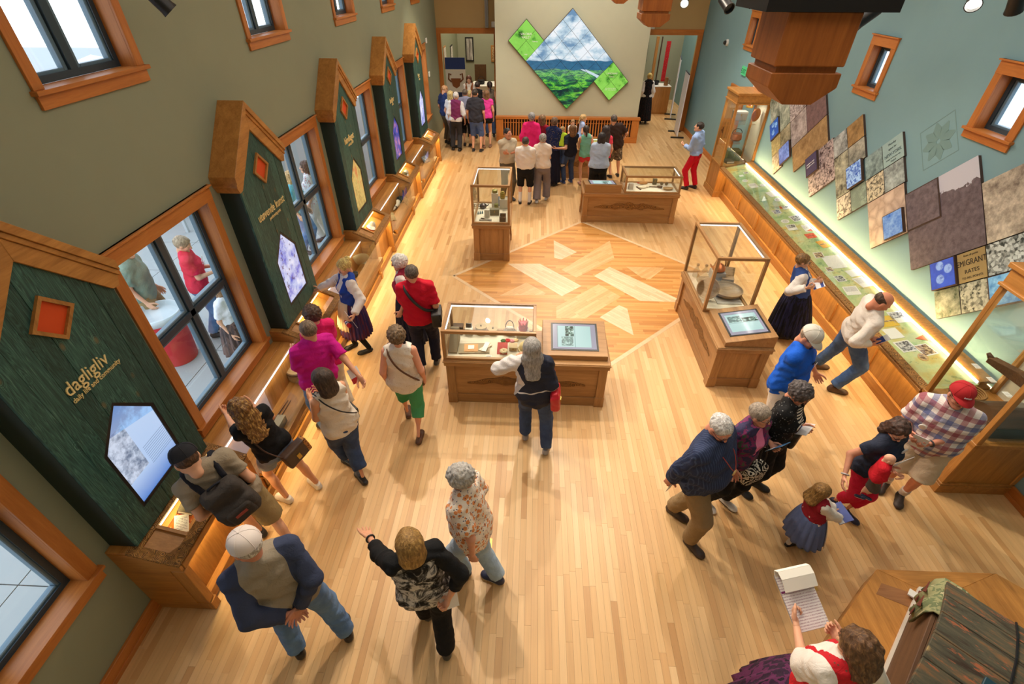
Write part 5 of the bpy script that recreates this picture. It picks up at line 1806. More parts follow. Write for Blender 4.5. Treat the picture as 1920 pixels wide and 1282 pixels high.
def person(label, loc, heading, h, feet, head, sex='m', girth=1.0, belly=0.0, hands=(None, None), poses=('relax', 'relax'), look=(0, 0),
   skin=(224, 172, 140), hair=('short', (70, 50, 36)), top=None, vest=None, bottom=None, skirt=None, shoes=('sneaker', (40, 40, 44), (60, 60, 60)),
   hat=None, socks=None, toes=(0, 0), face=False, glasses=False, lod=1, group=None, extra=None, elbow=(0.35, -0.9), apron=None, cat='person'):
 """loc: ground point between the feet; feet and head are given in world metres; heading clockwise from +y"""
 s = h / 1.72
 ch, sh = math.cos(R_(heading)), math.sin(R_(heading))
 tol = lambda p: np.array([(p[0] - loc[0]) * ch - (p[1] - loc[1]) * sh, (p[0] - loc[0]) * sh + (p[1] - loc[1]) * ch, p[2] if len(p) > 2 else 0.0])
 e = empty('person', (loc[0], loc[1], 0), -R_(heading), label, cat, group)
 vox = {0: 0.0115, 1: 0.0155, 2: 0.0225}[lod]
 fL, fR = tol(feet[0]), tol(feet[1])
 H = tol(head)
 fm_ = (fL + fR) / 2
 P = np.array([fm_[0] * 0.62 + H[0] * 0.38, fm_[1] * 0.62 + H[1] * 0.38, 0.935 * s])
 back = 0.12 * (H[1] - fm_[1])
 P[1] -= max(0, back)
 # feet reach
 hipw = (0.088 if sex == 'm' else 0.092) * s * (0.5 + 0.5 * girth)
 leg = 0.855 * s
 for _ in range(20):
  ok = True
  for sg, f in ((-1, fL), (1, fR)):
   if np.linalg.norm(P + np.array([sg * hipw, 0, -0.02 * s]) - (f + np.array([0, 0, 0.085 * s]))) > leg * 0.997:
    ok = False
  if ok:
   break
  P[2] -= 0.012 * s
 w = unit(H - P)
 L = min(np.linalg.norm(H - P), 0.70 * s)
 Hc = P + w * L
 u = unit(np.array([1.0, 0, 0]) - w * w[0])
 f = np.cross(w, u)
 at = lambda fr, a=0.0, b=0.0: P + w * (L * fr) + u * a * s + f * b * s
 sw = (0.168 if sex == 'm' else 0.146) * (0.6 + 0.4 * girth)
 Nk = at(0.76, 0, -0.012)
 Sh = [at(0.695, -sw, -0.008), at(0.695, sw, -0.008)]
 l1, l2 = 0.285 * s, 0.255 * s
 El, Wr = [None, None], [None, None]
 for i, sg in ((0, -1), (1, 1)):
  t = hands[i]
  if t is None:
   T = Sh[i] + np.array([sg * 0.075 * s, 0.06 * s, -0.50 * s])
  elif t == 'hold':
   T = at(0.30, sg * 0.09, 0.30)
  elif t == 'pocket':
   T = at(0.02, sg * 0.20, 0.03)
  elif t == 'back':
   T = at(0.05, sg * 0.05, -0.17)
  elif t == 'cross':
   T = at(0.42, -sg * 0.09, 0.19)
  else:
   T = tol(t)
  pole = np.array([sg * elbow[0], elbow[1] * 0.6, elbow[1]]) if t != 'back' else np.array([sg * 1.0, -0.7, 0.1])
  El[i], Wr[i] = ik(Sh[i], T, l1, l2, pole)
 Hp = [P + u * (-hipw) - np.array([0, 0, 0.03 * s]), P + u * hipw - np.array([0, 0, 0.03 * s])]
 Kn, An = [], []
 for i, ft in ((0, fL), (1, fR)):
  A = ft + np.array([0, -0.03 * s, 0.085 * s])
  k, a2 = ik(Hp[i], A, 0.435 * s, 0.425 * s, np.array([(-0.12, 0.12)[i], 1.0, 0.0]))
  Kn.append(k)
  An.append(a2)
 allp = np.array([Hc, P, Nk] + Sh + El + Wr + Kn + An + [fL, fR])
 lo, hi = allp.min(0) - 0.2 * s, allp.max(0) + 0.2 * s
 def torso(V, off, f0=-1, f1=2, k=0.05, bl=True):
  T = TORSO[sex]
  pr = [(fr, ru * girth * s + off, rv * (0.4 + 0.6 * girth) * s + off, fw) for fr, ru, rv, fw in T]
  for a, b in zip(pr, pr[1:]):
   if b[0] < f0 or a[0] > f1:
    continue
   V.cone(at(a[0], 0, a[3]), at(b[0], 0, b[3]), (a[1], a[2]), (b[1], b[2]), u, k)
  if f1 > 0.6:
   for i in (0, 1):
    V.cone(at(0.768, 0, -0.016), Sh[i], 0.060 * s + off, 0.051 * s + off, None, 0.05)
  if sex == 'f' and f1 > 0.4 and cat == 'person' and h > 1.4:
   for sg in (-1, 1):
    V.ell(at(0.46, sg * 0.070, 0.085), (0.060 * s * girth + off * .5,) * 3, 0.05)
  if belly and bl:
   V.ell(at(0.16, 0, 0.05), (0.14 * s * girth + off, 0.10 * s + belly * s + off, 0.15 * s), 0.06)
 def arm(V, i, off, upto=2.0, loose=0.0, k=0.03):
  """upto: 1 elbow, 2 wrist"""
  if upto <= 0:
   return
  a, b, c = Sh[i], El[i], Wr[i]
  g = 0.7 + 0.3 * girth
  if upto < 1:
   cp = a + (b - a) * upto
   V.cone(a, b, 0.053 * s * g + off, 0.044 * s * g + off + loose, None, k, cut=(cp, b - a))
  else:
   V.cone(a, b, 0.053 * s * g + off, 0.042 * s * g + off + loose, None, k)
   cp = b + (c - b) * (upto - 1)
   V.cone(b, c, 0.042 * s * g + off + loose, 0.027 * s + off + loose, None, 0.02, cut=(cp, c - b))
 def legs(V, off, upto=2.0, loose=0.0, k=0.03, bulge=0.0):
  g = 0.55 + 0.45 * girth
  for i in (0, 1):
   a, b, c = Hp[i], Kn[i], An[i]
   if upto < 1:
    cp = a + (b - a) * upto
    V.cone(a, b, 0.090 * s * g + off, 0.062 * s * g + off + loose, None, k, cut=(cp, b - a))
   else:
    V.cone(a, b, 0.090 * s * g + off, 0.056 * s * g + off + loose * 0.5, None, k)
    cp = b + (c - b) * (upto - 1)
    V.cone(b, c, 0.056 * s * g + off + loose * 0.5, 0.036 * s + off + loose, None, 0.02, cut=(cp, c - b))
    if bulge:
     V.ell(tuple(b + (c - b) * 0.34 + np.array([0, -0.018 * s, 0])), (0.040 * s, 0.042 * s, 0.09 * s), 0.03)
 # ---- body: one continuous skin surface (trunk, limbs), head and hands joined to the same mesh
 V = Vol(lo, hi, vox * 1.15)
 torso(V, -0.016 * s)
 for i in (0, 1):
  arm(V, i, -0.004 * s)
 legs(V, -0.006 * s if not bottom or bottom[2] < 1.2 else -0.018 * s, 1.97, bulge=0 if bottom and bottom[2] > 1.6 else 1)
 V.cone(at(0.66, 0, -0.01), at(0.92, 0, -0.012), (0.058 if sex == 'm' else 0.050) * s, (0.050 if sex == 'm' else 0.044) * s, None, 0.03)
 bv, bq = V.mesh()
 hy, hp = look
 Mh = Matrix.Translation(Hc) @ Matrix.Rotation(-R_(hy), 4, 'Z') @ Matrix.Rotation(-R_(hp), 4, 'X') @ Matrix.Scale(s * (1.0 if h > 1.45 else 1.22), 4)
 hv, hq = head_mesh(sex)
 M4 = np.array(Mh)
 hv2 = hv @ M4[:3, :3].T + M4[:3, 3]
 parts_v, parts_q = [bv, hv2], [bq, hq + len(bv)]
 n = len(bv) + len(hv2)
 if lod < 2:
  for i, sg in ((0, -1), (1, 1)):
   qv, qq = hand_mesh(poses[i])
   d = unit(Wr[i] - El[i])
   if hands[i] is None:
    pn = np.array([-sg, 0.15, 0.0])
   elif hands[i] == 'back':
    pn = np.array([0, -1.0, 0.2])
   else:
    pn = np.array([-sg * 0.8, 0.1, 0.55]) if poses[i] != 'open' else np.array([-sg * 0.3, 0.2, 1.0])
   pn = unit(pn - d * (pn @ d))
   z = -pn
   x = np.cross(d, z)
   Mm = np.stack([x, d, z], 1)
   v = qv.copy()
   fl = qq
   if i == 0:
    v[:, 0] *= -1
    fl = qq[:, ::-1]
   parts_v.append((v * s * 0.98) @ Mm.T + Wr[i] + d * 0.012)
   parts_q.append(fl + n)
   n += len(v)
 else:
  pass
 sk = skinmat(skin)
 me = np_mesh('body', np.concatenate(parts_v), np.concatenate(parts_q), sk)
 link('body', me, e)
 if lod == 2:
  V = Vol(lo, hi, 0.02)
  for i in (0, 1):
   d = unit(Wr[i] - El[i])
   V.cone(Wr[i], Wr[i] + d * 0.10 * s, (0.034 * s, 0.02), (0.028 * s, 0.016), None, 0.02)
  v, q = V.mesh()
  if len(v):
   link('hands', np_mesh('hands', v, q, sk), e)
 # ---- hair, hat, face
 if hair:
  hv_, hq_ = hair_mesh(hair[0])
  key = ('hm',) + tuple(hair)
  if key not in _cm:
   _cm[key] = np_mesh('hair', hv_, hq_, hairmat(*hair[1:]))
  link('hair', _cm[key], e, Mh)
 if hat:
  kind, c1, c2, rev = hat
  mc = plain('cap_%d_%d_%d' % c1, srgb(*c1), 0.85)
  mbr = plain('cap_%d_%d_%d' % c2, srgb(*c2), 0.85)
  mb = MB()
  prof = [(1.0, 0.0), (0.99, 0.22), (0.93, 0.48), (0.80, 0.72), (0.58, 0.9), (0.3, 0.985), (0.0, 1.0)]
  mb.lathe([(0.098 * r, 0.02 + 0.098 * z) for r, z in prof], 24, (0, -0.012, 0.02), sy=1.12)
  for k6 in range(6):
   th = k6 * PI / 3 + PI / 6
   mb.tube([(0.0985 * r * math.cos(th), -0.012 + 0.0985 * 1.12 * r * math.sin(th), 0.04 + 0.0985 * z) for r, z in prof], 0.0022, 4)
  mb.lathe([(0.008, 0), (0.007, 0.006), (0, 0.008)], 8, (0, -0.012, 0.137))
  co = mb.build('cap', mc, e, smooth=True, angle=50)
  br = MB()
  pts, pts2 = [], []
  for k9 in range(13):
   th = R_(20 + 140 * k9 / 12)
   c0, s0 = math.cos(th), math.sin(th)
   pts.append((0.094 * c0, -0.012 + 0.100 * s0, 0.042))
   ext = 0.075 * math.sin(PI * k9 / 12) ** 0.5
   pts2.append((0.094 * c0 * 1.02, -0.012 + 0.102 * s0 + ext, 0.038 - 0.022 * ext / 0.075))
  vs = [(p[0], p[1], p[2]) for p in pts + pts2] + [(p[0], p[1], p[2] - 0.005) for p in pts + pts2]
  fs = [(k, 13 + k, 14 + k, k + 1) for k in range(12)] + [(26 + k + 1, 26 + 14 + k, 26 + 13 + k, 26 + k) for k in range(12)] + [(13 + k, 39 + k, 40 + k, 14 + k) for k in range(12)]
  br.add(vs, fs)
  bo = br.build('brim', mbr, co, smooth=True)
  co.matrix_local = Mh @ (Matrix.Rotation(PI, 4, 'Z') if rev else Matrix.Identity(4))
 if face:
  for sg in (-1, 1):
   eo = MB().lathe([(0.0, 0.0125), (0.006, 0.011), (0.011, 0.006), (0.0125, 0.0)], 10, X=Matrix.Translation((sg * 0.031, 0.080, 0.004)) @ Matrix.Rotation(-PI / 2, 4, 'X'))
   eo.lathe([(0.0, 0.0135), (0.0055, 0.0125), (0.0062, 0.011)], 10, m=1, X=Matrix.Translation((sg * 0.031, 0.0805, 0.003)) @ Matrix.Rotation(-PI / 2, 4, 'X'))
   o = eo.build('eye', [plain('eye_white', srgb(232, 226, 220), 0.3), plain('iris', srgb(50, 40, 34), 0.25)], e, smooth=True)
   o.matrix_local = Mh
   hc = hair[1] if hair else (90, 70, 56)
   o = MB().tube([(sg * 0.014, 0.093, 0.022), (sg * 0.030, 0.091, 0.027), (sg * 0.048, 0.080, 0.022)], [0.003, 0.004, 0.0025], 6).build('eyebrow', plain('brow_%d_%d_%d' % hc, tuple(c * 0.7 for c in srgb(*hc)), 0.8), e, smooth=True)
   o.matrix_local = Mh
  o = MB().tube([(-0.021, 0.083, -0.059), (-0.008, 0.0925, -0.058), (0.008, 0.0925, -0.058), (0.021, 0.083, -0.059)], [0.002, 0.0055, 0.0055, 0.002], 6).build('lips', plain('lips', srgb(176, 92, 86), 0.5), e, smooth=True)
  o.matrix_local = Mh
 if glasses:
  mb = MB()
  for sg in (-1, 1):
   mb.tube([(sg * 0.032 + 0.022 * math.cos(q * PI / 6), 0.104, 0.004 + 0.016 * math.sin(q * PI / 6)) for q in range(12)], 0.0022, 5, closed=True)
   mb.tube([(sg * 0.054, 0.102, 0.008), (sg * 0.082, 0.06, 0.008), (sg * 0.088, -0.01, 0.004)], 0.0022, 5)
  mb.tube([(-0.010, 0.106, 0.008), (0.010, 0.106, 0.008)], 0.0022, 5)
  o = mb.build('glasses', M_dark, e)
  o.matrix_local = Mh
 # ---- clothes
 seed = (loc[0] * 7.3 + loc[1] * 3.1)
 def top_mesh(spec, over=0.0, name=None):
  nm, mt, sl, hem, off, loose = (list(spec) + [0.0])[:6]
  V = Vol(lo, hi, vox)
  torso(V, off * s + over)
  if hem < 0.03:
   for i in (0, 1):
    V.ell(tuple(Hp[i] + np.array([0, -0.03 * s, 0.04 * s])), (0.092 * s * girth + off * s, 0.084 * s + off * s, 0.10 * s), 0.05)
  # flat hem
  V.plane(at(hem), -w)
  for i in (0, 1):
   arm(V, i, off * s * 0.8 + over * 0.7, sl, loose * 0.7)
  neck = 0.056 if sex == 'm' else 0.062
  if nm in ('tank_top', 'vest', 'camisole'):
   V.cone(at(0.80, 0, 0.03), at(0.68, 0, 0.03), 0.085 * s, 0.072 * s, None, 0.015, 'sub')
   for i, sg in ((0, -1), (1, 1)):
    V.cone(at(0.70, sg * (sw + 0.035), 0), at(0.58, sg * (sw + 0.04), 0.0), (0.07 * s, 0.075 * s), (0.055 * s, 0.07 * s), u, 0.015, 'sub')
  V.cone(at(0.885, 0, 0.034), at(1.05, 0, 0.05), neck * s, neck * 1.3 * s, None, 0.012, 'sub')
  if nm in ('vest', 'cardigan'):
   V.cone(at(0.74, 0, 0.16), at(0.30, 0, 0.18), (0.075 * s, 0.10 * s), (0.03 * s, 0.08 * s), u, 0.02, 'sub')
  V.folds(0.0105 * s * (1.0 if vox < 0.02 else 0.7), 1.0 / s, seed)
  v, q = V.mesh()
  me = np_mesh(nm, v, q, mt[0] if isinstance(mt, tuple) else mt)
  if isinstance(mt, tuple):
   def segd(a, b):
    ab = b - a
    t = np.clip((v - a) @ ab / (ab @ ab), 0, 1)
    return np.linalg.norm(v - a - t[:, None] * ab, axis=1)
   sl_ = np.full(len(v), -1.0)
   tor = segd(at(0.05), at(0.60)) - 0.135 * s * girth
   for i in mt[1]:
    sl_ = np.maximum(sl_, tor - np.minimum(segd(Sh[i] * 0.8 + Nk * 0.2, El[i]), segd(El[i], Wr[i])) + 0.05 * s)
   me.attributes.new('sl', 'FLOAT', 'POINT').data.foreach_set('value', sl_.astype(np.float32))
  o = link(nm, me, e)
  if nm in ('polo_shirt', 'shirt', 'blouse', 'tee_shirt', 'jacket', 'sweatshirt') and lod < 2:
   rc = 0.060 if sex == 'm' else 0.053
   ring = [at(0.815 - 0.03 * math.sin(a), rc * math.cos(a), 0.0 + rc * math.sin(a)) for a in np.linspace(0, 2 * PI, 16, endpoint=False)]
   MB().tube([tuple(p) for p in ring], 0.013 * s, 6, closed=True).build('collar', mt[0] if isinstance(mt, tuple) else mt, o, smooth=True)
  return o
 if top:
  top_mesh(top)
 if vest:
  top_mesh(vest, 0.020)
 if bottom:
  nm, mt, upto, off, loose = bottom
  V = Vol(lo, hi, vox)
  torso(V, min(off, 0.006) * s, -1, 0.05, bl=False)
  V.plane(at(0.10), w)
  for i in (0, 1):
   V.ell(tuple(Hp[i] + np.array([0, -0.032 * s, 0.02 * s])), (0.080 * s * girth, 0.080 * s, 0.09 * s), 0.05)
  legs(V, off * s, upto, loose)
  V.folds(0.006 * s, 1.1 / s, seed + 2)
  v, q = V.mesh()
  link(nm, np_mesh(nm, v, q, mt), e)
 if skirt:
  nm, mt, zh, rh, npl = skirt
  c0 = at(0.16)
  r0x, r0y = TORSO[sex][2][1] * girth * s + 0.032, TORSO[sex][2][2] * girth * s + 0.032
  cf = (fL + fR) / 2
  def loft(a0, a1, seg, grow, mt_, name, z_lo, rings=12):
   vs, fs = [], []
   full = abs(a1 - a0) > 6.2
   cols = seg if full else seg + 1
   for r in range(rings + 1):
    t = r / rings
    cx = c0[0] * (1 - t) + (c0[0] * 0.35 + cf[0] * 0.65) * t
    cy = c0[1] * (1 - t) + (c0[1] * 0.35 + cf[1] * 0.65) * t
    z = c0[2] * (1 - t) + z_lo * t
    for k in range(cols):
     th = a0 + (a1 - a0) * k / seg
     g = t ** 0.62
     pl = 1 + 0.07 * g * math.cos(npl * th) if npl else 1
     rx = (r0x * (1 - g) + rh * g) * pl + grow
     ry = (r0y * (1 - g) + rh * 0.88 * g) * pl + grow
     vs.append((cx + rx * math.cos(th), cy + ry * math.sin(th), z))
   for r in range(rings):
    for k in range(seg):
     k2 = (k + 1) % cols
     fs.append((r * cols + k, (r + 1) * cols + k, (r + 1) * cols + k2, r * cols + k2))
   mb = MB().add(vs, fs)
   o = mb.build(name, mt_, e, smooth=True)
   md = o.modifiers.new('s', 'SOLIDIFY')
   md.thickness = 0.006
   md.offset = 1
   return o
  loft(0, 2 * PI, 96 if lod < 2 else 48, 0.0, mt, nm, zh)
  if apron:
   loft(PI / 2 - 0.85, PI / 2 + 0.85, 30, 0.012, apron[0], 'apron', apron[1])
 if socks:
  V = Vol(lo, hi, vox)
  for i in (0, 1):
   c, k = An[i], Kn[i]
   V.cone(c, c + (k - c) * socks[1], 0.042 * s, (0.044 + 0.012 * socks[1]) * s, None, 0.01, cut=(c + (k - c) * socks[1], k - c))
  v, q = V.mesh()
  link('socks', np_mesh('socks', v, q, socks[0]), e)
 m1, m2 = plain('shoe_%d_%d_%d' % shoes[1], srgb(*shoes[1]), 0.5), plain('shoe_%d_%d_%d' % shoes[2], srgb(*shoes[2]), 0.6)
 sm = shoe_mesh(shoes[0], m1, m2)
 for i, ft in ((0, fL), (1, fR)):
  lift = ft[2]
  M = Matrix.Translation((ft[0], ft[1], 0.002 + lift)) @ Matrix.Rotation(-R_(toes[i] + (-8, 8)[i]), 4, 'Z') @ Matrix.Scale(s * 1.0, 4)
  link('shoe', sm, e, M)
 r = Pose()
 r.e, r.at, r.W, r.H, r.s, r.Mh, r.El, r.Sh, r.P, r.An, r.u, r.f, r.w = e, at, Wr, Hc, s, Mh, El, Sh, P, An, u, f, w
 r.sw = sw
 r.world = Matrix.Translation((loc[0], loc[1], 0)) @ Matrix.Rotation(-R_(heading), 4, 'Z')
 return r
# ================================================================ the people
PE = {}
PE['backpack'] = person('person in black cap and taupe tee with backpack leaning over the nearest console', (-2.52, 2.55), -48, 1.80, ((-2.74, 2.63), (-2.30, 2.47)), (-2.67, 2.31, 1.62), 'm', 1.02, look=(-8, 28), hair=('short', (70, 46, 30)), hat=('cap', (20, 20, 28), (20, 20, 28), False), top=('tee_shirt', cloth('taupe', (150, 136, 116)), 0.62, -0.12, 0.016, 0.012), bottom=('shorts', cloth('khaki', (150, 128, 88)), 0.98, 0.016, 0.03), shoes=('sneaker', (46, 46, 50), (200, 196, 190)), hands=((-2.59, 2.38, 1.00), (-2.50, 2.57, 0.98)), lod=0)
PE['blackteegirl'] = person('person with long wavy blonde-brown hair, black tee and denim shorts', (-2.50, 3.13), -62, 1.64, ((-2.63, 3.03), (-2.37, 3.23)), (-2.61, 2.96, 1.52), 'f', 0.95, look=(-4, 8), skin=(226, 166, 128), hair=('longwavy', (116, 76, 36), (206, 164, 88)), top=('tee_shirt', cloth('black', (24, 24, 26)), 0.55, -0.02, 0.012, 0.01), bottom=('shorts', cloth('light_denim', (112, 128, 150), 'denim', (150, 164, 184)), 0.5, 0.014, 0.02), shoes=('sneaker', (226, 214, 200), (240, 236, 226)), hands=((-3.06, 3.28, 1.15), (-2.78, 3.34, 1.18)), poses=('grip', 'relax'), glasses=True, lod=0)
PE['capelder'] = person('person in pale cap and navy-sleeved grey shirt, hands clasped behind', (-1.72, 1.64), -38, 1.80, ((-1.91, 1.56), (-1.53, 1.72)), (-1.82, 1.60, 1.68), 'm', 1.18, belly=0.05, look=(-25, 10), skin=(214, 150, 124), hair=('short', (190, 180, 170)), hat=('cap', (226, 214, 208), (226, 214, 208), False), top=('sweatshirt', (cloth('raglan', (152, 140, 122), 'sleeve', (58, 66, 92)), (0, 1)), 1.93, -0.08, 0.022, 0.012), bottom=('jeans', cloth('blue_jeans', (86, 116, 160), 'denim', (116, 148, 190)), 1.93, 0.016, 0.02), shoes=('sneaker', (38, 32, 32), (30, 28, 28)), hands=('back', 'back'), poses=('relax', 'relax'), lod=0)
PE['pointing'] = person('person in black and white tie-dye top, arm stretched out', (-0.74, 1.77), -22, 1.68, ((-0.86, 1.92), (-0.63, 1.62)), (-0.78, 1.73, 1.56), 'f', 1.08, look=(-5, 5), skin=(222, 164, 130), hair=('bob', (150, 112, 58), (196, 156, 90)), top=('shirt', cloth('tiedye', (26, 26, 28), 'tiedye', (204, 200, 198), (110, 108, 108)), 0, -0.2, 0.018, 0.01), vest=('cardigan', cloth('black'), 1.55, 0.75, 0.006), bottom=('trousers', cloth('black'), 1.95, 0.014, 0.03), shoes=('sneaker', (70, 64, 60), (40, 38, 38)), hands=((-1.25, 2.05, 1.08), (-0.54, 1.65, 0.95)), poses=('open', 'grip'), elbow=(0.6, -0.8), lod=0)
PE['floral'] = person('person with curly grey hair in orange flowered blouse and pale jeans', (-0.41, 2.28), -76, 1.66, ((-0.57, 2.30), (-0.24, 2.25)), (-0.50, 2.30, 1.54), 'f', 1.18, belly=0.03, look=(-10, 18), skin=(216, 158, 132), hair=('curly', (176, 172, 168), (206, 202, 196)), top=('blouse', cloth('floral', (236, 222, 206), 'floral', (222, 140, 80), (52, 60, 96)), 0.8, -0.2, 0.02, 0.03), bottom=('jeans', cloth('pale_jeans', (150, 174, 200), 'denim', (176, 198, 220)), 1.93, 0.016, 0.025), shoes=('sneaker', (44, 50, 80), (226, 222, 214)), hands=((-0.41, 2.04, 0.86), None), lod=0)
PE['tanktop'] = person('person with dark hair in white tank top, black strap, cropped jeans', (-1.96, 3.43), -52, 1.70, ((-2.06, 3.54), (-1.86, 3.32)), (-1.96, 3.33, 1.58), 'f', 1.0, look=(-10, 14), skin=(218, 160, 124), hair=('bob', (56, 40, 30)), top=('tank_top', cloth('offwhite', (226, 214, 198)), 0, -0.12, 0.014), bottom=('cropped_jeans', cloth('dark_jeans', (48, 64, 98), 'denim', (72, 92, 130)), 1.66, 0.014, 0.03), shoes=('flat', (30, 26, 26), (24, 22, 22)), hands=('hold', 'hold'), lod=0)
PE['magenta'] = person('tall person in magenta polo shirt and jeans', (-2.46, 4.05), -50, 1.73, ((-2.56, 4.07), (-2.35, 4.03)), (-2.37, 4.06, 1.61), 'm', 1.12, look=(-5, 8), hair=('short', (104, 84, 66)), skin=(220, 164, 130), top=('polo_shirt', cloth('magenta', (196, 22, 134)), 0.85, -0.12, 0.02, 0.02), bottom=('jeans', cloth('blue_jeans'), 1.93, 0.014, 0.02), shoes=('sneaker', (34, 32, 34), (34, 32, 34)), hands=('hold', (-1.80, 3.91, 0.95)), lod=0)
PE['pinktee'] = person('person with dark curly hair in pink tee at the second console', (-2.46, 4.43), -50, 1.66, ((-2.55, 4.38), (-2.37, 4.48)), (-2.49, 4.45, 1.54), 'f', 1.05, look=(0, 12), hair=('curly', (70, 48, 34)), top=('tee_shirt', cloth('pink', (214, 30, 100)), 0.7, -0.12, 0.016, 0.012), bottom=('trousers', cloth('cream', (226, 210, 186)), 1.9, 0.014, 0.02), shoes=('sneaker', (60, 50, 46), (220, 214, 206)), hands=('hold', 'hold'), lod=1)
PE['guide'] = person('person in blue embroidered vest, white blouse and long pleated skirt pointing at console', (-2.60, 5.73), -128, 1.60, ((-2.73, 5.79), (-2.47, 5.67)), (-2.53, 5.69, 1.48), 'f', 0.95, look=(-5, 22), face=True, skin=(232, 176, 140), hair=('bun', (206, 170, 100)), top=('blouse', cloth('white_linen', (232, 224, 216)), 1.93, 0.0, 0.018, 0.022), vest=('vest', cloth('royal_blue', (34, 68, 160)), 0, 0.14, 0.006), skirt=('skirt', cloth('guide_skirt', (56, 46, 92), 'bands', (92, 46, 72), (44, 48, 104)), 0.36, 0.25, 26), apron=(cloth('apron', (222, 200, 164), 'lowband', (196, 120, 60)), 0.52), shoes=('flat', (22, 20, 20), (22, 20, 20)), socks=(cloth('black'), 0.7), hands=((-2.40, 5.34, 0.93), (-3.06, 5.83, 1.02)), poses=('grip', 'open'), lod=0)
PE['whitehair'] = person('elderly person with white hair in crimson vest beside the red polo shirt', (-1.76, 5.81), -95, 1.62, ((-1.79, 5.70), (-1.73, 5.91)), (-1.80, 5.80, 1.50), 'f', 1.05, look=(0, 8), face=True, glasses=True, hair=('curly', (226, 222, 216), (240, 236, 230)), top=('blouse', cloth('white_linen'), 1.0, 0.0, 0.018, 0.02), vest=('vest', cloth('crimson', (150, 40, 62)), 0, 0.0, 0.006), skirt=('skirt', cloth('dark_navy', (34, 36, 54)), 0.2, 0.26, 20), shoes=('flat', (22, 20, 20), (22, 20, 20)), lod=1)
PE['redpolo'] = person('person in red polo shirt with a black shoulder bag', (-1.45, 5.37), -8, 1.75, ((-1.55, 5.28), (-1.36, 5.46)), (-1.51, 5.31, 1.62), 'm', 1.12, look=(-20, 5), hair=('short', (84, 72, 62)), skin=(218, 160, 128), top=('polo_shirt', cloth('red', (196, 18, 44)), 0.85, -0.12, 0.02, 0.02), bottom=('jeans', cloth('dark_navy'), 1.93, 0.014, 0.02), shoes=('sneaker', (70, 70, 74), (196, 194, 190)), hands=('hold', None), lod=0)
PE['greencapri'] = person('person in white sleeveless blouse and green cropped trousers', (-1.45, 4.17), -8, 1.68, ((-1.56, 4.38), (-1.33, 3.95)), (-1.42, 4.07, 1.56), 'f', 1.05, look=(-10, 8), hair=('curly', (104, 82, 58)), skin=(224, 160, 130), top=('tank_top', cloth('white_eyelet', (236, 226, 214), 'dots', (214, 196, 178)), 0, -0.2, 0.018, 0.0), bottom=('cropped_trousers', cloth('green', (74, 156, 104)), 1.35, 0.014, 0.02), shoes=('flat', (96, 64, 46), (70, 46, 34)), lod=0)
PE['jacket'] = person('person with long grey hair in navy and white jacket', (0.13, 3.97), 4, 1.68, ((0.00, 4.08), (0.26, 3.86)), (0.04, 3.94, 1.56), 'f', 1.12, look=(-15, 5), hair=('long', (150, 146, 142), (180, 176, 172)), top=('jacket', (cloth('jacket', (42, 46, 62), 'sidewhite', (214, 208, 206)), (0,)), 1.93, -0.26, 0.024, 0.02), bottom=('jeans', cloth('dark_jeans'), 1.93, 0.014, 0.02), shoes=('sneaker', (150, 148, 150), (196, 194, 192)), hands=((-0.13, 3.99, 1.36), None), poses=('grip', 'relax'), lod=0)
PE['bunad'] = person('person in blue vest and long black skirt holding booklets by the green counter', (4.23, 6.42), 104, 1.53, ((4.07, 6.33), (4.39, 6.52)), (3.93, 6.39, 1.42), 'f', 1.1, look=(5, 5), face=True, glasses=True, hair=('pixie', (120, 88, 50)), top=('blouse', cloth('white_linen'), 1.93, 0.0, 0.018, 0.024), vest=('vest', cloth('slate_blue', (58, 84, 148)), 0, 0.10, 0.006), skirt=('skirt', cloth('black_skirt', (26, 24, 32), 'bands', (36, 36, 66), (20, 20, 26)), 0.16, 0.34, 26), shoes=('flat', (22, 20, 20), (22, 20, 20)), hands=((4.15, 6.22, 1.12), (3.98, 6.10, 1.08)), poses=('grip', 'grip'), lod=0)
PE['bald'] = person('balding person in white shirt and jeans leaning over the green counter', (4.31, 5.36), 100, 1.80, ((4.31, 5.61), (4.32, 5.11)), (4.23, 5.03, 1.55), 'm', 1.02, look=(10, 35), hair=('fringe', (70, 52, 40)), skin=(208, 142, 112), top=('shirt', cloth('white_shirt', (226, 218, 208)), 1.85, -0.12, 0.02, 0.02), bottom=('jeans', cloth('mid_jeans', (62, 88, 130), 'denim', (90, 118, 160)), 1.93, 0.014, 0.02), shoes=('sneaker', (84, 58, 40), (60, 42, 30)), hands=((4.38, 5.06, 1.00), (4.29, 4.94, 0.98)), poses=('grip', 'grip'), lod=0)
PE['bluetee'] = person('person in pale grey cap and bright blue tee', (2.95, 4.21), 135, 1.78, ((3.05, 4.25), (2.85, 4.17)), (2.98, 4.18, 1.62), 'm', 1.08, belly=0.03, look=(10, 30), face=True, hair=('short', (150, 130, 110)), hat=('cap', (214, 210, 200), (214, 210, 200), False), skin=(222, 158, 130), top=('tee_shirt', cloth('bright_blue', (24, 92, 206)), 0.75, -0.14, 0.02, 0.02), bottom=('shorts', cloth('white_shorts', (222, 216, 208)), 1.0, 0.018, 0.03), shoes=('sneaker', (60, 60, 64), (200, 196, 190)), hands=((3.39, 4.38, 0.95), (3.07, 4.25, 0.95)), lod=0)
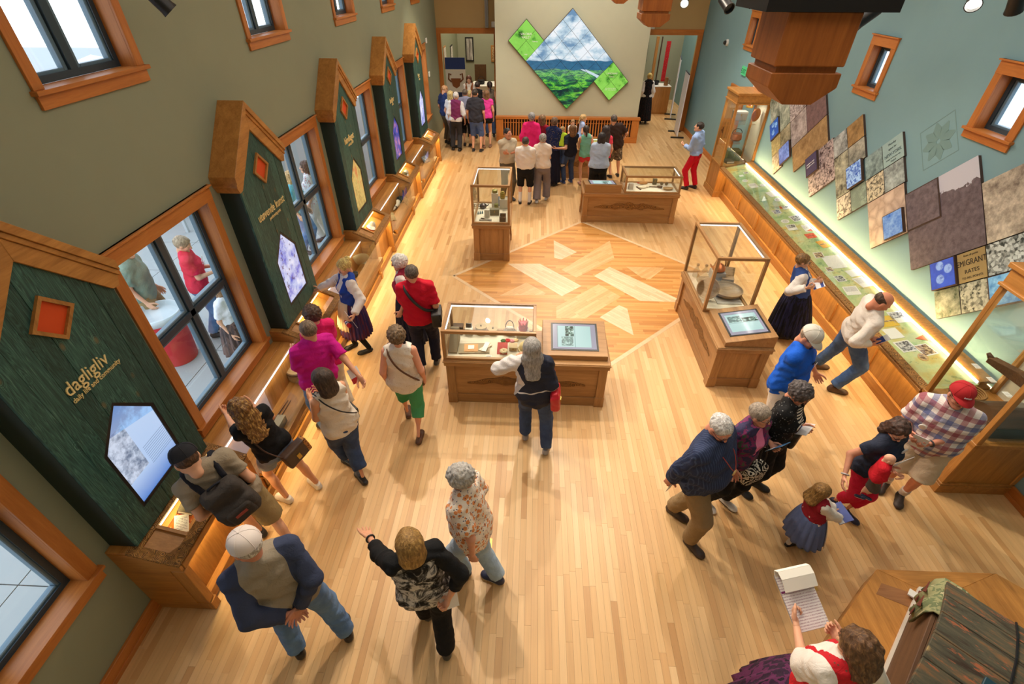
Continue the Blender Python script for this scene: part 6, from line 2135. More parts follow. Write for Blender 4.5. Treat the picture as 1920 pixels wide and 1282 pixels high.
PE['striped'] = person('person in black cardigan and black-white striped top holding leaflets', (2.56, 3.44), 136, 1.64, ((2.66, 3.48), (2.46, 3.40)), (2.59, 3.41, 1.52), 'f', 1.1, look=(5, 28), face=True, glasses=True, hair=('curly', (74, 66, 66), (120, 112, 112)), skin=(216, 152, 124), top=('tee_shirt', cloth('bw_stripe', (228, 220, 210), 'hstripe', (30, 30, 34)), 0.5, -0.2, 0.016, 0.0), vest=('cardigan', cloth('black_patterned', (22, 22, 24), 'dots', (120, 120, 120)), 1.8, -0.14, 0.004), bottom=('trousers', cloth('black'), 1.95, 0.014, 0.02), shoes=('sneaker', (28, 28, 30), (28, 28, 30)), hands=((2.80, 3.46, 1.05), (2.64, 3.44, 1.03)), poses=('grip', 'grip'), lod=0)
PE['pinkshirt'] = person('person with short grey hair in pink shirt and patterned jacket', (2.14, 3.22), 152, 1.56, ((2.24, 3.23), (2.03, 3.21)), (2.16, 3.18, 1.45), 'f', 1.12, look=(-15, 5), face=True, glasses=True, hair=('pixie', (150, 136, 122), (186, 172, 156)), skin=(220, 160, 134), top=('shirt', cloth('rose_shirt', (232, 130, 176)), 0.5, -0.15, 0.016, 0.0), vest=('cardigan', cloth('patchwork', (58, 52, 84), 'camo', (122, 46, 92), (74, 92, 80)), 1.9, -0.16, 0.005), bottom=('trousers', cloth('black'), 1.95, 0.014, 0.02), shoes=('flat', (226, 220, 214), (40, 38, 38)), hands=((2.41, 3.23, 1.02), None), poses=('grip', 'relax'), lod=0)
PE['navystripe'] = person('stout person in navy striped shirt and khaki trousers with a medal', (1.69, 2.88), 138, 1.78, ((1.64, 3.07), (1.73, 2.70)), (1.65, 2.84, 1.63), 'm', 1.30, belly=0.06, look=(15, 28), face=True, glasses=True, hair=('short', (196, 192, 190)), skin=(218, 152, 128), top=('shirt', cloth('navy_stripe', (44, 54, 84), 'vstripe', (64, 76, 108)), 1.9, -0.2, 0.024, 0.016), bottom=('trousers', cloth('khaki_trousers', (146, 124, 92)), 1.95, 0.016, 0.025), shoes=('sneaker', (64, 50, 44), (40, 34, 32)), hands=((2.03, 2.99, 0.82), (1.37, 2.86, 0.82)), lod=0)
PE['redpants'] = person('person in navy tee and crimson trousers with a baby on the arm', (3.47, 3.18), 158, 1.51, ((3.51, 3.13), (3.44, 3.24)), (3.38, 3.10, 1.40), 'f', 1.06, look=(25, 30), face=True, glasses=True, hair=('bobwavy', (66, 44, 36)), skin=(222, 160, 132), top=('tee_shirt', cloth('navy', (44, 50, 68)), 0.5, -0.14, 0.016, 0.012), bottom=('cropped_trousers', cloth('crimson_trousers', (206, 26, 66)), 1.62, 0.014, 0.01), shoes=('sneaker', (36, 36, 62), (226, 220, 210)), hands=((3.36, 2.95, 1.08), (3.08, 2.99, 0.85)), poses=('open', 'relax'), lod=0)
PE['plaid'] = person('person in red cap and red-blue plaid shirt', (4.17, 3.44), -138, 1.69, ((4.21, 3.36), (4.13, 3.52)), (4.03, 3.40, 1.57), 'm', 1.30, belly=0.05, look=(-30, 8), face=True, glasses=True, hair=('short', (64, 46, 36)), hat=('cap', (186, 34, 40), (186, 34, 40), False), skin=(216, 150, 124), top=('shirt', cloth('plaid', (232, 222, 218), 'plaid', (150, 40, 70), (62, 84, 150)), 0.85, -0.2, 0.024, 0.03), bottom=('shorts', cloth('stone_shorts', (206, 188, 162)), 0.98, 0.018, 0.03), shoes=('sneaker', (58, 48, 44), (44, 38, 36)), socks=(cloth('white_sock', (224, 218, 214)), 0.28), hands=((3.90, 3.23, 1.08), (3.78, 3.34, 1.10)), poses=('grip', 'grip'), lod=0)
PE['girl'] = person('small child in white blouse, red vest and blue pinafore skirt', (2.82, 2.74), 82, 0.99, ((2.75, 2.75), (2.89, 2.73)), (2.73, 2.75, 0.92), 'f', 0.95, look=(5, 15), hair=('girl', (128, 92, 48), (176, 136, 76)), skin=(232, 176, 144), top=('blouse', cloth('white_linen'), 1.85, 0.0, 0.02, 0.03), vest=('vest', cloth('dark_red', (150, 30, 48)), 0, 0.12, 0.006), skirt=('skirt', cloth('pinafore', (96, 112, 158)), 0.24, 0.19, 16), apron=(cloth('white_apron', (230, 218, 206)), 0.22), socks=(cloth('white_sock'), 1.0), shoes=('flat', (24, 22, 24), (60, 58, 58)), hands=((2.98, 2.77, 0.62), (2.99, 2.69, 0.60)), poses=('grip', 'grip'), lod=0)
PE['clipboard'] = person('person in red vest and white blouse reading a notepad at the bottom edge', (1.98, 1.16), -18, 1.70, ((1.87, 1.17), (2.09, 1.16)), (1.97, 1.20, 1.58), 'f', 1.1, look=(-15, 25), hair=('bobwavy', (96, 66, 42), (140, 104, 66)), top=('blouse', cloth('white_linen'), 0.95, 0.0, 0.022, 0.05), vest=('vest', cloth('red_damask', (196, 34, 44), 'dots', (120, 70, 60)), 0, 0.05, 0.006), skirt=('skirt', cloth('plum_skirt', (52, 34, 56), 'bands', (96, 44, 84), (30, 28, 40)), 0.3, 0.42, 28), shoes=('flat', (22, 20, 20), (22, 20, 20)), hands=((1.91, 1.50, 1.12), (2.16, 1.40, 1.14)), poses=('grip', 'grip'), lod=0)
PE['redtrousers'] = person('person in pale blue shirt and red trousers facing the video wall', (4.23, 12.98), -48, 1.71, ((4.11, 12.93), (4.36, 13.02)), (4.10, 12.90, 1.59), 'm', 0.98, look=(-10, -8), hair=('short', (40, 30, 26)), top=('shirt', cloth('pale_blue', (150, 176, 224)), 1.9, 0.02, 0.018, 0.015), bottom=('trousers', cloth('red_trousers', (190, 18, 44)), 1.95, 0.012, 0.015), shoes=('sneaker', (40, 28, 26), (30, 24, 22)), hands=('hold', None), lod=1)
PE['breeches'] = person('person in white shirt, black breeches and white stockings', (-0.19, 11.73), 4, 1.64, ((-0.30, 11.74), (-0.07, 11.72)), (-0.19, 11.62, 1.52), 'm', 1.15, hair=('short', (60, 50, 44)), top=('shirt', cloth('white_linen'), 1.95, 0.05, 0.02, 0.03), bottom=('breeches', cloth('black'), 1.12, 0.02, 0.02), socks=(cloth('white_sock'), 1.0), shoes=('flat', (30, 24, 24), (30, 24, 24)), hands=('hold', 'hold'), lod=1, group='onlookers before the video wall')
PE['greytrousers'] = person('person with short grey hair, cream top and grey trousers', (0.24, 11.91), 6, 1.65, ((0.12, 11.80), (0.36, 12.02)), (0.21, 11.86, 1.53), 'f', 1.05, hair=('pixie', (150, 142, 136)), top=('tee_shirt', cloth('cream_top', (236, 222, 208)), 0.6, -0.04, 0.018, 0.015), bottom=('trousers', cloth('grey_trousers', (130, 120, 122)), 1.97, 0.014, 0.05), shoes=('sneaker', (190, 196, 206), (220, 220, 220)), hands=('hold', 'hold'), lod=1, group='onlookers before the video wall')
PE['beige'] = person('person in beige shirt with folded arms looking toward the viewer', (-0.64, 12.00), 155, 1.74, ((-0.53, 12.01), (-0.74, 11.99)), (-0.62, 11.96, 1.61), 'm', 1.0, look=(-20, -10), face=True, hair=('short', (36, 30, 28)), skin=(206, 146, 116), top=('shirt', cloth('beige_shirt', (196, 184, 160)), 0.9, 0.0, 0.018, 0.015), bottom=('trousers', cloth('olive_brown', (104, 92, 74)), 1.95, 0.012, 0.02), hands=('cross', 'cross'), lod=1, group='onlookers before the video wall')
PE['hotpink'] = person('person with grey hair in bright pink shirt', (-0.08, 13.50), 12, 1.74, ((-0.17, 13.56), (0.01, 13.44)), (-0.07, 13.53, 1.61), 'f', 1.15, hair=('pixie', (140, 138, 138)), top=('shirt', cloth('hot_pink', (240, 40, 120)), 1.5, -0.1, 0.022, 0.03), bottom=('trousers', cloth('dark_navy'), 1.95, 0.012, 0.02), lod=2, group='onlookers before the video wall')
PE['maroon'] = person('person in dark red top half hidden beside the bright pink shirt', (0.20, 13.61), 20, 1.66, ((0.12, 13.68), (0.28, 13.54)), (0.21, 13.65, 1.54), 'f', 1.0, hair=('bob', (120, 90, 60)), top=('shirt', cloth('maroon_top', (150, 26, 46)), 0.6, -0.1, 0.018, 0.02), bottom=('trousers', cloth('dark_navy'), 1.95, 0.012, 0.02), lod=2, group='onlookers before the video wall')
PE['navycoat'] = person('person in navy embroidered jacket and long dark skirt', (0.50, 13.11), 28, 1.72, ((0.43, 13.20), (0.57, 13.03)), (0.52, 13.15, 1.59), 'f', 1.0, hair=('pixie', (104, 78, 58)), top=('blouse', cloth('white_linen'), 0.4, 0.0, 0.012, 0.0), vest=('jacket', cloth('navy_embroidered', (28, 40, 84), 'dots', (170, 150, 90)), 1.9, 0.0, 0.006), skirt=('skirt', cloth('night_skirt', (24, 26, 44)), 0.1, 0.24, 14), hands=('hold', 'hold'), lod=1, group='onlookers before the video wall')
PE['navytee'] = person('person in dark navy tee and jeans with a child on one arm', (0.95, 13.26), -24, 1.57, ((0.85, 13.21), (1.06, 13.31)), (0.97, 13.00, 1.46), 'f', 1.02, look=(-10, 8), hair=('bob', (110, 74, 40)), top=('tee_shirt', cloth('ink_tee', (30, 34, 48)), 0.7, -0.1, 0.018, 0.015), bottom=('jeans', cloth('dark_jeans'), 1.95, 0.012, 0.02), shoes=('sneaker', (60, 80, 130), (226, 222, 216)), hands=((0.60, 12.81, 1.05), 'hold'), lod=1, group='onlookers before the video wall')
PE['mint'] = person('person with ponytail in mint tank top and coral shorts', (1.44, 13.24), -6, 1.56, ((1.31, 13.15), (1.56, 13.33)), (1.32, 13.01, 1.45), 'f', 0.98, hair=('ponytail', (60, 46, 38)), top=('tank_top', cloth('mint', (130, 206, 182)), 0, -0.08, 0.016), bottom=('shorts', cloth('coral_shorts', (226, 70, 78)), 0.45, 0.014, 0.015), shoes=('flat', (206, 160, 150), (120, 90, 80)), hands=('hold', None), lod=1, group='onlookers before the video wall')
PE['paleblue'] = person('stout person in pale blue tee and black trousers', (1.60, 11.96), 2, 1.66, ((1.50, 12.00), (1.70, 11.92)), (1.60, 12.00, 1.54), 'f', 1.3, hair=('bob', (44, 36, 36)), top=('tee_shirt', cloth('pale_tee', (184, 200, 224)), 0.8, -0.06, 0.022, 0.02), bottom=('trousers', cloth('black'), 1.95, 0.014, 0.03), hands=('hold', 'hold'), lod=1, group='onlookers before the video wall')
PE['coral'] = person('person in coral top and black trousers behind the pale blue tee', (1.80, 12.71), -18, 1.64, ((1.69, 12.71), (1.90, 12.70)), (1.78, 12.74, 1.52), 'f', 0.92, hair=('long', (52, 40, 40)), top=('tee_shirt', cloth('coral_top', (228, 70, 92)), 0.5, -0.04, 0.014, 0.01), bottom=('trousers', cloth('black'), 1.7, 0.01, 0.02), shoes=('sneaker', (216, 206, 200), (226, 220, 214)), lod=1, group='onlookers before the video wall')
PE['browntee'] = person('tall person in dark brown tee, camouflage shorts, hand on hip', (2.31, 13.78), -10, 1.71, ((2.19, 13.71), (2.42, 13.85)), (2.07, 13.56, 1.58), 'm', 1.1, hair=('short', (70, 58, 52)), top=('tee_shirt', cloth('brown_tee', (54, 38, 34)), 0.8, -0.14, 0.02, 0.02), bottom=('shorts', cloth('camo', (120, 108, 92), 'camo', (74, 62, 54), (166, 152, 132)), 0.98, 0.018, 0.03), shoes=('sneaker', (36, 34, 36), (226, 220, 214)), hands=('hold', 'pocket'), elbow=(1.0, -0.3), lod=1, group='onlookers before the video wall')
PE['bluedress'] = person('small child with fair hair in pale blue dress beyond the crowd', (1.41, 15.35), 80, 1.28, ((1.43, 15.46), (1.39, 15.25)), (1.45, 15.36, 1.19), 'f', 0.9, hair=('ponytail', (180, 146, 96)), top=('tee_shirt', cloth('powder_blue', (160, 180, 222)), 0.4, 0.0, 0.014, 0.01), skirt=('skirt', cloth('sky_skirt', (130, 166, 226)), 0.45, 0.2, 14), lod=2)
PE['toddler'] = person('toddler in dotted top facing the viewer beyond the crowd', (1.16, 15.59), 176, 1.10, ((1.26, 15.56), (1.05, 15.62)), (1.16, 15.55, 1.02), 'f', 0.9, look=(0, 10), face=True, hair=('pixie', (140, 104, 66)), top=('tee_shirt', cloth('bw_dots', (226, 222, 216), 'dots', (40, 44, 60)), 0.5, -0.08, 0.014, 0.01), bottom=('trousers', cloth('grey_trousers'), 1.9, 0.012, 0.02), hands=('hold', 'hold'), lod=2)
PE['navyleft'] = person('person in navy shirt leaning at the left edge of the doorway crowd', (-2.90, 16.87), 35, 1.76, ((-2.96, 16.96), (-2.84, 16.78)), (-2.88, 16.90, 1.63), 'm', 1.05, look=(10, 25), hair=('short', (190, 140, 100)), top=('tee_shirt', cloth('navy_blue', (40, 56, 104)), 0.8, -0.12, 0.02, 0.015), bottom=('trousers', cloth('olive_brown'), 1.93, 0.014, 0.02), lod=1, group='visitors crowding the left opening')
PE['blondleft'] = person('fair-haired person in white top in the doorway crowd', (-2.66, 16.46), 30, 1.68, ((-2.72, 16.54), (-2.59, 16.38)), (-2.64, 16.49, 1.56), 'f', 1.0, hair=('bob', (196, 166, 110)), top=('tee_shirt', cloth('white_top', (226, 226, 230)), 0.6, -0.12, 0.016, 0.015), bottom=('cropped_trousers', cloth('grey_trousers'), 1.6, 0.012, 0.02), lod=2, group='visitors crowding the left opening')
PE['whitehairman'] = person('white-haired person in white shirt with plum vest back and dark jeans', (-2.51, 16.09), -2, 1.74, ((-2.62, 16.14), (-2.39, 16.03)), (-2.41, 16.06, 1.61), 'm', 1.0, hair=('short', (214, 210, 204)), top=('shirt', cloth('white_top'), 1.0, -0.06, 0.02, 0.02), vest=('vest', cloth('plum_back', (124, 50, 96)), 0, 0.0, 0.004), bottom=('jeans', cloth('charcoal_jeans', (58, 58, 62)), 1.95, 0.014, 0.02), shoes=('sneaker', (40, 36, 36), (40, 36, 36)), lod=1, group='visitors crowding the left opening')
PE['greyblue'] = person('person in grey-blue shirt and black cropped trousers in the doorway crowd', (-2.20, 16.60), 4, 1.72, ((-2.30, 16.65), (-2.11, 16.56)), (-2.20, 16.64, 1.59), 'm', 1.1, hair=('short', (90, 78, 66)), top=('shirt', cloth('grey_blue', (140, 142, 166)), 1.3, -0.1, 0.02, 0.02), bottom=('cropped_trousers', cloth('black'), 1.3, 0.014, 0.02), lod=2, group='visitors crowding the left opening')
PE['charcoaltee'] = person('person in charcoal tee and blue shorts with black sneakers', (-1.81, 15.98), 6, 1.83, ((-1.94, 16.00), (-1.69, 15.96)), (-1.82, 16.05, 1.69), 'm', 1.05, look=(15, 0), hair=('short', (56, 46, 40)), top=('tee_shirt', cloth('charcoal', (56, 56, 64)), 0.8, -0.14, 0.02, 0.02), bottom=('shorts', cloth('blue_shorts', (84, 108, 164)), 1.0, 0.016, 0.03), shoes=('sneaker', (34, 34, 38), (220, 216, 210)), lod=1, group='visitors crowding the left opening')
PE['pinkgirl'] = person('person in pink tee and short black shorts', (-1.54, 16.46), -4, 1.72, ((-1.63, 16.43), (-1.44, 16.50)), (-1.52, 16.52, 1.59), 'f', 0.9, hair=('bob', (120, 86, 58)), top=('tee_shirt', cloth('candy_pink', (238, 70, 168)), 0.4, -0.04, 0.014, 0.01), bottom=('shorts', cloth('black'), 0.32, 0.012, 0.01), shoes=('flat', (160, 120, 100), (110, 80, 70)), lod=1, group='visitors crowding the left opening')
PE['blacktank'] = person('person in black tank top at the front of the doorway crowd', (-1.91, 17.52), 2, 1.78, ((-2.00, 17.56), (-1.81, 17.47)), (-1.90, 17.56, 1.65), 'm', 1.0, hair=('short', (50, 40, 36)), top=('tank_top', cloth('black'), 0, -0.1, 0.016), bottom=('jeans', cloth('dark_jeans'), 1.9, 0.012, 0.02), lod=2, group='visitors crowding the left opening')
PE['browndress'] = person('person with tied dark hair in brown sleeveless dress by the door jamb', (-1.51, 17.76), -16, 1.74, ((-1.62, 17.77), (-1.40, 17.75)), (-1.52, 17.79, 1.61), 'f', 0.95, hair=('ponytail', (44, 32, 30)), skin=(206, 150, 120), top=('tank_top', cloth('grey_brown', (120, 108, 96)), 0, -0.15, 0.014), bottom=('jeans', cloth('dark_jeans'), 1.95, 0.012, 0.02), lod=2, group='visitors crowding the left opening')
PE['fairchild'] = person('fair-haired child among the doorway crowd, behind the charcoal tee', (-2.19, 17.70), 5, 1.45, ((-2.29, 17.74), (-2.09, 17.65)), (-2.19, 17.74, 1.34), 'f', 0.9, hair=('bob', (206, 178, 124)), top=('tee_shirt', cloth('pale_rose', (220, 186, 176)), 0.5, -0.1, 0.014, 0.01), bottom=('trousers', cloth('grey_trousers'), 1.9, 0.012, 0.02), lod=2, group='visitors crowding the left opening')
PE['redhair'] = person('person with long reddish hair facing the doorway crowd', (-2.33, 18.85), 178, 1.74, ((-2.23, 18.82), (-2.44, 18.89)), (-2.33, 18.81, 1.61), 'f', 0.98, look=(0, 12), face=True, hair=('long', (96, 52, 36)), top=('blouse', cloth('white_linen'), 1.6, 0.0, 0.016, 0.02), vest=('vest', cloth('rust_vest', (150, 90, 50)), 0, 0.0, 0.004), skirt=('skirt', cloth('night_skirt'), 0.2, 0.28, 18), hands=('hold', 'hold'), lod=1)
PE['farbunad'] = person('person in black embroidered dress with white sleeves in the right opening', (4.15, 19.91), 0, 1.70, ((4.05, 19.95), (4.25, 19.87)), (4.15, 19.95, 1.58), 'f', 0.95, hair=('bun', (206, 170, 100)), top=('blouse', cloth('white_linen'), 1.9, 0.0, 0.018, 0.025), vest=('vest', cloth('black_embroidered', (22, 22, 26), 'dots', (120, 60, 50)), 0, 0.05, 0.006), skirt=('skirt', cloth('black_embroidered'), 0.12, 0.27, 18), lod=1)
PE['redtee'] = person('person in red lettered tee on the terrace reading a leaflet', (-5.03, 6.06), 60, 1.72, ((-5.04, 6.17), (-5.01, 5.95)), (-4.99, 6.08, 1.56), 'f', 1.1, look=(10, 25), hair=('pixie', (150, 130, 104), (190, 172, 144)), top=('tee_shirt', cloth('jubilee_red', (214, 40, 70)), 0.8, -0.14, 0.018, 0.015), bottom=('jeans', cloth('blue_jeans'), 1.95, 0.012, 0.02), hands=('hold', 'hold'), poses=('grip', 'grip'), lod=1)
PE['whitetee'] = person('person in white tee and grey skirt close outside the nearest window', (-4.12, 5.29), 100, 1.50, ((-4.06, 5.39), (-4.17, 5.20)), (-4.08, 5.29, 1.30), 'f', 1.1, hair=('bob', (120, 90, 60)), top=('tee_shirt', cloth('white_top'), 0.8, -0.1, 0.02, 0.02), skirt=('skirt', cloth('grey_skirt', (70, 62, 62), 'bands', (110, 90, 84), (60, 56, 60)), 0.35, 0.28, 18), lod=1)
PE['greentee'] = person('person in grey-green tee behind the red barrel outside', (-5.62, 5.72), 70, 1.76, ((-5.62, 5.83), (-5.63, 5.62)), (-5.59, 5.74, 1.62), 'm', 1.05, hair=('short', (100, 80, 60)), top=('tee_shirt', cloth('grey_green', (120, 140, 124)), 0.8, -0.12, 0.02, 0.02), bottom=('shorts', cloth('khaki'), 1.0, 0.016, 0.03), lod=1)
PE['tealtee'] = person('fair-haired person in teal tee outside the second window', (-4.61, 8.91), 90, 1.66, ((-4.57, 9.01), (-4.65, 8.81)), (-4.57, 8.91, 1.56), 'f', 1.0, hair=('bobwavy', (176, 140, 90)), top=('tee_shirt', cloth('teal_tee', (96, 176, 190)), 0.7, -0.1, 0.018, 0.015), bottom=('jeans', cloth('blue_jeans'), 1.95, 0.012, 0.02), lod=1)
PE['brunette'] = person('dark-haired person in white printed top outside the second window', (-4.50, 9.51), -100, 1.68, ((-4.52, 9.40), (-4.48, 9.61)), (-4.54, 9.50, 1.56), 'f', 1.0, face=True, hair=('bobwavy', (74, 52, 38)), top=('tee_shirt', cloth('print_top', (222, 220, 220), 'floral', (196, 150, 150), (150, 150, 160)), 0.7, -0.1, 0.018, 0.015), bottom=('trousers', cloth('white_shorts'), 1.9, 0.012, 0.02), lod=1)
# ================================================================ exhibits inside the cases
def mk(name, label, cat, loc, rz=0.0, group=None):
 return empty(name, loc, rz, label, cat, group)
def c3(r, g, b, rough=0.6, metal=0.0):
 return plain('c_%d_%d_%d_%d' % (r, g, b, int(metal * 10)), srgb(r, g, b), rough, metal)
M_block = c3(206, 198, 180, 0.85)
def block(label, x, y, z, sx, sy, sz, rz=0.0, m=None):
 e = mk('display_block', label, 'display block', (x, y, z), rz)
 bx('body', m or M_block, -sx / 2, sx / 2, -sy / 2, sy / 2, 0, sz, e, 0.003)
 bx('top_cloth', m or M_block, -sx / 2 - .001, sx / 2 + .001, -sy / 2 - .001, sy / 2 + .001, sz, sz + 0.002, e)
 return e
def box_item(name, label, cat, x, y, z, sx, sy, sz, m, rz=0.0, lid=None):
 e = mk(name, label, cat, (x, y, z), rz)
 h = sz * 0.7
 bx('body', m, -sx / 2, sx / 2, -sy / 2, sy / 2, 0, h, e, 0.003)
 bx('lid', lid or m, -sx / 2 - .004, sx / 2 + .004, -sy / 2 - .004, sy / 2 + .004, h + .001, sz, e, 0.004)
 bx('clasp', c3(150, 120, 60, 0.4, 0.8), -0.008, 0.008, -sy / 2 - .008, -sy / 2 - .004, h * .7, h + 0.012, e)
 return e
def turned(name, label, cat, x, y, z, prof, m, parts=(), rz=0.0, seg=24, sx=1, sy=1, tilt=None):
 e = mk(name, label, cat, (x, y, z), rz)
 if tilt:
  e.rotation_euler = tilt
 MB().lathe(prof, seg, sx=sx, sy=sy).build('body', m, e, smooth=True, angle=50)
 for nm, mb, mm in parts:
  mb.build(nm, mm, e, smooth=True, angle=50)
 return e
def bowl_prof(r, h, t=0.012, foot=0.5):
 n = 8
 out = [(r * foot, 0.0)] + [(r * (foot + (1 - foot) * math.sin(PI / 2 * i / n)), h * (1 - math.cos(PI / 2 * i / n))) for i in range(1, n + 1)]
 inn = [(max(0.001, (r - t) * math.sin(PI / 2 * i / n)), t + (h - t) * (1 - math.cos(PI / 2 * i / n))) for i in range(n, -1, -1)]
 return out + inn
def book(label, x, y, z, sx, sy, t, m, rz=0.0, tilt=0.0):
 e = mk('book', label, 'book', (x, y, z), rz)
 if tilt:
  e.rotation_euler = (tilt, 0, rz)
 bx('cover', m, -sx / 2, sx / 2, -sy / 2, sy / 2, 0, t * 0.14, e)
 bx('cover', m, -sx / 2, sx / 2, -sy / 2, sy / 2, t * 0.86, t, e)
 bx('spine', m, -sx / 2 - .002, -sx / 2 + .004, -sy / 2, sy / 2, 0, t, e)
 bx('pages', M_paper, -sx / 2 + .004, sx / 2 - .004, -sy / 2 + .004, sy / 2 - .004, t * 0.14, t * 0.86, e)
 return e
def sheet(label, x, y, z, sx, sy, m, rz=0.0, cat='card', name='label_card', t=0.002, pic=None, group=None):
 e = mk(name, label, cat, (x, y, z), rz, group)
 bx('card', m, -sx / 2, sx / 2, -sy / 2, sy / 2, 0, t, e)
 if pic:
  bx('print', pic, -sx / 2 * .8, sx / 2 * .8, -sy / 2 * .75, sy / 2 * .75, t, t + .001, e)
 return e
M_ink = c3(70, 64, 60, 0.7)
def text_print(name, c1=(238, 234, 226), c2=(110, 104, 98)):
 if name in _mc:
  return _mc[name]
 N = NT(name)
 s = N.sep(N.coord('Object'))
 ln = N.math('GREATER_THAN', N.math('SINE', N.math('MULTIPLY', s[1], 420.0)), 0.3)
 w = N.math('GREATER_THAN', N.noise(N.coord('Object', (90, 420, 1)), 1.0, 1, 0.5), 0.45)
 _mc[name] = N.fin(N.mix(N.math('MULTIPLY', ln, w), srgb(*c1), srgb(*c2)), 0.6)
 return _mc[name]
def photo_print(name, d, l, seed=0):
 if name in _mc:
  return _mc[name]
 N = NT(name)
 b = N.noise(N.coord('Object', loc=(seed, seed * 2, 0)), 28, 4, 0.65)
 _mc[name] = N.fin(N.ramp(b, [(0.4, srgb(*d)), (0.6, srgb(*l))]), 0.5)
 return _mc[name]
M_text = text_print('printed_text')
M_bw = photo_print('bw_print', (30, 30, 32), (216, 212, 206))
M_sep = photo_print('sepia_print', (90, 56, 30), (222, 190, 144), 3)
M_carv = carve_mat('carved_dark', srgb(96, 64, 36), srgb(126, 88, 52), 1.4)
M_wood1, M_wood2 = wood('bowl_wood', srgb(132, 104, 72), srgb(176, 146, 108), 'X', 2), wood('dark_wood', srgb(58, 36, 22), srgb(92, 60, 36), 'X', 1.5)
M_brass, M_cu = c3(176, 146, 72, 0.35, 0.8), c3(190, 110, 70, 0.3, 0.85)
M_iron = c3(44, 44, 48, 0.45, 0.6)
# ---- album case
Z = 0.764
e = mk('sloped_label_stand', 'grey brown slanted panel at the left end of the album case', 'panel', (-0.965, 4.93, Z))
MB().prism([(-0.16, 0), (0.16, 0.0), (0.16, 0.20), (0.10, 0.22), (-0.16, 0.02)], 'x', -0.055, 0.055).build('body', c3(132, 118, 92), e, bevel=0.003)
bx('label', M_paper, -0.03, 0.03, -0.14, -0.139, 0.004, 0.018, e)
block('tan block under the small dark book in the album case', -0.80, 5.19, Z, 0.10, 0.08, 0.11)
b = book('small dark book standing on a block in the album case', -0.80, 5.21, Z + 0.113, 0.075, 0.11, 0.022, c3(58, 46, 34), 0, R_(76))
box_item('casket', 'small grey brown carved casket at the back left of the album case', 'box', -0.95, 5.22, Z + 0.0, 0.13, 0.09, 0.13, M_wood2)
turned('bentwood_box', 'squat bentwood box, left one of the pair in the album case', 'box', -0.64, 5.22, Z, [(0.06, 0), (0.062, 0.10), (0.066, 0.102), (0.066, 0.122), (0, 0.126)], c3(168, 140, 92), [('knob', MB().lathe([(0.012, 0.126), (0.014, 0.14), (0, 0.146)], 10), c3(120, 90, 50))], sx=1.2)
turned('bentwood_box', 'squat bentwood box, right one of the pair in the album case', 'box', -0.48, 5.22, Z, [(0.055, 0), (0.057, 0.07), (0.061, 0.072), (0.061, 0.088), (0, 0.092)], c3(176, 150, 104), [('knob', MB().lathe([(0.012, 0.092), (0.014, 0.104), (0, 0.11)], 10), c3(120, 90, 50))], sx=1.2)
e = mk('beaded_purse', 'pale beaded purse with dark looped handle in the album case', 'purse', (-0.25, 5.20, Z))
MB().lathe([(0.02, 0), (0.075, 0.02), (0.085, 0.07), (0.06, 0.12), (0.055, 0.13), (0.0, 0.13)], 16, sy=0.5).build('pouch', cloth('beads', (214, 206, 190), 'dots', (150, 50, 60)), e, smooth=True)
MB().tube([(0.055 * math.cos(q * PI / 12), 0, 0.13 + 0.11 * math.sin(q * PI / 12)) for q in range(13)], 0.006, 6).build('handle', M_iron, e, smooth=True)
block('tan block under the red crown in the album case', -0.07, 5.20, Z, 0.17, 0.13, 0.09)
e = mk('bridal_crown', 'red stacked bridal crown on a block in the album case', 'crown', (-0.07, 5.20, Z + 0.093))
mb = MB()
for k in range(4):
 mb.lathe([(0.050 + 0.006 * (k % 2), 0.03 * k), (0.058 + 0.006 * (k % 2), 0.03 * k + 0.012), (0.050, 0.03 * k + 0.03)], 20)
mb.build('band', c3(206, 78, 84), e, smooth=True)
mb = MB()
for k in range(8):
 c, s_ = math.cos(k * PI / 4), math.sin(k * PI / 4)
 mb.tube([(0.05 * c, 0.05 * s_, 0.115), (0.062 * c, 0.062 * s_, 0.14), (0.056 * c, 0.056 * s_, 0.16)], [0.009, 0.008, 0.003], 6)
mb.build('points', c3(214, 96, 98), e)
e = mk('embroidered_flowers', 'cluster of red and pink embroidered flowers below the beaded purse', 'flowers', (-0.27, 5.06, Z))
for k, (dx, dy, c) in enumerate(((-0.06, 0, (60, 110, 60)), (0.0, 0.01, (206, 40, 54)), (0.06, 0.0, (226, 150, 160)), (0.11, 0.02, (236, 200, 150)))):
 mb = MB()
 for q in range(6):
  a = q * PI / 3
  mb.lathe([(0.016, 0), (0.02, 0.012), (0.0, 0.02)], 8, (dx + 0.018 * math.cos(a), dy + 0.018 * math.sin(a), 0))
 mb.build('blossom', c3(*c, 0.8), e, smooth=True)
e = mk('folder', 'open tan folder with paper square in the album case', 'folder', (-0.70, 4.88, Z), R_(4))
bx('board', c3(150, 134, 104), -0.20, 0.20, -0.10, 0.10, 0, 0.015, e)
bx('leaf', c3(206, 150, 92), -0.13, 0.05, -0.08, 0.08, 0.015, 0.02, e)
bx('paper_square', M_paper, -0.08, 0.0, -0.03, 0.05, 0.02, 0.023, e)
e = mk('folded_fan', 'fan of cream cards beside the tan folder', 'cards', (-0.55, 4.90, Z + 0.017), R_(-10))
for k in range(4):
 MB().box(-0.03, 0.03, -0.10, 0.09, 0.004 * k, 0.004 * k + 0.003, X=Matrix.Rotation(R_(-34 + 11 * k), 4, 'Z')).build('card', M_paper if k % 2 else c3(226, 206, 164), e)
book('red booklet on a low stand in the album case', -0.33, 4.88, Z, 0.13, 0.19, 0.03, c3(178, 36, 36), 0, R_(18))
e = mk('rosette', 'cream cloth rosette lying on the red booklet', 'rosette', (-0.31, 4.81, Z + 0.028))
mb = MB()
